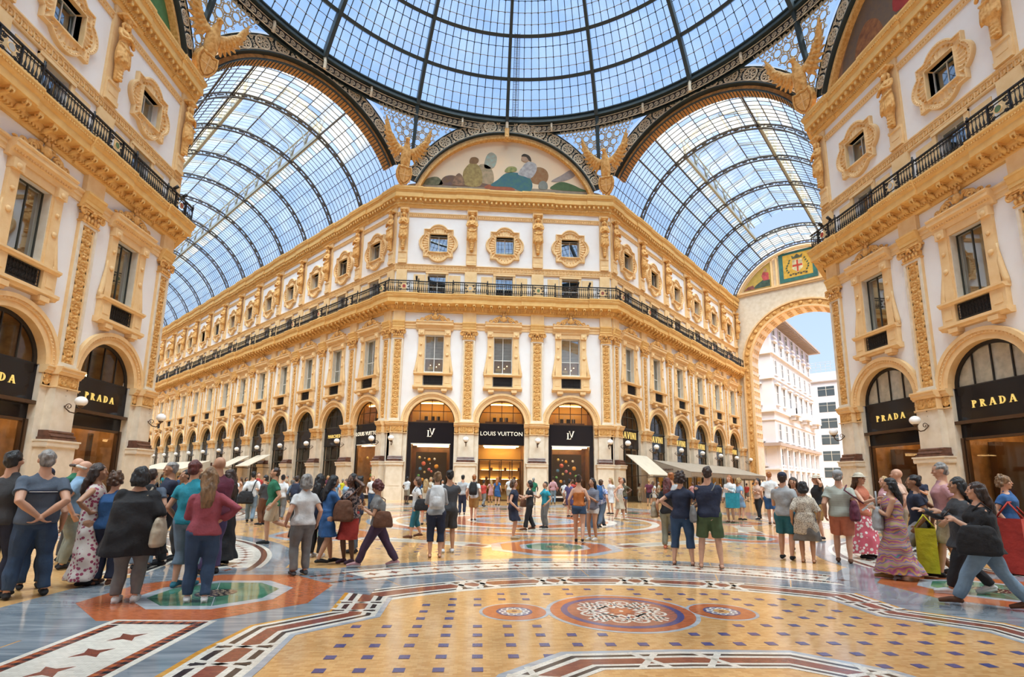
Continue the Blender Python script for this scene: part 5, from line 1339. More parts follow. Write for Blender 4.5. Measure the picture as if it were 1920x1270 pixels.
# ---------------------------------------------------------------- end wall of the right gallery with its triumphal arch
def endwall():
    w = empty('wall_right_gallery_end', 'cream end wall of the right gallery with a tall open arch', 'wall', (0,0,0), R45, kind='structure')
    T0 = AO+REND-.1; T1 = T0+2.6; R = 5.65; zs = 15.85
    m = MB().m(CREAM)
    for sg in (-1, 1):
        y0, y1 = sorted((sg*R, sg*8.4)); m.box(T0, T1, y0, y1, 0, zs)
    n = 26
    for i in range(n):
        a0, a1 = PI*i/n, PI*(i+1)/n; y = [R*math.cos(a0), R*math.cos(a1)]; z = [zs+R*math.sin(a0), zs+R*math.sin(a1)]
        vs = [(x, yy, zz) for x in (T0, T1) for yy, zz in ((y[0], z[0]), (y[0], 22.8), (y[1], 22.8), (y[1], z[1]))]
        m.add(vs, [(0,1,2,3), (7,6,5,4), (0,4,5,1), (1,5,6,2), (2,6,7,3), (3,7,4,0)])
    for sg in (-1, 1):
        y0, y1 = sorted((sg*R, sg*8.4)); m.box(T0, T1, y0, y1, zs, 22.8)
    m.box(T0, T1, -8.4, 8.4, 22.8, 24.2)
    pts = [(7.55*math.cos(a), VZ+7.55*math.sin(a)) for a in seg(.36, PI-.36, 30)]
    vs = [(x, y, z) for x in (T0+.1, T1) for y, z in pts]; N = len(pts)
    m.add(vs, [tuple(range(N)), tuple(range(2*N-1, N-1, -1))]+[(i, i+N, (i+1) % N+N, (i+1) % N) for i in range(N)])
    part('masonry', m, w)
    def sw(ra, rb, x0, x1, mt, nm): # archivolt ring in the end wall with straight jambs
        q = MB().m(mt); vs = []; fs = []
        prof = [(rb, 0)]+[(rb, zs)]; n = 30
        path = [(1, 0.0, None)]
        L = []
        for sgz in (0.0, zs): L.append(((ra, sgz), (rb, sgz)))
        for i in range(1, n): a = PI*i/n; L.append(((ra*math.cos(a), zs+ra*math.sin(a)), (rb*math.cos(a), zs+rb*math.sin(a))))
        for sgz in (zs, 0.0): L.append(((-ra, sgz), (-rb, sgz)))
        for (a_, b_) in L: vs += [(x0, *a_), (x0, *b_), (x1, *b_), (x1, *a_)]
        for i in range(len(L)-1):
            for k in range(4): fs.append((4*i+k, 4*i+(k+1) % 4, 4*i+4+(k+1) % 4, 4*i+4+k))
        q.add(vs, fs); part(nm, q, w)
    sw(5.62, 5.85, T0-.14, T0+.1, OCHREL, 'inner_archivolt'); sw(5.85, 6.45, T0-.08, T0+.1, GOLD, 'carved_archivolt'); sw(6.45, 6.62, T0-.20, T0+.1, OCHREL, 'outer_archivolt')
    # coffered soffit
    for j, x in enumerate((T0+.45, T0+1.25, T0+2.05)):
        for i in range(18):
            a = PI*(i+.5)/18
            q = cached('coffer', lambda: (lambda m_: (m_.ring(0, 0, .30, .36, 0, .07, PI/4, PI/4+2*PI, 4), m_)[-1])(MB().m(OCHREL)))
            part('coffer_frame', q, w, (x, (R)*math.cos(a), zs+(R)*math.sin(a)), rot=Matrix.Identity(3).to_euler() if False else (a-PI, 0, 0) if False else Vector((0, -math.cos(a), -math.sin(a))).to_track_quat('-Y', 'X').to_euler())
        for sg in (-1, 1):
            for z in np.arange(6.2, 15.6, 1.0): part('coffer_frame', CACHE['coffer'], w, (x, sg*R, float(z)), rot=Vector((0, -sg, 0)).to_track_quat('-Y', 'Z').to_euler())
    m = MB().m(GOLD)
    for i in range(21):
        a = PI*i/20; m.ell((T0-.12, 6.15*math.cos(a), zs+6.15*math.sin(a)), (.07, .22, .22), 8, 6)
    for sg in (-1, 1):
        for z in np.arange(5.8, 15.6, .9): m.ell((T0-.12, sg*6.15, float(z)), (.06, .14, .20), 8, 6)
    part('rosettes', m, w, kind='stuff')
    m = MB().m(OCHREL); m.box(T0-.18, T0, -8.3, 8.3, 24.15, 24.35); m.box(T0-.28, T0, -8.3, 8.3, 24.35, 24.55); part('cornice', m, w)
    m = MB().m(OCHREL)
    n = 30; vs = []; fs = []
    for t in seg(.40, PI-.40, n):
        for r, x in ((7.0, T0-.05), (7.0, T0-.2), (7.3, T0-.2), (7.3, T0-.05)): vs.append((x, r*math.cos(t), VZ+r*math.sin(t)))
    for i in range(n):
        for k in range(4): fs.append((4*i+k, 4*i+(k+1) % 4, 4*i+4+(k+1) % 4, 4*i+4+k))
    m.add(vs, fs)
    for y in (-2.2, 2.2, -2.75, 2.75): m.box(T0-.15, T0+.1, y-.10, y+.10, 24.5, VZ+math.sqrt(7.1**2-y*y))
    part('panel_mouldings', m, w)
    # mosaics: the heraldic panel and the seated figure (flat)
    mo = empty('end_arch_mosaics', 'gold ground mosaics above the far arch, a red cross shield beside a seated woman', 'mosaic', (0,0,0), R45)
    X = T0-.02
    def pl(nm, pts, c, d=0, c2=None, mm=None):
        q = MB().m(mm or mat('mo_%d' % len(MATS), c, .6, noise=.5, scale=3, col2=c2)); N = len(pts)
        vs = [(X-.02-d*.006, -p[0], p[1]) for p in pts]+[(X+.02, -p[0], p[1]) for p in pts]; q.add(vs, [tuple(range(N)), tuple(range(2*N-1, N-1, -1))]+[(i, i+N, (i+1) % N+N, (i+1) % N) for i in range(N)]); part(nm, q, mo)
    pl('teal_border', [(-1.95, 24.75), (1.95, 24.75), (1.95, 28.35), (-1.95, 28.35)], (.02, .10, .10), 0, (.03, .16, .14))
    pl('gold_ground', [(-1.5, 25.2), (1.5, 25.2), (1.5, 28.05), (-1.5, 28.05)], (.62, .38, .05), 1, (.5, .27, .02))
    pl('shield', [(-.55, 26.2), (-.5, 27.25), (.5, 27.25), (.55, 26.2), (0, 25.7)], (.72, .62, .40), 2)
    pl('red_cross', [(-.09, 25.8), (.09, 25.8), (.09, 26.42), (.5, 26.42), (.5, 26.66), (.09, 26.66), (.09, 27.2), (-.09, 27.2), (-.09, 26.66), (-.5, 26.66), (-.5, 26.42), (-.09, 26.42)], (.60, .05, .02), 3)
    pl('crown', [(-.5, 27.4), (-.6, 27.85), (-.3, 27.65), (0, 27.95), (.3, 27.65), (.6, 27.85), (.5, 27.4)], (.08, .09, .05), 2)
    for sg in (-1, 1):
        for k in range(6):
            z = 25.8+k*.28; x = sg*(.95+.18*math.sin(k*.9)); pl('laurel_leaf', [(x-.10, z-.08), (x+.10, z+.05), (x+.05, z+.22), (x-.12, z+.12)], (.07, .10, .04), 2)
    for k in range(7): pl('ribbon_fold', [(-.9+k*.27, 25.42+.12*(k % 2)), (-.68+k*.27, 25.36+.12*(k % 2)), (-.62+k*.27, 25.58+.1*(k % 2)), (-.86+k*.27, 25.66)], (.10, .08, .04), 2)
    for sg in (-1, 1):
        arc = [(sg*6.9*math.cos(a), VZ+6.9*math.sin(a)) for a in seg(.51, 1.14, 10)]
        pl('gold_side_panel', [(sg*2.85, 24.75)]+[(sg*6.0, 24.75)]+arc[0:]+[(sg*2.85, 27.7)], (.55, .34, .06), 0, (.40, .28, .05))
        pl('seated_skirt', [(sg*3.0, 24.8), (sg*3.0, 25.6), (sg*3.8, 25.7), (sg*4.6, 25.2), (sg*5.0, 24.8)], (.05, .09, .06), 1); pl('seated_body', [(sg*3.1, 25.6), (sg*3.1, 26.5), (sg*3.7, 26.7), (sg*3.9, 26.2), (sg*3.7, 25.6)], (.55, .08, .08), 2)
        pl('seated_head', [(sg*3.3, 26.7), (sg*3.3, 27.1), (sg*3.6, 27.15), (sg*3.65, 26.7)], (.60, .35, .20), 2); pl('still_life', [(sg*4.7, 24.8), (sg*4.9, 25.3), (sg*5.5, 25.2), (sg*6.0, 24.8)], (.28, .08, .06), 2)
endwall()

# ---------------------------------------------------------------- streets and buildings outside
def outside():
    st = MB().m(mat('street_paving', (.50, .47, .44), .85, noise=.2, scale=1)); st.box(AO+REND, 260, -120, 120, -.14, -.012)
    o = part('ground_outside', st, None, rz=R45); tag(o, 'sunlit grey street paving beyond the far arch', 'street', kind='structure')
    O = AO
    b = empty('white_building', 'tall white stone building with projecting roof and balconies seen through the arch', 'building', (0,0,0), R45)
    x0, x1, y0, y1 = O+45, O+71, 7.3, 30.0
    m = MB().m(BRICKW); m.box(x0, x1, y0, y1, 0, 25.2); part('walls', m, b)
    m = MB().m(GREYST); m.box(x0-1.6, x1+1.4, y0-1.7, y1, 25.45, 25.75); part('roof_slab', m, b)
    for i in range(44): part('eave_rafter', cached('raf', lambda: (MB().m(GREYST)).box(-.12, .12, -1.6, 0, 25.2, 25.45)), b, (x0-1.2+i*.62, y0, 0))
    for i in range(20): part('eave_rafter', cached('raf2', lambda: (MB().m(GREYST)).box(-1.5, 0, -.12, .12, 25.2, 25.45)), b, (x0, y0+.6+i*.65, 0))
    m = MB().m(mat('violet_grey_attic', (.45, .47, .62), .8)); m.box(x0-.02, x1, y0-.02, y1, 22.7, 25.2); part('attic_storey', m, b)
    for z, hh, ee in ((20.3, .25, .35), (16.6, .25, .3), (11.8, .3, .35), (6.9, .45, .7), (10.6, .15, .15), (3.6, .25, .3)):
        m = MB().m(BRICKW if z not in (6.9,) else GREYST); m.box(x0-ee, x1+ee, y0-ee, y1, z, z+hh); part('string_course', m, b)
    def cw(wd, ht, hood, sill=True):
        def f():
            m = MB().m(WINDK); m.box(-wd/2, wd/2, -.02, .06, 0, ht); m.m(BRICKW)
            for sx in (-wd/2-.12, wd/2): m.box(sx, sx+.12, -.14, .02, 0, ht)
            m.box(-.04, .04, -.06, 0, 0, ht); m.box(-wd/2, wd/2, -.06, 0, ht*.6, ht*.6+.08)
            m.box(-wd/2-.3, wd/2+.3, -.32, .02, -.2, 0)
            if hood: m.box(-wd/2-.35, wd/2+.35, -.42, .02, ht+.1, ht+.35); m.box(-wd/2-.2, wd/2+.2, -.2, .02, ht, ht+.1)
            return m
        return f
    for (z, wd, ht, hood) in ((23.2, 1.3, 1.7, 0), (17.4, 1.1, 2.2, 0), (20.6, 1.0, 1.6, 1), (13.0, 1.2, 2.8, 1), (7.8, 1.3, 2.4, 0), (4.3, 1.5, 2.3, 1)):
        for i in range(7): part('window', cached('cw%.1f' % z, cw(wd, ht, hood)), b, (x0+2.0+i*3.65, y0-.01, z))
        for i in range(4): part('window', cached('cw%.1f' % z, cw(wd, ht, hood)), b, (x0-.01, y0+2.9+i*4.6, z), rz=-PI/2, sc=(1.6, 1, 1))
    bal = lambda: (lambda m: (m.box(-1.5, 1.5, -1.25, 0, 0, .22), m.box(-1.5, 1.5, -1.25, -1.1, .22, 1.1), m.box(-1.5, -1.35, -1.25, 0, .22, 1.1), m.box(1.35, 1.5, -1.25, 0, .22, 1.1), m.box(-1.2, -.85, -.9, 0, -.6, 0), m.box(.85, 1.2, -.9, 0, -.6, 0), m)[-1])(MB().m(BRICKW))
    for i in (2, 4, 6): part('balcony', cached('bal', bal), b, (x0+2.0+i*3.65, y0, 12.0))
    for i in range(8):
        m = cached('gcol', lambda: (MB().m(BRICKW)).box(-.4, .4, -.4, 0, 0, 6.9)); part('pier', m, b, (x0+.5+i*3.6, y0, 0))
    for i in range(7): part('shop_window', cached('gsw', lambda: (MB().m(WINDK)).box(-1.1, 1.1, -.03, .05, .3, 3.2)), b, (x0+2.3+i*3.6, y0, 0))
    c = empty('office_building', 'pale office block with wide dark windows at the end of the street', 'building', (0,0,0), R45)
    x = O+88; m = MB().m(BRICKW); m.box(x, x+12, -16, 12, 0, 25.0); part('walls', m, c)
    m = MB().m(GREYST); m.box(x-.3, x+12, -16, 12, 22.9, 23.15); part('roof_edge', m, c)
    m = MB().m(RIBG)
    for i in range(30): m.box(x+.2, x+.25, -15+i*.9, -14.95+i*.9, 25, 27.2)
    for z in (25.6, 26.2, 26.8, 27.2): m.box(x+.2, x+.25, -15, 12, z, z+.05)
    part('roof_fence', m, c, kind='stuff')
    for r in range(6):
        for i in range(6):
            g = (r == 5 and i == 1); part('window', cached('ow%d' % g, lambda: (lambda q: (q.box(-.03, .1, -1.5, 1.5, 0, 2.0), q.m(RIBG), q.box(-.06, -.02, -.05, .05, 0, 2.0), q.box(-.06, -.02, -1.5, 1.5, 1.35, 1.42), q)[-1])(MB().m(WINDK if not g else mat('green_blind', (.03, .25, .14), .5)))), c, (x, 3.6-4.2*i+4.2, 3.2+r*3.35))
outside()

# ---------------------------------------------------------------- awnings
def awning(name, label, loc, rz, x0, x1, zt, zb, d, mt, scallop=True, endcap=True):
    t = empty(name, label, 'awning', loc, rz); m = MB().m(mt)
    m.add([(x0, -.45, zt), (x1, -.45, zt), (x1, -d, zb), (x0, -d, zb), (x0, -.45, zt-.05), (x1, -.45, zt-.05), (x1, -d, zb-.05), (x0, -d, zb-.05)], [(0,1,2,3), (7,6,5,4), (0,4,5,1), (1,5,6,2), (2,6,7,3), (3,7,4,0)])
    part('cloth', m, t)
    if endcap:
        for x in (x0, x1):
            m = MB().m(mt); m.add([(x, -.45, zt-.02), (x, -d, zb), (x, -d, zb-.45), (x, -.45, zb-.45), (x+.03, -.45, zt-.02), (x+.03, -d, zb), (x+.03, -d, zb-.45), (x+.03, -.45, zb-.45)], [(0,1,2,3), (7,6,5,4), (0,4,5,1), (1,5,6,2), (2,6,7,3), (3,7,4,0)]); part('side_cloth', m, t)
    if scallop:
        m = MB().m(mt); n = int((x1-x0)/.28); w = (x1-x0)/n
        for i in range(n):
            xa = x0+i*w; m.add([(xa, -d, zb), (xa+w, -d, zb), (xa+w, -d, zb-.30), (xa+w*.5, -d, zb-.48), (xa, -d, zb-.30)], [(0,1,2,3,4)])
        part('scalloped_edge', m, t)
    m = MB().m(BRONZE)
    n = max(2, int((x1-x0)/2.6)+1)
    for i in range(n):
        x = x0+.1+(x1-x0-.2)*i/(n-1); m.tube([(x, -.45, zb-.15), (x, -d+.05, zb-.08)], .025, 5)
    part('arms', m, t); return t
awning('awning', 'small cream awning sloping from the first arch of the right gallery', RCORN, R45, 1.05, 4.4, 3.55, 2.05, 2.3, AWN, False, False)
big = awning('awning', 'long taupe restaurant awning with scalloped edge along the right gallery', RCORN, R45, 5.4, 25.0, 3.30, 2.35, 3.6, AWN2)
m = lettering('RISTORANTE', .20, BROWNM); part('lettering', m, big, (5.36, -1.6, 2.52), rz=-PI/2); m = lettering('GALLERIA VITTORIO EMANUELE II', .13, BROWNM); part('lettering', m, big, (5.36, -1.9, 2.24), rz=-PI/2)
for i in range(7):
    part('post', cached('awp', lambda: (MB().m(BRONZE)).box(-.04, .04, -3.5, -3.42, 0, 2.3)), big, (6.4+i*3.0, 0, 0))
awning('awning', 'cream awning tilted out over the fourth arch of the left gallery', LCORN, -R45, -20.6, -17.6, 3.6, 2.5, 2.4, AWN, False, False)
awning('awning', 'cream awning tilted out over the fifth arch of the left gallery', LCORN, -R45, -25.3, -22.3, 3.6, 2.5, 2.4, AWN, False, False)
awning('awning', 'long cream scalloped awning far along the left gallery', LCORN, -R45, -52, -33, 3.3, 2.3, 3.2, AWN)
b = empty('cafe_bar', 'brown cafe interior front under the long taupe awning', 'bar', RCORN, R45)
m = MB().m(WOODB); m.box(5.6, 25, -.62, -.46, 0, 1.0); part('counter_panel', m, b)
for i in range(10):
    c_ = lambda: (lambda q: (q.m(WARM), q.box(-.35, .35, -.60, -.55, 1.0, 2.1), q)[-1])(MB().m(WOODB).box(-.5, .5, -.6, -.5, .9, 1.0))
    part('lit_panel', cached('lp', c_), b, (6.5+i*2.0, 0, 0))

# ---------------------------------------------------------------- wall lamps
FN = {'wall_front': ((0, A, 0), 0, 'on the front building'), 'wall_left': ((-A, 0, 0), PI/2, 'on the left building'), 'wall_right': ((A, 0, 0), -PI/2, 'on the right building'), 'wall_left_wing': (LCORN, -R45, 'along the left gallery'), 'wall_right_wing': (RCORN, R45, 'along the right gallery')}
byw = {}
for nm, x in LAMPS: byw.setdefault(nm, []).append(x)
for nm, xs in byw.items():
    loc, rz, ds = FN[nm]; xs = sorted(xs, key=abs if 'wing' in nm else None)
    for i, x in enumerate(xs):
        if 'wing' in nm: lb_ = 'white globe lamp on a curled bracket, %s from the corner %s' % (ORD[i], ds)
        elif nm == 'wall_front': lb_ = 'white globe lamp on the %s pier of the building straight ahead' % ('left corner', 'inner left', 'inner right', 'right corner')[i]
        elif nm == 'wall_left': lb_ = 'white globe lamp on the left building, %s from the left gallery corner' % ORD[3-i]
        else: lb_ = 'white globe lamp on the right building, %s from the right gallery corner' % ORD[i]
        mk_lamp(lb_, (loc[0]-math.sin(rz)*.12, loc[1]+math.cos(rz)*.12, 0), rz, x)
for (nm, xs_) in (('wall_front', (-6.6, -5.7, 5.6, 6.5)), ('wall_left', (6.9, 7.7)), ('wall_right', (-7.6, -6.9))):
    for i, x in enumerate(xs_):
        loc, rz, ds = FN[nm]; c, q = math.cos(rz), math.sin(rz)
        o = part('spotlight', cached('spot', balc_light), None, (loc[0]+c*x, loc[1]+q*x, 0), rz); tag(o, 'small black spotlight on the railing %s, %s' % (ds, ('left one of the left pair', 'right one of the left pair', 'left one of the right pair', 'right one of the right pair')[i] if len(xs_) == 4 else ('left one', 'right one')[i]), 'spotlight')
# ---------------------------------------------------------------- inlaid floor
YEL = mosaic('yellow_tesserae', (.64, .37, .15), (.50, .24, .08), .03, .11)
WHT = mosaic('white_tesserae', (.74, .68, .58), (.60, .54, .46), .03, .12, .35)
BRN = mosaic('brown_tesserae', (.25, .075, .045), (.17, .05, .035), .026, .14)
BLK = mosaic('black_tesserae', (.025, .022, .022), (.06, .05, .05), .026, .13)
ORG = mosaic('orange_tesserae', (.48, .135, .05), (.36, .09, .035), .026, .12)
BLU = mosaic('blue_tesserae', (.06, .07, .20), (.09, .07, .16), .026, .14)
GRY = marble('grey_blue_marble', (.27, .29, .31), (.14, .165, .19), .10, 1.3)
PAL = marble('pale_grey_marble', (.42, .43, .44), (.29, .31, .34), .10, 2.2)
GRN = marble('green_marble', (.03, .12, .07), (.10, .22, .14), .06, 2.0, (1, 2, 1))
fm = MB().m(YEL); fm.box(-90, 90, -30, 90, -.12, 0); fl = part('floor', fm); tag(fl, 'polished floor of yellow mosaic with inlaid marble bands and medallions', 'floor', kind='structure')
CYF = -15.95
def arcpiece(r0, r1, a0, a1, mt, z, cx=0, cy=CYF, n=None):
    n = n or max(2, int(abs(a1-a0)/.07)); m = MB().m(mt)
    P = [(cx+r0*math.cos(a), cy+r0*math.sin(a)) for a in seg(a0, a1, n)]+[(cx+r1*math.cos(a), cy+r1*math.sin(a)) for a in reversed(seg(a0, a1, n))]
    N = len(P); vs = [(x, y, -.01) for x, y in P]+[(x, y, z) for x, y in P]
    fs = [(N+i, N+i+1, N+N-2-i, N+N-1-i)[::-1] for i in range(n)]+[(i, i+N, (i+1) % N+N, (i+1) % N) for i in range(N)]
    m.add(vs, fs); return m
def disc(cx, cy, r, mt, z, n=40, rx=None): m = MB().m(mt); m.polyz([(cx+(rx or r)*math.cos(a), cy+r*math.sin(a)) for a in seg(0, 2*PI, n)[:-1]], -.01, z); return m
def ringp(cx, cy, r0, r1, mt, z): return arcpiece(r0, r1, 0, 2*PI, mt, z, cx, cy, 48)
def polyp(P, mt, z):
    m = MB().m(mt); a = sum(P[i][0]*P[(i+1) % len(P)][1]-P[(i+1) % len(P)][0]*P[i][1] for i in range(len(P)))
    m.polyz(P if a > 0 else P[::-1], -.01, z); return m
def octo(cx, cy, R, ph=PI/8): return [(cx+R*math.cos(ph+i*PI/4), cy+R*math.sin(ph+i*PI/4)) for i in range(8)]
def starp(cx, cy, r, rot, n=4, q=.42):
    return [(cx+(r if i % 2 == 0 else r*q)*math.cos(rot+i*PI/n), cy+(r if i % 2 == 0 else r*q)*math.sin(rot+i*PI/n)) for i in range(2*n)]
def strip(a, b, w): dx, dy = b[0]-a[0], b[1]-a[1]; L = math.hypot(dx, dy); nx, ny = -dy/L*w/2, dx/L*w/2; return [(a[0]+nx, a[1]+ny), (b[0]+nx, b[1]+ny), (b[0]-nx, b[1]-ny), (a[0]-nx, a[1]-ny)]
FN_ = [0]
def fp(key, nm, fn, rz=0, loc=(0,0,0), kind=None):
    return part(nm, cached('F'+key, fn), fl, loc, rz, kind=kind)
def medallion(tag_, cx, cy, R, rz, dz):
    fp('m1'+tag_, 'orange_octagon', lambda: polyp(octo(cx, cy, R), ORG, .0045), rz, (0,0,dz))
    fp('m2'+tag_, 'marble_ring', lambda: polyp(octo(cx, cy, R*.64), PAL, .0055), rz, (0,0,dz))
    for i in range(8):
        def w(i=i):
            o = octo(cx, cy, R*.52); c = (cx, cy); a, b = o[i], o[(i+1) % 8]; g = lambda p: (p[0]+(cx+(a[0]+b[0]-2*cx)/2-p[0])*.02, p[1]+(cy+(a[1]+b[1]-2*cy)/2-p[1])*.02)
            return polyp([g(c), g(a), g(b)], GRN, .0065)
        fp('m3%s%d' % (tag_, i), 'green_marble_wedge', w, rz, (0,0,dz))
    fp('m4'+tag_, 'flower_mosaic', lambda: flower(cx, cy, R*.17), rz, (0,0,dz))
def flower(cx, cy, R):
    m = MB().m(BLK); m.polyz([(cx+R*math.cos(a), cy+R*math.sin(a)) for a in seg(0, 2*PI, 24)[:-1]], -.01, .0072); m.m(mosaic('tan_tesserae', (.6, .45, .28), (.4, .25, .15), .02, .15) if 'tan_tesserae' not in MATS else MATS['tan_tesserae'])
    for k in range(30):
        a = k*2.4; r = R*math.sqrt((k+.5)/30)*.93; m.polyz([(cx+r*math.cos(a)+R*.10*math.cos(b+a), cy+r*math.sin(a)+R*.06*math.sin(b+a)) for b in seg(0, 2*PI, 5)[:-1]], -.01, .0078)
    return m
A0, A1 = math.radians(48), math.radians(132)
for k in range(8):
    rz = k*R45; dz = .0004*(k % 2)
    for j in range(8): # marble slabs of the curved band, jointed
        a, b = A0+(A1-A0)*j/8+.0015, A0+(A1-A0)*(j+1)/8-.0015
        fp('g1_%d' % j, 'marble_slab', lambda: arcpiece(4.98, 5.56, a, b, GRY, .002), rz, (0,0,dz)); fp('g2_%d' % j, 'marble_slab', lambda: arcpiece(6.42, 6.78, a, b, GRY, .002), rz, (0,0,dz))
    fp('s1', 'star_band_border', lambda: arcpiece(5.56, 6.42, A0+.03, A1-.03, WHT, .0022), rz, (0,0,dz))
    def chk():
        m = MB().m(BRN); c2 = MATS['black_tesserae']
        for r in (5.66, 6.24):
            n = 150
            for i in range(n):
                a = A0+.05+(A1-A0-.1)*i/n; m.m(BRN if i % 2 else BLK); q = arcpiece(r, r+.10, a, a+(A1-A0-.1)/n*(.9), BRN, .0032, n=1); m.add(q.v, q.f)
        return m
    fp('s2', 'chequer_border', chk, rz, (0,0,dz), 'stuff')
    for i in range(25):
        a = A0+.07+(A1-A0-.14)*i/24
        fp('st', 'mosaic_star', lambda: polyp(starp(0, 0, .115, 0), BRN, .0034), 0, ((lambda x, y: (x*math.cos(rz)-y*math.sin(rz), x*math.sin(rz)+y*math.cos(rz), dz))(6.0*math.cos(a), CYF+6.0*math.sin(a)))).rotation_euler = (0, 0, rz+a)
    # brown band with white and black edges
    for j, (r0, r1, mt, z) in enumerate(((4.34, 4.44, WHT, .002), (4.44, 4.50, BLK, .0022), (4.50, 4.56, WHT, .002), (4.56, 4.80, BRN, .0024), (4.80, 4.86, WHT, .002), (4.86, 4.92, BLK, .0022), (4.92, 4.98, WHT, .002))):
        fp('b%d' % j, 'brown_band' if mt is BRN else ('black_line' if mt is BLK else 'white_line'), lambda: arcpiece(r0, r1, A0+.01, A1-.01, mt, z), rz, (0,0,dz))
    for xc in (-1.74, -.58, .58, 1.74):
        for s_ in (-1, 1):
            a = PI/2+(xc+s_*.15)/4.68
            def xm():
                m = MB(); m.m(WHT)
                for q in (-1, 1): m.polyz(strip((-.13, -.26*q), (.13, .26*q), .075) if q > 0 else strip((-.13, .26), (.13, -.26), .075)[::-1][::1], -.01, .0042)
                m.m(BLK)
                for q in (-1, 1): m.polyz(strip((-.02, q*.09), (-.02+.0001, q*.20), .05)[::1], -.01, .0046)
                return m
            o = fp('x', 'interlace', xm, 0, (0,0,0)); x, y = 4.68*math.cos(a), CYF+4.68*math.sin(a)
            o.location = (x*math.cos(rz)-y*math.sin(rz), x*math.sin(rz)+y*math.cos(rz), dz); o.rotation_euler = (0, 0, rz+a-PI/2)
    # marble ground beneath the big medallion, then the medallion itself
    cx, cy = -4.70, -12.15
    fp('gm', 'marble_slab', lambda: polyp(octo(cx, cy, 1.95), GRY, .003), rz, (0,0,dz))
    medallion('A', cx, cy, 1.31, rz, 0)
    medallion('B', 0, -7.55, 1.22, rz, 0)
    fp('gb', 'marble_slab', lambda: polyp(octo(0, -7.55, 1.45), PAL, .0022), rz)
    for s_ in (-1, 1):
        fp('jb%d' % s_, 'pale_band', lambda: polyp(strip((s_*1.3, -7.5), (s_*3.9, -6.2), .5), WHT, .0016), rz); fp('jc%d' % s_, 'brown_band', lambda: polyp(strip((s_*1.45, -7.45), (s_*1.85, -7.25), .36), BRN, .0024), rz)
# centre rosette
for (r0, r1, mt) in ((5.15, 5.45, PAL), (4.7, 5.15, ORG), (4.45, 4.7, WHT), (3.3, 3.55, GRY), (3.0, 3.3, WHT), (2.0, 3.0, ORG), (1.85, 2.0, WHT)):
    fp('c%.2f' % r0, 'ring', lambda: ringp(0, 0, r0, r1, mt, .0025))
fp('cd', 'blue_disc', lambda: disc(0, 0, 1.85, mosaic('pale_blue_tesserae', (.28, .38, .45), (.20, .28, .38), .03, .12), .003))
for i in range(8):
    fp('cp', 'petal', lambda: polyp([(0, .3), (.35, 1.0), (0, 1.75), (-.35, 1.0)], YEL, .0042), i*R45)
for i in range(16): fp('cq', 'ring_lozenge', lambda: polyp([(0, 3.62), (.42, 4.0), (0, 4.38), (-.42, 4.0)], PAL, .0042), i*R45/2)
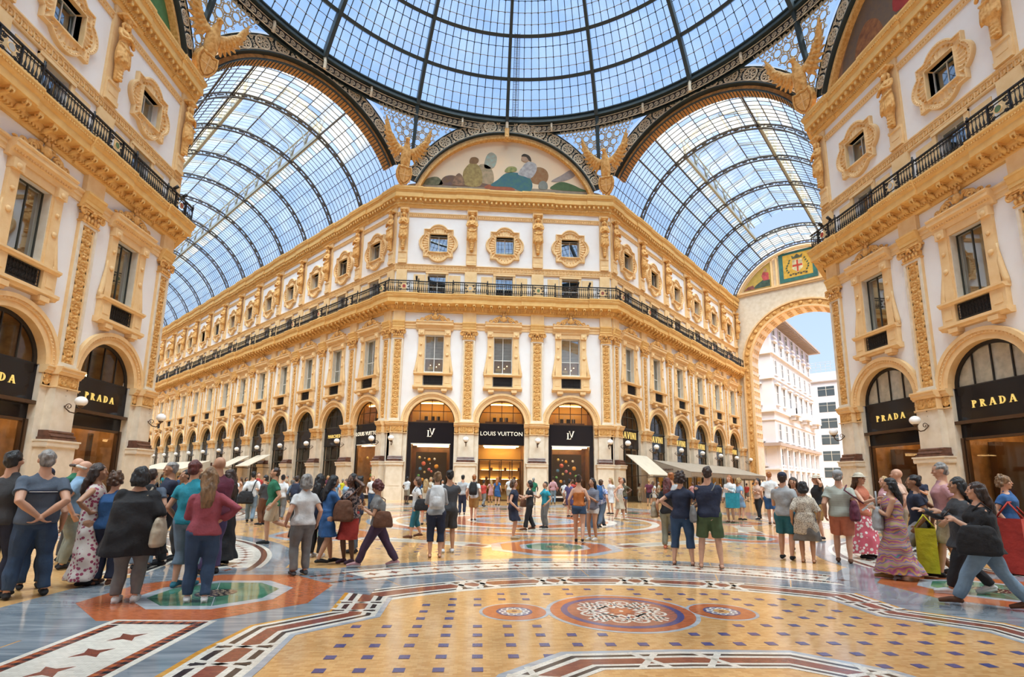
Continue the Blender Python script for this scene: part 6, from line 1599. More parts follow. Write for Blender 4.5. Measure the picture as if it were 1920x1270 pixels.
# front field (sector nearest the camera): straight star bands, stepped brown bands, rosettes, lozenges
for s_ in (-1, 1):
    M_ = lambda P: [(s_*abs(x) if x < 0 else -s_*x, y) for x, y in P] if s_ < 0 else [(-x, y) for x, y in P]
    fp('q0%d' % s_, 'marble_slab', lambda: polyp(M_([(-3.15, -12.15), (-3.11, -13.02), (-3.70, -13.56), (-3.80, -14.9), (-3.9, -18.4), (-5.45, -18.4), (-5.35, -13.3), (-4.2, -11.9)]), GRY, .0026))
    fp('q0b%d' % s_, 'marble_slab', lambda: polyp(M_([(-5.45, -18.4), (-5.38, -13.4), (-5.75, -13.0), (-6.15, -12.9), (-6.6, -14), (-6.6, -18.4)]), GRY, .0018))
    fp('q1%d' % s_, 'star_band_border', lambda: polyp(M_([(-4.10, -13.36), (-5.06, -13.32), (-5.06, -18.4), (-4.10, -18.4)]), WHT, .0050))
    def chk2():
        m = MB()
        def cells(a, b, w):
            dx, dy = b[0]-a[0], b[1]-a[1]; L = math.hypot(dx, dy); n = int(L/.045)
            for i in range(n):
                for q in (-1, 1):
                    m.m(BLK if (i+q) % 4 in (1, 3) and (i//1+(q > 0)) % 2 else ORG if (i+(q > 0)) % 2 else BRN); t0, t1 = i/n, (i+.92)/n
                    nx, ny = -dy/L*w/2, dx/L*w/2
                    P = [(a[0]+dx*t0, a[1]+dy*t0), (a[0]+dx*t1, a[1]+dy*t1), (a[0]+dx*t1+q*nx, a[1]+dy*t1+q*ny), (a[0]+dx*t0+q*nx, a[1]+dy*t0+q*ny)]
                    ar = sum(P[j][0]*P[(j+1) % 4][1]-P[(j+1) % 4][0]*P[j][1] for j in range(4)); m.polyz(P if ar > 0 else P[::-1], -.01, .0062)
        for a, b in (((-4.21, -13.5), (-4.21, -17.5)), ((-4.95, -13.5), (-4.95, -17.5)), ((-4.16, -13.45), (-5.0, -13.42))):
            P = M_([a, b]); cells(P[0], P[1], .10)
        return m
    fp('q2%d' % s_, 'chequer_border', chk2, kind='stuff')
    for j in range(9):
        P = M_([(-4.58, -13.88-.40*j)])[0]; fp('st2', 'mosaic_star', lambda: polyp(starp(0, 0, .145, PI/4, 4, .40), BRN, .0060), 0, (P[0], P[1], 0))
    out_ = [(-3.17, -12.12), (-3.11, -13.0), (-3.68, -13.54), (-3.76, -14.3), (-3.80, -18.4)]; in_ = [(-2.67, -12.35), (-2.65, -13.2), (-3.26, -13.8), (-3.23, -14.59), (-3.25, -18.4)]
    def lerp(t): return [(a[0]+(b[0]-a[0])*t, a[1]+(b[1]-a[1])*t) for a, b in zip(out_, in_)]
    for j, (t0, t1, mt, z) in enumerate(((-.10, .02, mosaic('amber_line', (.6, .3, .05), (.5, .2, .03), .03, .12) if 'amber_line' not in MATS else MATS['amber_line'], .0036), (0, .12, WHT, .0040), (.12, .24, BLK, .0044), (.24, .36, WHT, .0040), (.36, .66, BRN, .0046), (.66, .77, WHT, .0040), (.77, .88, BLK, .0044), (.88, 1.0, WHT, .0040), (1.0, 1.12, PAL, .0038))):
        for i in range(4):
            a, b = lerp(t0), lerp(t1); fp('q3%d%d%d' % (s_, j, i), 'brown_band' if mt is BRN else 'black_line' if mt is BLK else 'white_line', lambda: polyp(M_([a[i], a[i+1], b[i+1], b[i]]), mt, z+.0001*i))
    for yy in (-12.62, -12.98, -14.15, -14.55):
        t = lerp(.5); x = -2.91 if yy > -13.1 else -3.5
        P = M_([(x, yy)])[0]
        def xm2():
            m = MB(); m.m(WHT)
            for q in (-1, 1): m.polyz(strip((-.25, -.09), (.25, .09), .05) if q > 0 else strip((-.25, .09), (.25, -.09), .05), -.01, .0058)
            m.m(BLK); m.polyz(strip((-.22, 0), (-.10, 0.0001), .045), -.01, .0062); m.polyz(strip((.10, 0), (.22, 0.0001), .045), -.01, .0062); return m
        fp('x2', 'interlace', xm2, 0, (P[0], P[1], 0))
    # stepped band at the very front
    P1 = [(-1.75, -15.6), (-1.42, -14.82), (-.92, -14.37), (.0, -14.33)]; P2 = [(-1.2, -15.6), (-1.05, -15.0), (-.70, -14.72), (0, -14.70)]
    def lp(t): return [(a[0]+(b[0]-a[0])*t, a[1]+(b[1]-a[1])*t) for a, b in zip(P1, P2)]
    for j, (t0, t1, mt, z) in enumerate(((-.16, 0, PAL, .0030), (0, .14, WHT, .0040), (.14, .26, BLK, .0044), (.26, .38, WHT, .0040), (.38, .70, BRN, .0046), (.70, .80, WHT, .0040), (.80, .90, BLK, .0044), (.90, 1.0, WHT, .0040))):
        for i in range(3): a, b = lp(t0), lp(t1); fp('q4%d%d%d' % (s_, j, i), 'brown_band' if mt is BRN else 'black_line' if mt is BLK else 'white_line', lambda: polyp(M_([a[i], a[i+1], b[i+1], b[i]]), mt, z+.0001*i))
for x, y, a in ((-.30, -14.52, 0), (.22, -14.52, 0), (-1.22, -14.85, .8), (1.22, -14.85, -.8)):
    o = fp('x3', 'interlace', lambda: (lambda m: (m.m(WHT), [m.polyz(strip((-.11, -.17*q), (.11, .17*q), .05) if q > 0 else strip((-.11, .17), (.11, -.17), .05), -.01, .0058) for q in (-1, 1)], m)[-1])(MB()), a, (x, y, 0))
RX, RY = -.10, -13.02
def rosettes():
    fp('r1', 'marble_ring', lambda: disc(RX, RY, .80, PAL, .0016)); fp('r2', 'orange_ring', lambda: disc(RX, RY, .755, ORG, .0026)); fp('r3', 'blue_ring', lambda: ringp(RX, RY, .57, .64, BLU, .0034)); fp('r4', 'brown_disc', lambda: disc(RX, RY, .57, mosaic('red_brown_tesserae', (.35, .12, .08), (.25, .09, .06), .02, .13), .0036))
    for sx in (-1.14, 1.10):
        fp('r5%d' % sx, 'marble_ring', lambda: disc(RX+sx, RY, .37, PAL, .0015)); fp('r6%d' % sx, 'orange_ring', lambda: disc(RX+sx, RY, .335, ORG, .0030)); fp('r7%d' % sx, 'blue_disc', lambda: disc(RX+sx, RY, .19, BLU, .0040))
        def fl_():
            m = MB().m(WHT)
            for k in range(10):
                a = 2*PI*k/10; q = arcpiece(.022, .042, 0, 2*PI, WHT, .0048, RX+sx+.125*math.cos(a), RY+.125*math.sin(a), 10); m.add(q.v, q.f)
            m.m(YEL); m.polyz([(RX+sx+.085*math.cos(a), RY+.085*math.sin(a)) for a in seg(0, 2*PI, 16)[:-1]], -.01, .0050); m.m(BRN); m.polyz([(RX+sx+.03*math.cos(a), RY+.03*math.sin(a)) for a in seg(0, 2*PI, 8)[:-1]], -.01, .0056); return m
        fp('r8%d' % sx, 'flower_mosaic', fl_)
    for k in range(8):
        def arm(k=k):
            m = MB(); th = k*R45; R = lambda x, y: (RX+x*math.cos(th)-y*math.sin(th), RY+x*math.sin(th)+y*math.cos(th))
            def st(a, b, w=.032, z=.0046): P = strip(a, b, w); m.polyz([R(*p) for p in P][::-1] if sum(P[j][0]*P[(j+1) % 4][1]-P[(j+1) % 4][0]*P[j][1] for j in range(4)) < 0 else [R(*p) for p in P], -.01, z)
            m.m(WHT)
            if k % 2:
                for o_ in (-.075, 0, .075): st((.16, o_), (.50 if o_ else .53, o_)); st((.30+o_, -.10), (.30+o_, .10)); st((.44, -.10), (.44, .10)) if o_ == 0 else None
            else:
                for s_ in (-1, 1):
                    sp = spiral(.36, s_*.11, .10, .02, -s_*PI/2, s_*1.25, 12)
                    for i in range(len(sp)-1): st(sp[i], sp[i+1], .03)
                    st((.14, s_*.05), (.36, -s_*.04)); st((.16, s_*.16), (.34, s_*.02))
                m.m(BLU); st((.235, 0), (.265, .0001), .03, .0052)
            m.m(ORG if k % 2 else BLU); st((.37, -.037), (.37, -.0371+.0375*0+.03), .03, .0052) if k % 2 else None
            return m
        fp('arm%d' % k, 'rosette_arm', arm)
    fp('r9', 'rosette_star', lambda: (lambda m: (m.polyz(starp(RX, RY, .15, 0, 8, .62), -.01, .0054), m.m(WHT), m.polyz([(RX+.025*math.cos(a), RY+.025*math.sin(a)) for a in seg(0, 2*PI, 8)[:-1]], -.01, .0060), m)[-1])(MB().m(ORG)))
rosettes()
cnt = 0
loz = MB().m(BLU)
for j in range(16):
    for i in range(-16, 17):
        x, y = i*.281+.06, -11.6-.281*j*1.0
        if (x*x+(y-CYF)**2) > 4.12**2: continue
        if abs(x) > (2.45 if y > -13.3 else 3.0): continue
        if math.hypot(x-RX, y-RY) < .92 or math.hypot(x-RX+1.14, y-RY) < .47 or math.hypot(x-RX-1.10, y-RY) < .47: continue
        if abs(x) < .92+max(0, -14.3-y)*1.2 and y < -14.2: continue
        q = lambda: polyp([(-.042, -.042), (.042, -.042), (.042, .042), (-.042, .042)], BLU, .003)
        if cnt < 290: fp('lz', 'mosaic_lozenge', q, 0, (x, y, 0)); cnt += 1
for j in range(-40, 40):
    for i in range(-40, 40):
        x, y = i*.4, j*.4; r = math.hypot(x, y)
        if 5.6 < r < 9.1:
            a = (math.atan2(x, y) % R45); a = min(a, R45-a)
            if abs(r-7.55) < 1.4 and a*r < 1.5: continue
            loz.polyz([(x-.05, y-.05), (x+.05, y-.05), (x+.05, y+.05), (x-.05, y+.05)], -.01, .001)
part('mosaic_lozenges', loz, fl, kind='stuff')
# ---------------------------------------------------------------- people
SK = {'l': (.56, .30, .19), 'm': (.45, .23, .13), 't': (.34, .165, .085), 'd': (.12, .055, .03)}
HC = {'gy': (.30, .28, .26), 'wh': (.62, .58, .52), 'bk': (.012, .010, .010), 'db': (.045, .022, .014), 'br': (.11, .05, .022), 'lb': (.26, .14, .06), 'bl': (.48, .30, .12), 'rd': (.13, .025, .02), 'or': (.40, .13, .03)}
CL = {'navy': (.018, .024, .055), 'black': (.012, .011, .013), 'white': (.78, .77, .76), 'offwhite': (.66, .62, .56), 'jeans': (.035, .075, .15), 'ltjeans': (.22, .32, .42), 'slate': (.10, .13, .18), 'sky': (.26, .42, .60), 'green': (.015, .16, .075), 'olive': (.09, .13, .05), 'khaki': (.40, .33, .23), 'beige': (.55, .44, .31), 'tan': (.42, .22, .06), 'grey': (.22, .21, .20), 'ltgrey': (.45, .45, .45), 'dkgrey': (.06, .06, .065), 'pink': (.62, .32, .33), 'rose': (.38, .075, .10), 'maroon': (.14, .02, .045), 'plum': (.06, .022, .05), 'teal': (.02, .16, .22), 'turq': (.02, .32, .42), 'blue': (.03, .12, .32), 'red': (.55, .05, .035), 'coral': (.70, .22, .12), 'orange': (.58, .17, .03), 'peach': (.72, .46, .34), 'brown': (.16, .06, .025), 'yellow': (.70, .62, .02), 'purple': (.09, .07, .18), 'cream': (.70, .62, .48), 'sage': (.28, .30, .24)}
def skin(k): return mat('skin_'+k, SK[k], .55, noise=.15, scale=9)
def hairm(k):
    nm = 'hair_'+k
    if nm in MATS: return MATS[nm]
    m = mat(nm, HC[k], .5, noise=.6, scale=30, bump=.8, bscale=55); nt = m.node_tree
    mp = nt.nodes.new('ShaderNodeMapping'); mp.inputs['Scale'].default_value = (1, 1, .22)
    tc = [n for n in nt.nodes if n.type == 'TEX_COORD'][0]; nt.links.new(tc.outputs['Object'], mp.inputs[0])
    for n in nt.nodes:
        if n.type == 'TEX_NOISE': nt.links.new(mp.outputs[0], n.inputs['Vector'])
    return m
def cloth(k):
    if k in CL: return mat('cloth_'+k, tuple(c*.78 for c in CL[k]), .85, noise=.3, scale=7, bump=.6, bscale=14)
    # patterned cloths
    P = {'floral': ((.30, .05, .10), (.62, .55, .50), 22), 'maxi': ((.28, .05, .16), (.35, .30, .12), 9), 'spots': ((.55, .48, .38), (.16, .12, .10), 60), 'darkpat': ((.02, .02, .03), (.30, .22, .2), 25), 'camo': ((.10, .08, .04), (.03, .03, .02), 20), 'whiteflor': ((.75, .70, .66), (.55, .10, .14), 14), 'stripe': ((.06, .065, .09), (.22, .22, .26), 0), 'ltstripe': ((.42, .42, .36), (.28, .30, .25), 0), 'bluepat': ((.10, .16, .40), (.5, .5, .55), 30)}
    c1, c2, sc = P[k]; nm = 'cloth_'+k
    if nm in MATS: return MATS[nm]
    m, nt, b = nodes(nm); b.inputs['Roughness'].default_value = .85; tc = nt.nodes.new('ShaderNodeTexCoord'); r = nt.nodes.new('ShaderNodeValToRGB')
    if sc: t = nt.nodes.new('ShaderNodeTexVoronoi' if k in ('spots', 'floral', 'whiteflor') else 'ShaderNodeTexNoise'); t.inputs['Scale'].default_value = sc; o = t.outputs[0]; lo, hi = ((.35, .45) if k in ('spots', 'floral', 'whiteflor') else (.47, .53))
    else: t = nt.nodes.new('ShaderNodeTexWave'); t.bands_direction = 'Z'; t.inputs['Scale'].default_value = 14; o = t.outputs[0]; lo, hi = .4, .6
    if k == 'maxi':
        t = nt.nodes.new('ShaderNodeTexWave'); t.bands_direction = 'Z'; t.inputs['Scale'].default_value = 2.2; t.inputs['Distortion'].default_value = 6; t.inputs['Detail Scale'].default_value = 2; o = t.outputs[0]
        r.color_ramp.elements[0].position = 0; r.color_ramp.elements[1].position = 1
        for ps, c in ((.25, (.45, .30, .03)), (.45, (.30, .03, .20)), (.6, (.03, .22, .18)), (.8, (.45, .12, .30))): e = r.color_ramp.elements.new(ps); e.color = (*c, 1)
    else: r.color_ramp.elements[0].position = lo; r.color_ramp.elements[1].position = hi
    r.color_ramp.elements[0].color = (*c2, 1) if k in ('spots',) else (*c1, 1); r.color_ramp.elements[-1].color = (*c1, 1) if k in ('spots',) else (*c2, 1)
    nt.links.new(tc.outputs['Object'], t.inputs['Vector']); nt.links.new(o, r.inputs[0]); nt.links.new(r.outputs[0], b.inputs['Base Color']); MATS[nm] = m; return m
def wrinkle(amp, fr=16.0, ph=0.0):
    def f(co, no):
        x, y, z = co.T*fr
        n = np.sin(x*1.3+1.7*np.sin(z*.9+ph))*np.sin(y*1.1+2.1*np.sin(z*.7+1))+.6*np.sin(z*2.1+1.5*np.sin(x*1.2)+ph)+.4*np.sin((x+y)*2.3-z*1.1)
        return co+no*(amp*n)[:, None]
    return f
def ik(a, t, l1, l2, pole):
    d = t-a; D = max(1e-4, min(d.length, (l1+l2)*.998)); u = d.normalized(); t = a+u*D
    c = (l1*l1+D*D-l2*l2)/(2*l1*D); s = math.sqrt(max(0, 1-c*c)); p = pole-u*pole.dot(u); p = p.normalized() if p.length > 1e-5 else u.orthogonal().normalized()
    return a+u*(l1*c)+p*(l1*s), t
ARM = {'down': ((.150, -.015, .505), (.3, 1, 0)), 'relax': ((.145, -.07, .52), (.4, 1, 0)), 'hip': ((.108, .0, .60), (1, .45, .1)), 'back': ((.015, .098, .545), (.8, .7, 0)), 'phone': ((.045, -.155, .69), (.5, .3, -1)), 'fold': ((-.035, -.100, .685), (.6, .1, -1)), 'face': ((.055, -.055, .885), (.8, -.4, -.6)), 'head': ((.075, -.02, .925), (1, -.3, -.3)), 'fwd': ((.10, -.24, .70), (.4, .5, -1)), 'strap': ((.07, -.075, .745), (.8, .2, -1)), 'swingf': ((.125, -.13, .54), (.3, 1, 0)), 'swingb': ((.135, .11, .53), (.3, 1, 0)), 'point': ((.12, -.27, .80), (.5, .3, -1)), 'out': ((.22, -.10, .56), (.4, 1, 0)), 'lap': ((.06, -.16, .60), (.6, .6, -.5)), 'pocket': ((.115, -.015, .555), (.6, 1, 0))}
PN = [0]
def person(x, y, H, rz, label, top, bot, hair='br', hs='short', sk='l', sex='f', build=1.0, arms=('down', 'down'), legs='stand', lean=0.0, look=(0, 0), sleeve='short', botk='long', shoe='black', dist=0, hat=None, topk='tee', group=None, extra=None):
    """arms = (left, right); look = (turn left +, nod down +) in degrees; dist 0 near, 1 middle, 2 far"""
    vb = (.0095, .014, .024)[dist]; vc = (.013, .018, .028)[dist]; dc = (.42, .45, .6)[dist]
    f = sex == 'f'; S_ = H; t = empty('person', label, 'person', (x, y, 0.008), math.radians(rz), group=group)
    PN[0] += 1; V = Vector; seed = PN[0]
    hipw = .052 if f else .048
    # feet
    st = {'stand': ((.058, .0, .045), (-.058, .0, .045)), 'wide': ((.095, .0, .045), (-.095, .0, .045)), 'shift': ((.065, -.03, .045), (-.05, .03, .045)), 'walk': ((.045, -.155, .045), (-.045, .165, .075)), 'walk2': ((.045, .165, .075), (-.045, -.155, .045)), 'step': ((.05, -.09, .045), (-.05, .09, .055)), 'step2': ((.05, .09, .055), (-.05, -.09, .045)), 'stride': ((.03, -.21, .045), (-.03, .22, .06)), 'stride2': ((.03, .22, .06), (-.03, -.21, .045)), 'kick': ((.04, -.04, .045), (-.04, .26, .20)), 'sit': ((.09, -.30, .045), (-.09, -.28, .045))}[legs]
    hz = .505 if legs not in ('walk', 'walk2', 'stride', 'stride2') else (.488 if 'walk' in legs else .470)
    if legs == 'sit': hz = .12
    dz = hz-.505
    hips = [V((s_*hipw, 0, hz))*S_ for s_ in (1, -1)]
    L = []
    for s_, hp, (fx, fy, fz) in zip((1, -1), hips, st):
        k, a = ik(hp, V((fx, fy, fz))*S_, .235*S_, .232*S_, V((s_*.12, -1, .0 if legs != 'sit' else 1))); L.append((hp, k, a))
    R = Matrix.Rotation(math.radians(lean), 3, 'X'); piv = V((0, 0, .52+dz))*S_
    U = lambda p: piv+R @ (V(p)*S_+V((0, 0, dz))*S_-piv)
    sw = .086 if f else .098; sw *= (1+(build-1)*.30)
    Aj = []
    for s_, nm in zip((1, -1), arms):
        w, pole = ARM[nm]; sh = U((s_*sw, .004, .770)); wr = U((s_*w[0]*(1 if nm not in ('fold', 'back') else 1), w[1], w[2])); e, wr = ik(sh, wr, .168*S_, .148*S_, V((s_*pole[0], pole[1], pole[2]))); Aj.append((sh, e, wr, s_))
    hd = U((0, -.012, .925)); Rh = R @ Matrix.Rotation(math.radians(look[0]), 3, 'Z') @ Matrix.Rotation(math.radians(look[1]), 3, 'X')
    hp_ = lambda p: hd+Rh @ (V(p)*S_*1.07)
    B_ = build
    tw = [(.455, .055, .045), (.49, .094*(1.03 if f else .95), .068), (.53, (.097 if f else .088), .068), (.60, (.072 if f else .080), .052), (.66, (.078 if f else .088), .058), (.73, (.086 if f else .099), (.066 if f else .063)), (.772, (.082 if f else .097), .056), (.800, (.066 if f else .078), .045), (.820, (.044 if f else .050), .037), (.842, .032, .031)]
    def torso(m, inf0, z0=0.0, z1=1.0, bell=1.0):
        vs = []; n = 18; rows = [r for r in tw if z0 <= r[0] <= z1]
        for z, rx, ry in rows:
            fz_ = 1+(B_-1)*(1.3 if z < .74 else .4); infl = inf0*(1 if z < .75 else .85 if z < .78 else .45 if z < .81 else .2)
            for k in range(n):
                a = 2*PI*k/n; px, py = (rx*fz_*bell+infl)*math.cos(a), (ry*fz_*bell+infl)*math.sin(a)-(.008 if z > .7 else 0)
                vs.append(U((px, py, z)) if z > .50 else V((px, py, z+dz))*S_)
        fs = []
        for i in range(len(rows)-1):
            for k in range(n): fs.append((i*n+k, i*n+(k+1) % n, (i+1)*n+(k+1) % n, (i+1)*n+k))
        fs.append(tuple(range(n-1, -1, -1))); fs.append(tuple((len(rows)-1)*n+k for k in range(n))); m.add(vs, fs, True)
    lb = 1+(B_-1)*.6
    def leg(m, j, infl, end=2.0, start=0.0, fl=1.0):
        hp, k, a = j; rr = [.054*lb, .046*lb, .032, .0325, .031, .0185]; P = [hp, hp.lerp(k, .45), k, k.lerp(a, .25), k.lerp(a, .45), a]; T = [0, .45, 1, 1.25, 1.45, 2]
        if end < 2:
            pts = [p for p, t_ in zip(P, T) if t_ < end]; rs = [r for r, t_ in zip(rr, T) if t_ < end]
            pe = (hp.lerp(k, end) if end <= 1 else k.lerp(a, end-1)); re = np.interp(end, T, rr)*fl; pts.append(pe); rs.append(re)
        else: pts, rs = P, rr
        m.tube(pts, [(r+infl)*S_ for r in rs], 10); m.ell(pts[0], [(rs[0]+infl)*S_*1.0]*3, 10, 8)
    def arm(m, j, infl, end=2.0, cuff=1.0):
        sh, e, w, s_ = j; P = [sh, sh.lerp(e, .5), e, e.lerp(w, .35), w]; T = [0, .5, 1, 1.35, 2]; g = (1.0 if f else 1.18)*(1+(B_-1)*.5); rr = [.027*g, .0255*g, .0215*g, .022*g, .0145*g]
        if end < 2:
            pts = [p for p, t_ in zip(P, T) if t_ < end]; rs = [r for r, t_ in zip(rr, T) if t_ < end]; pe = sh.lerp(e, end) if end <= 1 else e.lerp(w, end-1); pts.append(pe); rs.append(np.interp(end, T, rr)*cuff)
        else: pts, rs = P, rr
        m.tube(pts, [(r+infl)*S_ for r in rs], 9); m.ell(sh, [(rr[0]+infl*.8)*S_]*3, 10, 8)
    # --- body: one continuous skin
    m = MB().m(skin(sk)); torso(m, 0)
    m.tube([U((0, .004, .80)), U((0, .0, .85)), hp_((0, .010, -.035))], [.036*S_, .031*S_*(1 if f else 1.15), .030*S_], 10)
    m.ell(hd+Rh @ V((0, .006*S_, .012*S_)), (.0455*S_, .0565*S_, .0565*S_), 14, 10, Rh); m.ell(hp_((0, -.010, -.022)), (.034*S_, .038*S_, .042*S_), 12, 8, Rh)
    m.tube([hp_((0, -.046, .012)), hp_((0, -.059, -.012))], [.005*S_, .0085*S_], 6); m.ell(hp_((0, -.030, -.050)), (.017*S_, .016*S_, .012*S_)); m.ell(hp_((0, -.046, -.028)), (.014*S_, .008*S_, .007*S_))
    for s_ in (1, -1): m.ell(hp_((s_*.043, .006, -.004)), (.006*S_, .011*S_, .018*S_)); m.ell(hp_((s_*.022, -.036, -.008)), (.016*S_, .012*S_, .014*S_))
    for j in Aj:
        arm(m, j, 0); sh, e, w, s_ = j; d = (w-e).normalized(); fwd = V((0, -1, 0)); side = d.cross(fwd)
        side = side.normalized() if side.length > .2 else V((1, 0, 0)); nrm = side.cross(d).normalized(); hl = S_
        curl = -V((s_, 0, 0)) if abs(d.z) > .5 else V((0, 0, -1)); wdir = nrm if abs(d.z) > .5 else side
        wdir = (wdir-d*wdir.dot(d)).normalized(); curl = (curl-d*curl.dot(d)-wdir*curl.dot(wdir)); curl = curl.normalized() if curl.length > .1 else d.cross(wdir)
        c = w+d*.028*hl; Rm = Matrix((wdir, curl, d)).transposed(); m.ell(c, (.024*hl, .012*hl, .032*hl), 10, 8, Rm)
        m.tube([w, c], [.0145*hl, .019*hl], 8)
        if dist < 2:
            for q, ln in ((-1.5, .036), (-.5, .042), (.5, .045), (1.5, .040)):
                b0 = c+wdir*(q*.0115*hl)+d*.022*hl; b1 = b0+d*ln*.5*hl+curl*.008*hl; b2 = b1+d*ln*.32*hl+curl*.018*hl; m.tube([b0, b1, b2], [.0068*hl, .0063*hl, .0055*hl], 6)
            b0 = c+wdir*.018*hl-d*.012*hl; m.tube([b0, b0+wdir*.016*hl+d*.018*hl+curl*.006*hl, b0+wdir*.018*hl+d*.036*hl+curl*.012*hl], [.0085*hl, .0075*hl, .006*hl], 6)
    FT = []
    for j in L:
        leg(m, j, 0); hp, k, a = j; sh_ = (k-a).normalized(); pitch = 0.0
        if a.z > .052*S_: pitch = min(1.0, (a.z-.045*S_)/(.05*S_))*.7 if legs != 'kick' else 1.3
        dirf = V((0, -math.cos(pitch), -math.sin(pitch))); heel = a+V((0, .018*S_, -.030*S_)) if pitch == 0 else a-dirf*.018*S_+V((0, 0, -.020*S_)); toe = heel+dirf*.135*S_
        if pitch == 0: heel.z = .016*S_; toe.z = .012*S_
        else: toe.z = max(toe.z, .012*S_)
        FT.append((a, heel, toe, dirf)); m.tube([a, heel.lerp(a, .3)+dirf*.01*S_, heel.lerp(toe, .45)+V((0, 0, .008*S_)), toe], [.020*S_, .022*S_, .020*S_, .011*S_], 8); m.ell(heel, (.017*S_, .017*S_, .016*S_))
    part('body', fuse(m, vb, dc), t)
    # --- lower garment
    cb = cloth(bot) if bot else None
    if botk in ('long', 'shorts', 'capri', 'wide', 'hot'):
        m = MB().m(cb); torso(m, .006, .44, .56); e_ = {'long': 1.97, 'shorts': .92, 'capri': 1.45, 'wide': 1.97, 'hot': .38}[botk]; fl = {'long': 1.15, 'shorts': 1.25, 'capri': 1.05, 'wide': 1.7, 'hot': 1.1}[botk]
        for j in L: leg(m, j, {'long': .014, 'shorts': .016, 'capri': .013, 'wide': .016, 'hot': .008}[botk], e_, fl=fl)
        part('shorts' if botk in ('shorts', 'hot') else 'trousers', fuse(m, vc, dc, 1, wrinkle(.0042*S_, 17/S_, seed)), t)
    def skirt(m, z0, z1, flare, rx0, ry0):
        vs = []; n = 28; rows = 9
        for i in range(rows+1):
            q = i/rows; z = z0+(z1-z0)*q; cx = cy = 0.0; ex = ey = 0.0
            pz = []
            for hp, k, a in L:
                P = [hp, k, a]; zz = (z+dz)*S_
                p = hp.lerp(k, min(1, max(0, (hp.z-zz)/(hp.z-k.z+1e-6)))) if zz > k.z else k.lerp(a, min(1, (k.z-zz)/(k.z-a.z+1e-6))); pz.append(p/S_)
            cx = (pz[0].x+pz[1].x)/2*q; cy = (pz[0].y+pz[1].y)/2*q; ex = abs(pz[0].x-pz[1].x)/2*q; ey = abs(pz[0].y-pz[1].y)/2*q
            for k in range(n):
                a = 2*PI*k/n; fo = 1+.07*q*math.sin(k*2*PI*7/n+seed)
                vs.append(V((cx+(rx0+(flare-1)*rx0*q+ex*.55)*fo*math.cos(a), cy+(ry0+(flare-1)*rx0*q+ey*.85)*fo*math.sin(a), z+dz))*S_)
        fs = [(i*n+k, i*n+(k+1) % n, (i+1)*n+(k+1) % n, (i+1)*n+k) for i in range(rows) for k in range(n)]; fs.append(tuple(range(n-1, -1, -1))); fs.append(tuple(rows*n+k for k in range(n))); m.add(vs, fs, True)
    if botk in ('skirt', 'miniskirt', 'longskirt'):
        m = MB().m(cb); torso(m, .010, .48, .61); skirt(m, .53, {'skirt': .26, 'miniskirt': .36, 'longskirt': .06}[botk], {'skirt': 1.05, 'miniskirt': 1.0, 'longskirt': 1.5}[botk], .104*B_, .078*B_); part('skirt', fuse(m, vc, dc, 1, wrinkle(.005*S_, 15/S_, seed)), t)
    # --- upper garment
    m = MB().m(cloth(top))
    infl = {'tee': .018, 'polo': .018, 'sweater': .020, 'loose': .030, 'poncho': .034, 'cami': .008, 'dress': .012, 'maxi': .012, 'tunic': .020, 'cardigan': .024}[topk]
    torso(m, infl, .49 if topk not in ('cami',) else .53, .745 if topk == 'cami' else .845 if topk in ('tee', 'polo', 'sweater') else .825)
    if topk in ('poncho', 'loose', 'tunic', 'cardigan'): skirt(m, .74 if topk == 'poncho' else .66 if topk == 'loose' else .60, {'poncho': .34, 'loose': .45, 'tunic': .34, 'cardigan': .40}[topk], {'poncho': 1.30, 'loose': 1.02, 'tunic': 1.06, 'cardigan': 1.0}[topk], (.085+min(infl, .022))*B_, (.062+min(infl, .030))*B_)
    if topk in ('dress', 'maxi'): skirt(m, .60, .30 if topk == 'dress' else .05, 1.12 if topk == 'dress' else 1.55, .090*B_, .070*B_)
    if f and topk != 'poncho':
        for s_ in (1, -1): m.ell(U((s_*.042, -.052-(B_-1)*.05, .722)), (.036*S_, .030*S_, .036*S_), 10, 8)
    if topk == 'cami':
        for s_ in (1, -1): m.tube([U((s_*.05, -.05, .74)), U((s_*.055, 0, .815)), U((s_*.05, .045, .74))], .008*S_, 6)
    se = {'short': .55, 'long': 1.96, 'none': 0, 'elbow': 1.0, 'cap': .25, 'three': 1.5}[sleeve]
    if se:
        for j in Aj: arm(m, j, .010 if topk != 'poncho' else .03, se, 1.2)
    part({'dress': 'dress', 'maxi': 'dress', 'sweater': 'sweater', 'cardigan': 'cardigan', 'tunic': 'tunic', 'poncho': 'loose_top'}.get(topk, 'shirt'), fuse(m, vc, dc, 1, wrinkle(.0055*S_, 18/S_, seed*.7)), t)
    if label.startswith('grey-haired man in slate'):
        for z_, c_ in ((.716, 'navy'), (.708, 'white'), (.700, 'navy')):
            m = MB().m(cloth(c_)); m.tube([U((q_*.085*B_, (.062+.020)*(1+(B_-1)*1.3)*math.sqrt(max(0, 1-(q_*.78)**2))-.004, z_)) for q_ in seg(-1, 1, 12)], .0042*S_, 5); part('back_stripe', m, t)
    # --- hair
    if hs != 'bald':
        m = MB().m(hairm(hair)); sc = {'short': 1.0, 'crop': .96, 'curly': 1.16, 'bob': 1.06, 'long': 1.04, 'bun': 1.0, 'pony': 1.0, 'balding': .93}[hs]
        if hs == 'balding': m.tube([hp_((.044*math.cos(a), .010+.050*math.sin(a), -.005)) for a in seg(-.35, PI+.35, 12)], .014*S_, 8)
        else: m.ell(hp_((0, .014, .022)), (.0503*S_*sc, .0567*S_*sc, .0546*S_*sc), 14, 10, Rh); m.ell(hp_((0, .030, -.004)), (.045*S_*sc, .0364*S_*sc, .048*S_*sc), 12, 8, Rh)
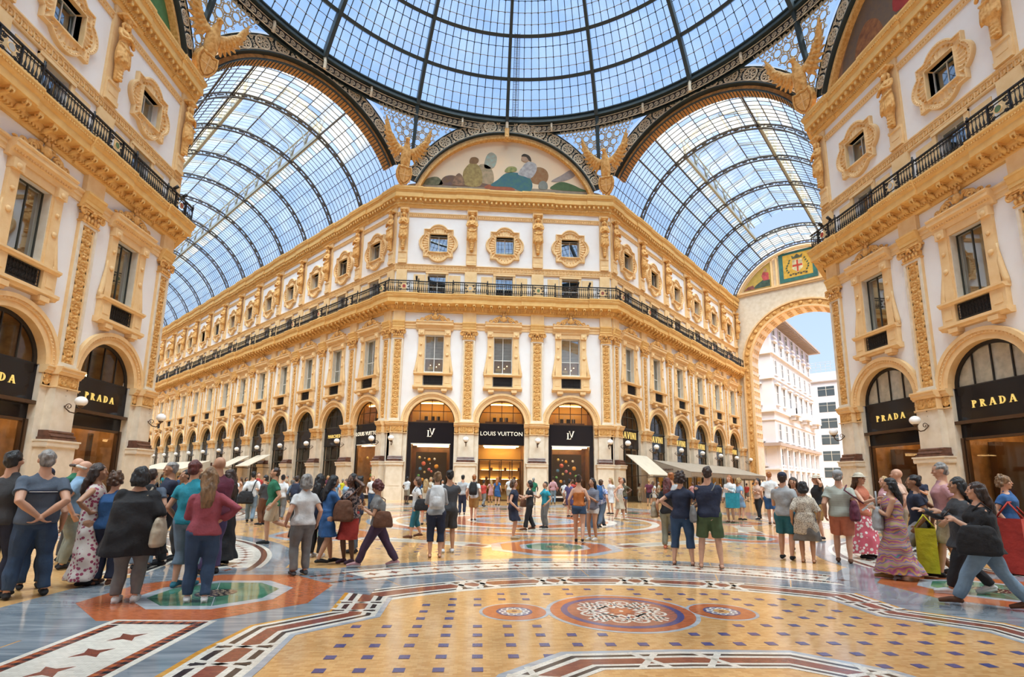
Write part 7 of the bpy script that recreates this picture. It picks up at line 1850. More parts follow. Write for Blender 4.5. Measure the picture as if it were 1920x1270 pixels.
        if hs == 'curly':
            for k in range(26):
                a = k*2.4; q = (k+.5)/26; m.ell(hp_((.052*math.cos(a)*math.sqrt(1-(q*.9)**2), .020+.050*abs(math.sin(a))*(1 if math.sin(a) > 0 else -.25)*math.sqrt(1-(q*.9)**2), -.035+.115*q)), [.017*S_]*3, 8, 6)
        if hs in ('bob', 'long'):
            e_ = -.065 if hs == 'bob' else -.20
            for s_ in (1, -1): m.tube([hp_((s_*.036, .006, .02)), hp_((s_*.046, .010, -.03)), hp_((s_*.042, .030 if hs == 'long' else .012, max(e_, -.075)))], [.020*S_, .018*S_, .010*S_], 8)
            P = [hp_((0, .034, .02)), hp_((0, .046, -.04))]
            P += [hp_((0, .040, -.07))] if hs == 'bob' else [U((0, .062, .82)), U((0, .072, .75)), U((.005, .074, .69))]
            rs = [.046, .050, .036] if hs == 'bob' else [.046, .048, .044, .034, .012]
            for dx in (-.022, .0, .022): m.tube([p+V((dx*S_, 0, 0)) if abs(rz % 180) > -1 else p for p in P], [r*S_*.72 for r in rs], 8)
        if hs == 'bun': m.ell(hp_((0, .050, .055)), [.022*S_]*3, 10, 8)
        if hs == 'pony': m.tube([hp_((0, .060, .015)), hp_((0, .080, -.03)), hp_((0, .074, -.10))], [.014*S_, .018*S_, .006*S_], 8)
        part('hair', fuse(m, vc*.62, dc, 1, wrinkle(.0028*S_, 60/S_, seed)), t)
    if hat:
        m = MB().m(cloth({'cap': 'navy', 'greycap': 'ltgrey', 'straw': 'cream', 'bluecap': 'blue', 'blackcap': 'black'}[hat])); m.ell(hp_((0, .012, .034)), (.052*S_, .058*S_, .046*S_), 16, 10, Rh)
        if hat == 'straw': vs, fs, sm_ = loft([(0, .01, .020, .085, .092), (0, .01, .028, .083, .09)], 24); m.add([hp_(v) for v in vs], fs, True)
        else: m.tube([hp_((0, -.035, .030)), hp_((0, -.085, .016))], [.040*S_, .034*S_], 12); vs = m.v
        part('hat', fuse(m, .009, .5), t)
    # --- face and shoes
    if dist < 2 and hat != 'x':
        m = MB().m(mat('eye_dark', (.03, .02, .015), .2))
        for s_ in (1, -1): m.ell(hp_((s_*.0185, -.0455, .001)), (.0065*S_, .004*S_, .0035*S_), 8, 6); m.tube([hp_((s_*.011, -.047, .012)), hp_((s_*.027, -.043, .013))], .0022*S_, 5)
        part('eyes', m, t); m = MB().m(mat('lips', (.36, .10, .08), .5)); m.ell(hp_((0, -.0525, -.028)), (.011*S_, .004*S_, .0032*S_), 8, 6); part('mouth', m, t)
    if shoe:
        SM = {'sandal': 'brown', 'bare': None}.get(shoe, shoe)
        if SM:
            for (a, heel, toe, dirf) in FT:
                m = MB().m(cloth(SM))
                if shoe == 'sandal':
                    m.tube([heel+V((0, 0, -.006*S_)), toe+V((0, 0, -.004*S_))], [.020*S_, .019*S_], 8)
                    m.tube([heel.lerp(toe, .70)+V((s_*.024*S_, 0, .002)) for s_ in (-1, 0, 1)] if False else [heel.lerp(toe, .68)+V((-.024*S_, 0, 0)), heel.lerp(toe, .66)+V((0, 0, .026*S_)), heel.lerp(toe, .68)+V((.024*S_, 0, 0))], .007*S_, 6)
                else:
                    m.tube([heel.lerp(a, .55), heel+V((0, 0, .008*S_)), heel.lerp(toe, .45)+V((0, 0, .012*S_)), toe+V((0, 0, .004*S_))+dirf*.006*S_], [.025*S_, .026*S_, .025*S_, .016*S_], 9); m.ell(heel, (.021*S_, .022*S_, .018*S_))
                me = fuse(m, vc*.75, dc); o = part('shoe', me, t)
                if shoe in ('white', 'pink') or shoe == 'black':
                    q = MB().m(cloth('white')); q.tube([V((heel.x, heel.y, heel.z-.010*S_))-dirf*.008*S_, V((heel.x, heel.y, heel.z-.010*S_)).lerp(toe, .5), V((toe.x, toe.y, toe.z-.006*S_))], [.021*S_, .023*S_, .015*S_], 8); 
                    if dist < 2 and shoe != 'black': part('sole', q, o)
    return t, U, S_, Aj
def bag(owner, label, kind, col, at, strap=None, size=1.0):
    t_, U, S_, Aj = owner; c = t_.rotation_euler.z; M = Matrix.Translation(t_.location) @ Matrix.Rotation(c, 4, 'Z'); w = M @ (Vector(at)*S_)
    o = empty({'backpack': 'backpack', 'shopper': 'shopping_bag', 'case': 'suitcase'}.get(kind, 'handbag'), label, {'backpack': 'backpack', 'shopper': 'bag', 'case': 'suitcase'}.get(kind, 'bag'), tuple(w), c); mt = cloth(col); m = MB().m(mt); q = size*S_
    if kind == 'backpack':
        m.add(*loft([(0, 0, -.16*q, .075*q, .040*q), (0, .01*q, -.13*q, .09*q, .05*q), (0, .012*q, 0, .09*q, .055*q), (0, 0, .09*q, .075*q, .045*q), (0, 0, .12*q, .045*q, .03*q)])); m.add(*loft([(0, .045*q, -.13*q, .055*q, .03*q), (0, .05*q, -.08*q, .062*q, .035*q), (0, .045*q, -.02*q, .055*q, .03*q)])); part('pack', fuse(m, .012, .5, 1, wrinkle(.002, 20)), o)
        for s_ in (-1, 1): m = MB().m(mt); m.tube([(s_*.055*q, -.02*q, .10*q), (s_*.06*q, -.09*q, .13*q), (s_*.065*q, -.155*q, .04*q), (s_*.075*q, -.12*q, -.08*q)], .010*q, 6); part('strap', m, o)
    elif kind == 'shopper':
        m.add([(x*q, y*q, z*q) for z, e in ((-.24, .95), (0, 1)) for x, y in ((-.10*e, -.045), (.10*e, -.045), (.10*e, .045), (-.10*e, .045))], [(0,1,5,4), (1,2,6,5), (2,3,7,6), (3,0,4,7), (3,2,1,0)]); part('paper_body', m, o)
        for s_ in (-1, 1): m = MB().m(mt); m.tube([(-.05*q, s_*.045*q, 0), (-.04*q, 0, .07*q), (.04*q, 0, .07*q), (.05*q, s_*.045*q, 0)], .004*q, 5); part('handle', m, o)
    elif kind == 'case':
        m.box(-.11*q, .11*q, -.07*q, .07*q, -.40*q+.03, 0); part('shell', m, o); m = MB().m(IRON); m.box(-.05*q, -.04*q, 0, .02*q, 0, .25*q); m.box(.04*q, .05*q, 0, .02*q, 0, .25*q); m.box(-.05*q, .05*q, 0, .02*q, .24*q, .26*q); part('handle', m, o)
    else:
        m.add(*loft([(0, 0, -.12*q, .095*q, .030*q), (0, 0, -.10*q, .11*q, .040*q), (0, 0, -.02*q, .10*q, .038*q), (0, 0, .045*q, .075*q, .022*q), (0, 0, .055*q, .06*q, .012*q)])); part('pouch', fuse(m, .010, .5, 1, wrinkle(.003, 25)), o, rz=PI/2 if abs(at[0]) > .11 else 0)
        Mi = (M @ Matrix.Rotation(0, 4, 'Z')).inverted(); 
        if strap == 'cross': P = [(.09*q, 0, .03*q), tuple((U((-.06, -.05, .80))-Vector(at)*S_)), tuple((U((-.075, 0, .832))-Vector(at)*S_)), tuple((U((-.05, .075, .78))-Vector(at)*S_)), (-.07*q, .01*q, .03*q)]; P[0] = (0.02*q, -.02*q, .04*q)
        elif strap == 'shoulder': s_ = 1 if at[0] > 0 else -1; P = [(-.02*q, -.06*q if False else -.01, .03*q), tuple(U((s_*.075, -.055, .78))-Vector(at)*S_), tuple(U((s_*.085, .0, .838))-Vector(at)*S_), tuple(U((s_*.075, .06, .78))-Vector(at)*S_), (.02*q, .01, .03*q)]
        else: P = [(-.05*q, 0, .04*q), (-.045*q, 0, .13*q), (0, 0, .16*q), (.045*q, 0, .13*q), (.05*q, 0, .04*q)]
        m = MB().m(mt); m.tube(P, .0065*q, 6); part('strap', m, o)
    return o
def handheld(owner, label, nm, cat, col, at, size, tilt=-40):
    t_, U, S_, Aj = owner; M = Matrix.Translation(t_.location) @ Matrix.Rotation(t_.rotation_euler.z, 4, 'Z'); w = M @ (Vector(at)*S_)
    m = MB().m(cloth(col)); a, b, c = size; m.box(-a/2, a/2, -b/2, b/2, -c/2, c/2)
    if nm == 'phone': m.m(BLACKG); m.box(-a*.44, a*.44, -b/2-.001, -b/2, -c*.45, c*.45)
    o = part(nm, m, None, tuple(w)); o.rotation_euler = (math.radians(tilt), 0, t_.rotation_euler.z); return tag(o, label, cat)
# ---------------------------------------------------------------- who stands where (measured from the ground plan)
RNGP = []
def bx_(*a, **k): return bag(*a, **k)
p_ = person(-6.64, -12.39, 1.629, 226, 'grey-haired man in slate polo shirt and jeans, hands clasped behind his back', 'slate', 'jeans', dist=0, sex='m', hair='gy', arms=('back', 'back'), build=1.12, legs='wide', topk='polo')
p_ = person(-6.97, -11.94, 1.429, 223, 'person in navy cap and rolled jeans behind the man with clasped hands', 'grey', 'jeans', dist=0, sex='m', hair='db', hat='cap', shoe='black', botk='long')
p_ = person(-6.94, -12.47, 1.614, 191, 'man in dark grey shirt cut by the left edge of the picture', 'dkgrey', 'navy', dist=0, sex='m', hair='bk', arms=('down', 'down'))
p_ = person(-7.69, -10.53, 1.580, 132, 'white-haired old man in light blue polo shirt and grey-green trousers', 'sky', 'sage', dist=0, sex='m', hair='wh', hs='balding', arms=('relax', 'down'), build=1.1, lean=8, look=(0, 15), topk='polo')
p_ = person(-8.26, -9.74, 1.637, 96, 'balding man in green top beyond the white-haired man', 'green', 'dkgrey', dist=0, sex='m', hair='db', hs='balding')
p_ = person(-7.71, -10.04, 1.512, 135, 'white curly-haired old woman in pale jacket among the left group', 'beige', 'khaki', dist=0, hair='wh', hs='curly', sleeve='long', topk='cardigan')
p_ = person(-6.56, -11.68, 1.499, 115, 'dark-haired woman in long patterned red and white dress, hands on hips', 'floral', None, dist=0, hair='db', hs='long', arms=('hip', 'hip'), topk='maxi', sleeve='none', botk='none', sk='m')
p_ = person(-6.32, -11.68, 1.390, 184, 'curly-haired woman in bright blue top and wide navy trousers', 'blue', 'navy', dist=0, hair='br', hs='curly', arms=('hip', 'down'), botk='wide', shoe='brown', build=1.1)
p_ = person(-5.43, -12.62, 1.450, 197, 'woman in big loose black top with grey trousers and black bob', 'black', 'grey', dist=0, hair='bk', hs='bob', build=1.35, topk='poncho', sleeve='elbow', shoe='white', arms=('phone', 'relax'))
bag(p_, 'beige shoulder bag hanging beside the woman in the loose black top', 'handbag', 'beige', (-.17, .03, .55), 'shoulder', 1.25)
p_ = person(-6.59, -10.51, 1.468, 201, 'man in slate blue T-shirt with black backpack strap behind the woman in black', 'slate', 'ltjeans', dist=0, sex='m', hair='db', hs='crop', build=1.1)
bag(p_, 'black backpack on the man in slate blue T-shirt', 'backpack', 'black', (0, .13, .72))
p_ = person(-6.54, -10.11, 1.582, -50, 'man with glasses in navy T-shirt and black trousers, arms folded', 'navy', 'black', dist=0, sex='m', hair='gy', hs='short', arms=('fold', 'fold'), sk='m', build=1.1)
p_ = person(-6.59, -9.57, 1.471, -42, 'dark-haired woman in turquoise sleeveless top facing the man with folded arms', 'turq', 'dkgrey', dist=0, hair='bk', hs='bun', sk='m', sleeve='none')
p_ = person(-5.27, -11.84, 1.556, 178, 'auburn-haired woman in turquoise T-shirt, pale jeans and teal flat shoes', 'turq', 'ltjeans', dist=0, hair='rd', hs='short', botk='capri', shoe='teal', arms=('relax', 'phone'))
p_ = person(-4.68, -12.62, 1.450, 205, 'girl with long fair brown hair in rose sweater, blue jeans and white sneakers', 'rose', 'jeans', dist=0, hair='lb', hs='long', arms=('phone', 'hip'), sleeve='long', topk='sweater', shoe='white', legs='shift')
p_ = person(-5.41, -10.92, 1.650, -124, 'bald man in maroon sweater and purple-blue trousers', 'maroon', 'purple', dist=0, sex='m', hs='bald', sleeve='long', topk='sweater', sk='m', build=1.15, arms=('phone', 'phone'))
p_ = person(-5.64, -10.09, 1.476, -115, 'dark-haired woman in long black dress behind the bald man', 'black', None, dist=0, hair='db', hs='long', topk='maxi', sleeve='elbow', botk='none', shoe='black', arms=('phone', 'phone'))
p_ = person(-8.70, -1.95, 1.562, 198, 'man in white shirt and pale jeans with black satchel, back turned', 'white', 'ltjeans', dist=1, sex='m', hair='bk', hs='short', sleeve='long', legs='step')
bag(p_, 'black satchel hanging behind the man in white shirt', 'handbag', 'black', (.10, .10, .53), 'cross', 1.4)
p_ = person(-11.28, 2.57, 1.434, 174, 'woman in white blouse left of the man in white shirt', 'white', 'ltjeans', dist=2, hair='lb', hs='long')
p_ = person(-5.98, -7.32, 1.575, -69, 'striding man in green T-shirt and beige shorts', 'green', 'beige', dist=0, sex='m', hair='db', hs='crop', sk='m', legs='kick', botk='shorts', arms=('down', 'down'))
p_ = person(-7.96, -2.85, 1.445, -98, 'person in dark grey jacket just behind the man in green', 'dkgrey', 'brown', dist=1, sex='m', hair='bk', sleeve='long', topk='sweater', arms=('fold', 'fold'))
p_ = person(-8.14, -0.98, 1.481, 190, 'woman in white blouse and grey patterned trousers, back turned', 'white', 'grey', dist=1, hair='bk', hs='bun', sleeve='elbow', shoe='tan', legs='step')
p_ = person(-11.54, 5.31, 1.603, 42, 'man in red T-shirt facing the camera between walkers', 'red', 'khaki', dist=2, sex='m', hair='db', hs='crop')
p_ = person(-7.08, -2.76, 1.442, 189, 'man in grey-blue jacket with small backpack', 'slate', 'dkgrey', dist=1, sex='m', hair='db', sleeve='long', legs='step')
bag(p_, 'navy backpack on the man in grey-blue jacket', 'backpack', 'navy', (0, .12, .72))
p_ = person(-4.14, -10.98, 1.411, -142, 'grey-haired woman in white T-shirt and loose grey trousers', 'white', 'grey', dist=0, hair='gy', hs='bob', arms=('relax', 'down'), shoe='dkgrey', build=1.12, botk='long')
p_ = person(-4.10, -9.94, 1.414, 126, 'dark long-haired woman in blue dress leaning towards her friend', 'blue', None, dist=0, hair='bk', hs='long', topk='dress', botk='none', arms=('phone', 'fwd'), lean=6, legs='step', sk='m', shoe='black')
bag(p_, 'big dark blue shoulder bag of the woman in blue dress', 'handbag', 'navy', (.15, .04, .60), 'shoulder', 1.5)
p_ = person(-4.46, -9.25, 1.434, 167, 'woman with black hair in black trousers behind the woman in blue dress', 'black', 'black', dist=0, hair='bk', hs='long', sk='m', shoe='white')
p_ = person(-3.74, -9.87, 1.440, -27, 'woman in tight red skirt with raised arm touching her hair', 'darkpat', 'red', dist=0, hair='bk', hs='long', botk='skirt', sk='d', arms=('head', 'hip'), sleeve='none', shoe='plum')
bag(p_, 'large brown leather bag of the woman in red skirt', 'handbag', 'brown', (.02, -.15, .63), 'shoulder', 1.35)
p_ = person(-3.91, -8.69, 1.411, -87, 'person in grey leggings behind the woman in red skirt', 'navy', 'slate', dist=0, hair='bk', hs='bun', sk='t', botk='long')
p_ = person(-3.21, -10.23, 1.375, -82, 'dark red haired woman in grey T-shirt and plum trousers looking at her phone', 'grey', 'plum', dist=0, hair='rd', hs='curly', legs='stride', arms=('phone', 'phone'), look=(0, 20), shoe='pink', build=1.08, botk='long', sk='m', lean=4)
bag(p_, 'brown messenger bag on the hip of the woman in plum trousers', 'handbag', 'brown', (.12, .05, .57), 'cross', 1.05)
handheld(p_, 'phone held by the woman in plum trousers', 'phone', 'phone', 'black', (.0, -.205, .715), (.05, .008, .10))
p_ = person(-6.23, 4.24, 1.551, 21, 'young man in white T-shirt with blue print and jeans walking to the camera', 'white', 'jeans', dist=2, sex='m', hair='bl', legs='step')
p_ = person(-7.56, 3.23, 1.453, 185, 'man in light blue shirt by the third pier', 'sky', 'grey', dist=2, sex='m', hair='br')
p_ = person(-6.18, -0.48, 1.369, -46, 'child in pale blue dress near the piers', 'sky', None, dist=1, hair='br', hs='long', topk='dress', botk='none')
p_ = person(-3.11, -5.98, 1.432, -78, 'woman in white T-shirt and teal cropped trousers walking left', 'white', 'teal', dist=1, hair='br', hs='bob', botk='capri', legs='step', shoe='brown')
bag(p_, 'black shoulder bag of the woman in teal trousers', 'handbag', 'black', (.15, .06, .58), 'shoulder', 1.1)
p_ = person(-3.27, -2.33, 1.403, 176, 'fair-haired woman in cream top behind the teal trousers', 'cream', 'coral', dist=1, hair='bl', hs='long', botk='shorts')
p_ = person(-2.39, -9.17, 1.507, 186, 'woman with hair bun in pale grey shirt and cropped navy trousers, back turned', 'ltgrey', 'navy', dist=0, hair='lb', hs='bun', sleeve='elbow', topk='tee', botk='capri', shoe='sandal', legs='stand', arms=('phone', 'phone'))
bag(p_, 'white backpack on the woman in cropped navy trousers', 'backpack', 'white', (0, .125, .72))
p_ = person(-2.20, -8.54, 1.562, -167, 'man in black T-shirt and dark grey shorts holding up a tablet', 'dkgrey', 'dkgrey', dist=0, sex='m', hair='bk', hs='crop', botk='shorts', arms=('phone', 'point'), shoe='white', sk='m')
handheld(p_, 'dark blue tablet held up by the man in black T-shirt', 'tablet', 'tablet', 'navy', (-.10, -.36, .80), (.16, .01, .12), -20)
p_ = person(-2.27, 2.73, 1.616, 180, 'man in grey T-shirt and navy trousers with his back turned', 'ltgrey', 'navy', dist=2, sex='m', hair='bk', hs='crop')
p_ = person(-1.78, -0.63, 1.582, 172, 'man in white T-shirt and tan shorts walking away', 'white', 'tan', dist=1, sex='m', hair='or', hs='short', botk='shorts', legs='step', shoe='brown')
bag(p_, 'black backpack on the man in tan shorts', 'backpack', 'black', (0, .125, .72))
p_ = person(-0.78, -6.05, 1.414, 81, 'woman in sleeveless navy dress and flat shoes talking with a friend', 'navy', None, dist=1, hair='br', hs='bob', topk='dress', botk='none', sleeve='cap', arms=('fwd', 'relax'), shoe='beige', build=1.12)
p_ = person(-0.15, -3.80, 1.398, -91, 'woman in black outfit facing the woman in navy dress', 'black', 'black', dist=1, hair='bk', hs='bob', botk='wide', arms=('fwd', 'relax'), shoe='brown', legs='step')
bag(p_, 'small brown handbag between the two talking women', 'handbag', 'brown', (-.13, -.10, .56), None, .9)
p_ = person(0.40, -3.07, 1.375, -68, 'boy in bright blue T-shirt and grey trousers', 'turq', 'grey', dist=1, sex='m', hair='bk', hs='crop', arms=('relax', 'fwd'), sk='m')
p_ = person(-0.49, 11.81, 1.629, 158, 'woman in blue dress in front of the glowing doors', 'blue', None, dist=2, hair='or', hs='long', topk='dress', botk='none')
p_ = person(0.33, 13.47, 1.723, 166, 'woman with orange hair in white top at the glowing doors', 'white', 'ltgrey', dist=2, hair='or', hs='bun', botk='shorts')
p_ = person(3.17, 14.24, 1.738, 167, 'woman in pink shirt with white bag near the right display window', 'pink', 'ltjeans', dist=2, hair='db', hs='bun', sleeve='long')
p_ = person(0.70, -6.72, 1.533, 167, 'woman in orange camisole and denim shorts with hair up, back turned', 'orange', 'jeans', dist=1, hair='db', hs='bun', topk='cami', sleeve='none', botk='hot', shoe='black', arms=('relax', 'relax'), legs='step')
p_ = person(1.12, -6.26, 1.466, -43, 'girl in striped top and white shorts turned to her friend', 'stripe', 'white', dist=1, hair='bk', hs='long', sleeve='elbow', botk='hot', shoe='white', arms=('phone', 'down'), sk='m')
p_ = person(2.06, 2.10, 1.502, 140, 'woman in purple floral dress behind the orange camisole', 'purple', None, dist=2, hair='bk', hs='bun', topk='dress', botk='none')
p_ = person(2.19, -2.71, 1.518, 146, 'man in bluish patterned shirt dragging a suitcase', 'bluepat', 'slate', dist=1, sex='m', hair='br', legs='stride')
bag(p_, 'blue backpack on the man dragging a suitcase', 'backpack', 'blue', (0, .125, .72))
bag(p_, 'dark grey suitcase beside the man with blue backpack', 'case', 'slate', (.20, .02, .38), None, 1.2)
p_ = person(4.29, 4.17, 1.614, -55, 'blond woman in white dress behind the suitcase', 'white', None, dist=2, hair='bl', hs='long', topk='dress', botk='none')
p_ = person(3.68, 0.58, 1.580, 45, 'woman in white top and beige skirt leaning as she walks', 'white', 'beige', dist=1, hair='or', hs='bun', botk='skirt', legs='step', topk='cami', sleeve='none', shoe='beige', lean=6)
p_ = person(4.79, 3.88, 1.572, -36, 'dark woman in camouflage top and denim shorts, hand on hip', 'camo', 'jeans', dist=2, hair='bk', hs='curly', sk='d', botk='hot', arms=('hip', 'down'), shoe='white')
p_ = person(1.86, -9.88, 1.551, 156, 'curly dark-haired woman in navy T-shirt and denim capri, hands on hips', 'navy', 'jeans', dist=0, hair='db', hs='curly', arms=('hip', 'hip'), botk='capri', shoe='sandal', build=1.05, legs='wide')
p_ = person(2.20, -10.20, 1.653, 158, 'tall man in navy polo shirt and green shorts with small shoulder bag, back turned', 'navy', 'olive', dist=0, sex='m', hair='db', hs='crop', arms=('fold', 'fold'), botk='shorts', shoe='sandal', build=1.1, legs='wide', topk='polo')
bag(p_, 'grey-brown shoulder bag at the hip of the man in green shorts', 'handbag', 'grey', (.15, .02, .55), 'cross', .95)
p_ = person(2.42, -7.76, 1.479, 149, 'long-haired woman in green trousers half hidden by the hands-on-hips woman', 'black', 'sage', dist=0, hair='rd', hs='long', shoe='coral')
bag(p_, 'beige handbag hooked on the arm of the woman in green trousers', 'handbag', 'khaki', (.20, -.04, .58), None, 1.3)
p_ = person(3.57, -4.97, 1.668, -171, 'man with sunglasses in pale shirt beyond the couple', 'ltgrey', 'dkgrey', dist=1, sex='m', hair='or', hs='short')
p_ = person(7.72, 0.06, 1.715, -57, 'long-haired man in white shirt with blue bag and beige shorts', 'white', 'khaki', dist=1, sex='m', hair='or', hs='long', sleeve='long', botk='shorts', arms=('phone', 'down'), shoe='sandal')
bag(p_, 'bright blue bag carried by the long-haired man in white shirt', 'shopper', 'turq', (.12, -.12, .62), None, 1.3)
p_ = person(8.71, 1.25, 1.616, 102, 'blond woman in light blue dress with orange bag', 'sky', None, dist=2, hair='bl', hs='curly', topk='dress', botk='none')
bag(p_, 'orange handbag of the woman in light blue dress', 'handbag', 'orange', (.17, -.02, .62), 'shoulder', 1.1)
p_ = person(9.71, 1.67, 1.634, -69, 'woman in peach top and black leggings under the awning corner', 'peach', 'black', dist=2, hair='bk', hs='long', arms=('fold', 'fold'), shoe='black', legs='step')
p_ = person(8.64, -1.01, 1.850, 142, 'man in white T-shirt and blue shorts walking away', 'white', 'blue', dist=1, sex='m', hair='or', hs='crop', botk='shorts', legs='step', shoe='brown')
p_ = person(4.12, -9.20, 1.598, 137, 'man in navy cap, white raglan shirt with dark sleeves and jeans shorts', 'ltgrey', 'teal', dist=0, sex='m', hair='db', hat='cap', botk='shorts', arms=('phone', 'down'), legs='shift')
p_ = person(4.27, -9.57, 1.427, 145, 'woman with black bob in speckled cream tunic and sandals', 'spots', 'grey', dist=0, hair='bk', hs='bob', topk='tunic', sleeve='elbow', botk='skirt', shoe='sandal', build=1.1, arms=('down', 'relax'), sk='m')
p_ = person(5.10, -7.98, 1.528, -42, 'woman in sunglasses with long brown hair and white shorts facing the camera', 'brown', 'white', dist=0, hair='db', hs='long', botk='hot', sk='m')
p_ = person(7.23, -5.62, 1.645, -94, 'woman with straw hat holding her brim', 'black', 'tan', dist=1, hair='lb', hs='long', hat='straw', arms=('head', 'down'), botk='shorts')
p_ = person(4.97, -9.55, 1.645, 142, 'man in grey cap, striped sage polo and orange shorts', 'ltstripe', 'coral', dist=0, sex='m', hair='gy', hat='greycap', botk='shorts', topk='polo', arms=('down', 'down'), build=1.1, legs='shift', shoe='brown')
bag(p_, 'dark brown shoulder bag behind the man in orange shorts', 'handbag', 'maroon', (-.13, .08, .60), 'cross', 1.25)
p_ = person(5.79, -9.01, 1.616, 22, 'woman in white hat and long white floral skirt reading a map', 'coral', 'whiteflor', dist=0, hair='br', hs='long', hat='straw', botk='longskirt', arms=('fwd', 'fwd'), sleeve='none')
handheld(p_, 'folded map held by the woman in white hat', 'map', 'map', 'white', (.02, -.31, .73), (.20, .006, .14), -50)
p_ = person(4.68, -11.09, 1.486, -128, 'woman in colourful striped maxi dress with sunglasses', 'maxi', None, dist=0, hair='bk', hs='long', topk='maxi', botk='none', sleeve='none', arms=('phone', 'phone'), sk='m', build=1.2, shoe='tan', legs='step')
bag(p_, 'grey leather handbag on the arm of the woman in maxi dress', 'handbag', 'ltgrey', (-.02, -.13, .63), None, 1.4)
handheld(p_, 'rolled white paper held by the woman in maxi dress', 'paper', 'paper', 'white', (.02, -.21, .70), (.03, .03, .20), -50)
p_ = person(5.41, -10.72, 1.603, -130, 'man in navy T-shirt and pale shorts striding left', 'navy', 'ltgrey', dist=0, sex='m', hair='bk', hs='short', botk='shorts', legs='stride', sk='t', shoe='slate', arms=('down', 'swingb'))
bag(p_, 'yellow shopping bag carried by the striding man', 'shopper', 'yellow', (.16, .03, .46), None, 1.7)
p_ = person(6.81, -8.76, 1.723, -136, 'bald man in sunglasses behind the maxi dress', 'peach', 'khaki', dist=0, sex='m', hs='bald', botk='shorts')
p_ = person(7.55, -7.51, 1.590, -100, 'fair-haired person in pink shirt behind the maxi dress', 'pink', 'khaki', dist=0, hair='bl', hs='short')
p_ = person(5.60, -11.03, 1.736, -129, 'tall grey-haired man in pale pink polo shirt and beige shorts', 'pink', 'beige', dist=0, sex='m', hair='gy', hs='crop', botk='shorts', topk='polo', arms=('down', 'down'), build=1.12, look=(0, 12), legs='step')
p_ = person(4.71, -12.18, 1.510, -114, 'young woman in grey dress over black leggings with long dark hair', 'dkgrey', 'black', dist=0, hair='bk', hs='long', topk='cardigan', sleeve='long', arms=('phone', 'fwd'), shoe='white', legs='walk', sk='m')
p_ = person(4.23, -12.91, 1.466, -128, 'woman in black cardigan and pale jeans with arms raised to her phone', 'black', 'ltjeans', dist=0, hair='db', hs='long', topk='loose', sleeve='three', arms=('phone', 'phone'), legs='stride', shoe='brown', build=1.12, sk='l')
bag(p_, 'big black leather bag of the woman in black cardigan', 'handbag', 'black', (.14, -.05, .56), 'shoulder', 1.3)
handheld(p_, 'phone held by the woman in black cardigan', 'phone', 'phone', 'black', (.0, -.205, .715), (.05, .008, .10))
p_ = person(7.31, -10.39, 1.564, 33, 'curly woman in blue T-shirt at the right edge', 'blue', 'dkgrey', dist=0, hair='lb', hs='curly', botk='shorts', build=1.1, arms=('down', 'down'))
bag(p_, 'red paper shopping bag at the right edge of the picture', 'shopper', 'red', (-.14, -.05, .56), None, 2.3)
p_ = person(14.86, -0.32, 1.819, -62, 'man in navy polo standing with folded hands by the shop window', 'navy', 'dkgrey', dist=1, sex='m', hair='db', arms=('phone', 'phone'))
p_ = person(14.65, 2.34, 1.523, -118, 'man in blue shirt sitting on the floor by the right pier', 'blue', 'navy', dist=2, sex='m', hair='bk', legs='sit', arms=('lap', 'lap'), sk='t')
p_ = person(11.86, -0.65, 1.523, -77, 'person in maroon sitting on the floor beside the man in blue shirt', 'maroon', 'black', dist=1, sex='m', hair='bk', legs='sit', arms=('lap', 'lap'))
p_ = person(-23.83, 19.17, 1.583, 120, 'distant brown-haired woman in turq top and beige shorts in the left gallery', 'turq', 'beige', dist=2, sex='f', hair='br', hs='long', legs='step', arms=('relax', 'relax'), sk='m', botk='shorts')
p_ = person(-24.85, 21.68, 1.629, 120, 'distant black-haired man in coral top and black trousers in the left gallery', 'coral', 'black', dist=2, sex='m', hair='bk', hs='short', legs='step', arms=('down', 'relax'), sk='m', botk='long')
p_ = person(-21.55, 17.03, 1.471, 119, 'distant black-haired woman in blue dress in the left gallery', 'blue', None, dist=2, sex='f', hair='bk', hs='short', legs='walk', arms=('down', 'relax'), sk='l', topk='dress', botk='none')
p_ = person(-23.10, 21.28, 1.434, 118, 'distant dark-haired man in yellow top and grey trousers in the left gallery', 'yellow', 'grey', dist=2, sex='m', hair='db', hs='short', legs='step', arms=('hip', 'relax'), sk='m', botk='long')
p_ = person(-23.39, 23.30, 1.540, 207, 'distant dark-haired woman in beige dress in the left gallery', 'beige', None, dist=2, sex='f', hair='db', hs='bob', legs='walk', arms=('relax', 'relax'), sk='m', topk='dress', botk='none')
p_ = person(-19.07, 17.92, 1.411, -125, 'distant brown-haired woman in coral dress in the left gallery', 'coral', None, dist=2, sex='f', hair='br', hs='long', legs='step', arms=('phone', 'fold'), sk='m', topk='dress', botk='none')
p_ = person(-15.48, 11.47, 1.460, -125, 'distant black-haired woman in pink top and black shorts in the left gallery', 'pink', 'black', dist=2, sex='f', hair='bk', hs='short', legs='step', arms=('hip', 'down'), sk='m', botk='shorts')
p_ = person(-15.66, 12.90, 1.409, -66, 'distant brown-haired woman in peach dress in the left gallery', 'peach', None, dist=2, sex='f', hair='br', hs='long', legs='step', arms=('hip', 'down'), sk='m', topk='dress', botk='none')
p_ = person(-15.57, 13.40, 1.414, 53, 'distant dark-haired woman in grey dress in the left gallery', 'grey', None, dist=2, sex='f', hair='db', hs='bob', legs='walk', arms=('phone', 'relax'), sk='m', topk='dress', botk='none')
p_ = person(-18.75, 21.73, 1.452, -67, 'distant grey-haired man in black top and navy trousers in the left gallery', 'black', 'navy', dist=2, sex='m', hair='gy', hs='short', legs='shift', arms=('down', 'relax'), sk='d', botk='long')
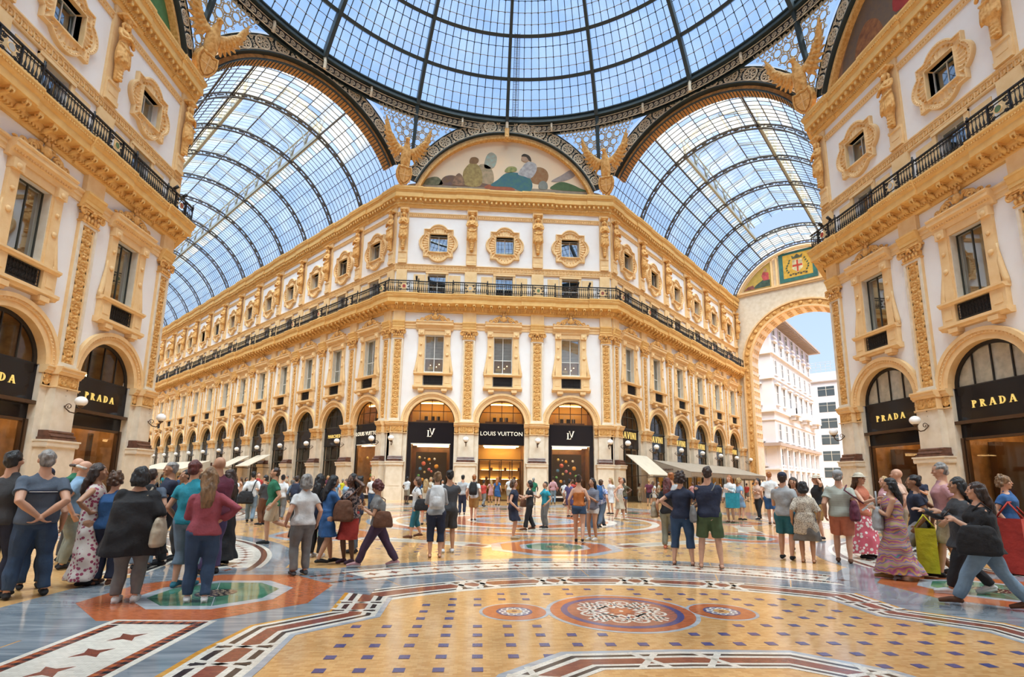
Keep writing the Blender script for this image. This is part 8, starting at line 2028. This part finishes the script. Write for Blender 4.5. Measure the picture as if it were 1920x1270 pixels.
p_ = person(-15.79, 16.79, 1.596, 52, 'distant grey-haired man in green top and khaki shorts in the left gallery', 'green', 'khaki', dist=2, sex='m', hair='gy', hs='short', legs='shift', arms=('phone', 'fold'), sk='m', botk='shorts')
p_ = person(-16.94, 21.31, 1.564, 21, 'distant grey-haired woman in turq top and white trousers in the left gallery', 'turq', 'white', dist=2, sex='f', hair='gy', hs='short', legs='shift', arms=('phone', 'relax'), sk='l', botk='long')
p_ = person(-16.88, 23.74, 1.626, -70, 'distant grey-haired man in beige top and khaki shorts in the left gallery', 'beige', 'khaki', dist=2, sex='m', hair='gy', hs='short', legs='step', arms=('down', 'down'), sk='l', botk='shorts')
p_ = person(-16.97, 25.40, 1.565, 199, 'distant grey-haired man in grey top and jeans shorts in the left gallery', 'grey', 'jeans', dist=2, sex='m', hair='gy', hs='short', legs='stand', arms=('phone', 'down'), sk='m', botk='shorts')
p_ = person(-15.18, 23.50, 1.612, 168, 'distant grey-haired woman in peach dress in the left gallery', 'peach', None, dist=2, sex='f', hair='gy', hs='short', legs='stand', arms=('hip', 'fold'), sk='d', topk='dress', botk='none')
p_ = person(-11.15, 12.65, 1.635, 107, 'distant blond-haired woman in sky top and jeans trousers in the left gallery', 'sky', 'jeans', dist=2, sex='f', hair='bl', hs='long', legs='walk', arms=('down', 'down'), sk='m', botk='long')
p_ = person(-10.93, 14.01, 1.596, 16, 'distant blond-haired woman in maroon top and beige shorts in the left gallery', 'maroon', 'beige', dist=2, sex='f', hair='bl', hs='long', legs='stand', arms=('down', 'fold'), sk='m', botk='shorts')
p_ = person(-10.16, 14.56, 1.430, -136, 'distant grey-haired woman in yellow top and white trousers in the left gallery', 'yellow', 'white', dist=2, sex='f', hair='gy', hs='short', legs='walk', arms=('hip', 'relax'), sk='d', botk='long')
p_ = person(-9.51, 14.85, 1.559, 163, 'distant brown-haired woman in beige top and beige shorts in the left gallery', 'beige', 'beige', dist=2, sex='f', hair='br', hs='long', legs='stand', arms=('phone', 'down'), sk='l', botk='shorts')
p_ = person(-11.30, 25.77, 1.457, 192, 'distant dark-haired woman in black dress in the left gallery', 'black', None, dist=2, sex='f', hair='db', hs='bob', legs='shift', arms=('relax', 'relax'), sk='l', topk='dress', botk='none')
p_ = person(-5.84, 12.46, 1.593, 158, 'distant black-haired man in white top and khaki shorts in front of the centre shops', 'white', 'khaki', dist=2, sex='m', hair='bk', hs='short', legs='shift', arms=('relax', 'fold'), sk='d', botk='shorts')
p_ = person(-4.90, 10.50, 1.436, 186, 'distant brown-haired woman in blue top and white shorts in front of the centre shops', 'blue', 'white', dist=2, sex='f', hair='br', hs='long', legs='shift', arms=('down', 'fold'), sk='d', botk='shorts')
p_ = person(-4.23, 10.00, 1.560, 5, 'distant blond-haired woman in beige top and black trousers in front of the centre shops', 'beige', 'black', dist=2, sex='f', hair='bl', hs='long', legs='shift', arms=('phone', 'relax'), sk='m', botk='long')
p_ = person(-3.56, 9.42, 1.445, 34, 'distant black-haired man in white top and navy trousers in front of the centre shops', 'white', 'navy', dist=2, sex='m', hair='bk', hs='short', legs='walk', arms=('down', 'down'), sk='m', botk='long')
p_ = person(-1.32, 9.80, 1.459, 149, 'distant black-haired woman in red top and grey trousers in front of the centre shops', 'red', 'grey', dist=2, sex='f', hair='bk', hs='short', legs='walk', arms=('hip', 'fold'), sk='m', botk='long')
p_ = person(-0.77, 15.72, 1.499, -151, 'distant blond-haired woman in pink dress in front of the centre shops', 'pink', None, dist=2, sex='f', hair='bl', hs='long', legs='shift', arms=('hip', 'fold'), sk='m', topk='dress', botk='none')
p_ = person(1.70, 12.33, 1.633, 174, 'distant grey-haired man in green top and white shorts in front of the centre shops', 'green', 'white', dist=2, sex='m', hair='gy', hs='short', legs='shift', arms=('relax', 'relax'), sk='d', botk='shorts')
p_ = person(3.57, 12.34, 1.519, 140, 'distant dark-haired woman in white top and beige shorts in front of the centre shops', 'white', 'beige', dist=2, sex='f', hair='db', hs='bob', legs='walk', arms=('down', 'relax'), sk='m', botk='shorts')
p_ = person(4.35, 13.74, 1.567, -10, 'distant brown-haired woman in red dress in front of the centre shops', 'red', None, dist=2, sex='f', hair='br', hs='long', legs='step', arms=('hip', 'fold'), sk='d', topk='dress', botk='none')
p_ = person(11.66, 24.32, 1.467, -17, 'distant dark-haired woman in grey top and jeans trousers by the restaurant awning', 'grey', 'jeans', dist=2, sex='f', hair='db', hs='bob', legs='walk', arms=('down', 'down'), sk='m', botk='long')
p_ = person(10.42, 19.29, 1.402, -168, 'distant brown-haired man in beige top and khaki trousers by the restaurant awning', 'beige', 'khaki', dist=2, sex='m', hair='br', hs='short', legs='stand', arms=('relax', 'fold'), sk='d', botk='long')
p_ = person(13.20, 26.49, 1.441, 132, 'distant grey-haired woman in sky top and navy shorts by the restaurant awning', 'sky', 'navy', dist=2, sex='f', hair='gy', hs='short', legs='stand', arms=('hip', 'down'), sk='m', botk='shorts')
p_ = person(9.18, 13.48, 1.640, 161, 'distant blond-haired man in maroon top and navy shorts by the restaurant awning', 'maroon', 'navy', dist=2, sex='m', hair='bl', hs='short', legs='shift', arms=('down', 'relax'), sk='m', botk='shorts')
p_ = person(9.75, 14.34, 1.536, 131, 'distant brown-haired woman in white dress by the restaurant awning', 'white', None, dist=2, sex='f', hair='br', hs='long', legs='stand', arms=('phone', 'down'), sk='m', topk='dress', botk='none')
p_ = person(11.64, 18.64, 1.517, 70, 'distant grey-haired man in beige top and grey shorts by the restaurant awning', 'beige', 'grey', dist=2, sex='m', hair='gy', hs='short', legs='step', arms=('phone', 'down'), sk='m', botk='shorts')
p_ = person(13.46, 22.84, 1.610, 10, 'distant grey-haired man in green top and khaki trousers by the restaurant awning', 'green', 'khaki', dist=2, sex='m', hair='gy', hs='short', legs='step', arms=('relax', 'fold'), sk='d', botk='long')
p_ = person(10.62, 14.10, 1.616, 9, 'distant grey-haired man in green top and grey shorts by the restaurant awning', 'green', 'grey', dist=2, sex='m', hair='gy', hs='short', legs='stand', arms=('phone', 'relax'), sk='l', botk='shorts')
p_ = person(12.71, 18.62, 1.528, -21, 'distant grey-haired man in turq top and navy shorts by the restaurant awning', 'turq', 'navy', dist=2, sex='m', hair='gy', hs='short', legs='step', arms=('down', 'relax'), sk='d', botk='shorts')
p_ = person(12.60, 14.88, 1.525, 7, 'distant brown-haired man in pink top and jeans shorts by the restaurant awning', 'pink', 'jeans', dist=2, sex='m', hair='br', hs='short', legs='step', arms=('relax', 'down'), sk='d', botk='shorts')
p_ = person(13.28, 15.43, 1.571, -174, 'distant brown-haired man in white top and jeans trousers by the restaurant awning', 'white', 'jeans', dist=2, sex='m', hair='br', hs='short', legs='stand', arms=('down', 'relax'), sk='l', botk='long')
p_ = person(17.38, 20.86, 1.443, 4, 'distant blond-haired man in offwhite top and beige shorts by the restaurant awning', 'offwhite', 'beige', dist=2, sex='m', hair='bl', hs='short', legs='shift', arms=('hip', 'down'), sk='m', botk='shorts')
p_ = person(20.86, 23.35, 1.572, 122, 'distant dark-haired man in red top and grey shorts by the restaurant awning', 'red', 'grey', dist=2, sex='m', hair='db', hs='short', legs='walk', arms=('phone', 'fold'), sk='m', botk='shorts')
p_ = person(19.76, 20.27, 1.584, 61, 'distant black-haired woman in beige top and beige shorts by the restaurant awning', 'beige', 'beige', dist=2, sex='f', hair='bk', hs='short', legs='shift', arms=('hip', 'relax'), sk='l', botk='shorts')
p_ = person(22.69, 23.64, 1.629, -180, 'distant dark-haired woman in grey top and black shorts by the restaurant awning', 'grey', 'black', dist=2, sex='f', hair='db', hs='bob', legs='step', arms=('relax', 'down'), sk='l', botk='shorts')
p_ = person(27.76, 30.18, 1.558, -181, 'distant brown-haired man in red top and khaki shorts by the restaurant awning', 'red', 'khaki', dist=2, sex='m', hair='br', hs='short', legs='step', arms=('hip', 'down'), sk='l', botk='shorts')
p_ = person(60.80, 81.55, 1.473, -2, 'distant brown-haired woman in blue dress under the far arch', 'blue', None, dist=2, sex='f', hair='br', hs='long', legs='stand', arms=('down', 'relax'), sk='d', topk='dress', botk='none')
p_ = person(45.28, 54.11, 1.451, -183, 'distant black-haired man in sky top and khaki trousers under the far arch', 'sky', 'khaki', dist=2, sex='m', hair='bk', hs='short', legs='stand', arms=('phone', 'fold'), sk='l', botk='long')
p_ = person(85.26, 113.23, 1.634, 147, 'distant blond-haired man in turq top and khaki shorts under the far arch', 'turq', 'khaki', dist=2, sex='m', hair='bl', hs='short', legs='step', arms=('phone', 'down'), sk='l', botk='shorts')
p_ = person(88.27, 115.09, 1.518, -34, 'distant blond-haired man in navy top and khaki shorts under the far arch', 'navy', 'khaki', dist=2, sex='m', hair='bl', hs='short', legs='step', arms=('phone', 'relax'), sk='d', botk='shorts')
p_ = person(55.32, 65.04, 1.488, -4, 'distant blond-haired woman in peach top and navy trousers under the far arch', 'peach', 'navy', dist=2, sex='f', hair='bl', hs='long', legs='stand', arms=('phone', 'down'), sk='m', botk='long')
p_ = person(74.86, 91.33, 1.447, -125, 'distant dark-haired man in pink top and black shorts under the far arch', 'pink', 'black', dist=2, sex='m', hair='db', hs='short', legs='walk', arms=('down', 'down'), sk='m', botk='shorts')
p_ = person(62.18, 72.12, 1.633, 55, 'distant brown-haired woman in beige dress under the far arch', 'beige', None, dist=2, sex='f', hair='br', hs='long', legs='walk', arms=('hip', 'down'), sk='m', topk='dress', botk='none')
p_ = person(66.61, 77.19, 1.434, 55, 'distant grey-haired man in beige top and beige shorts under the far arch', 'beige', 'beige', dist=2, sex='m', hair='gy', hs='short', legs='stand', arms=('hip', 'fold'), sk='l', botk='shorts')
run_jobs()
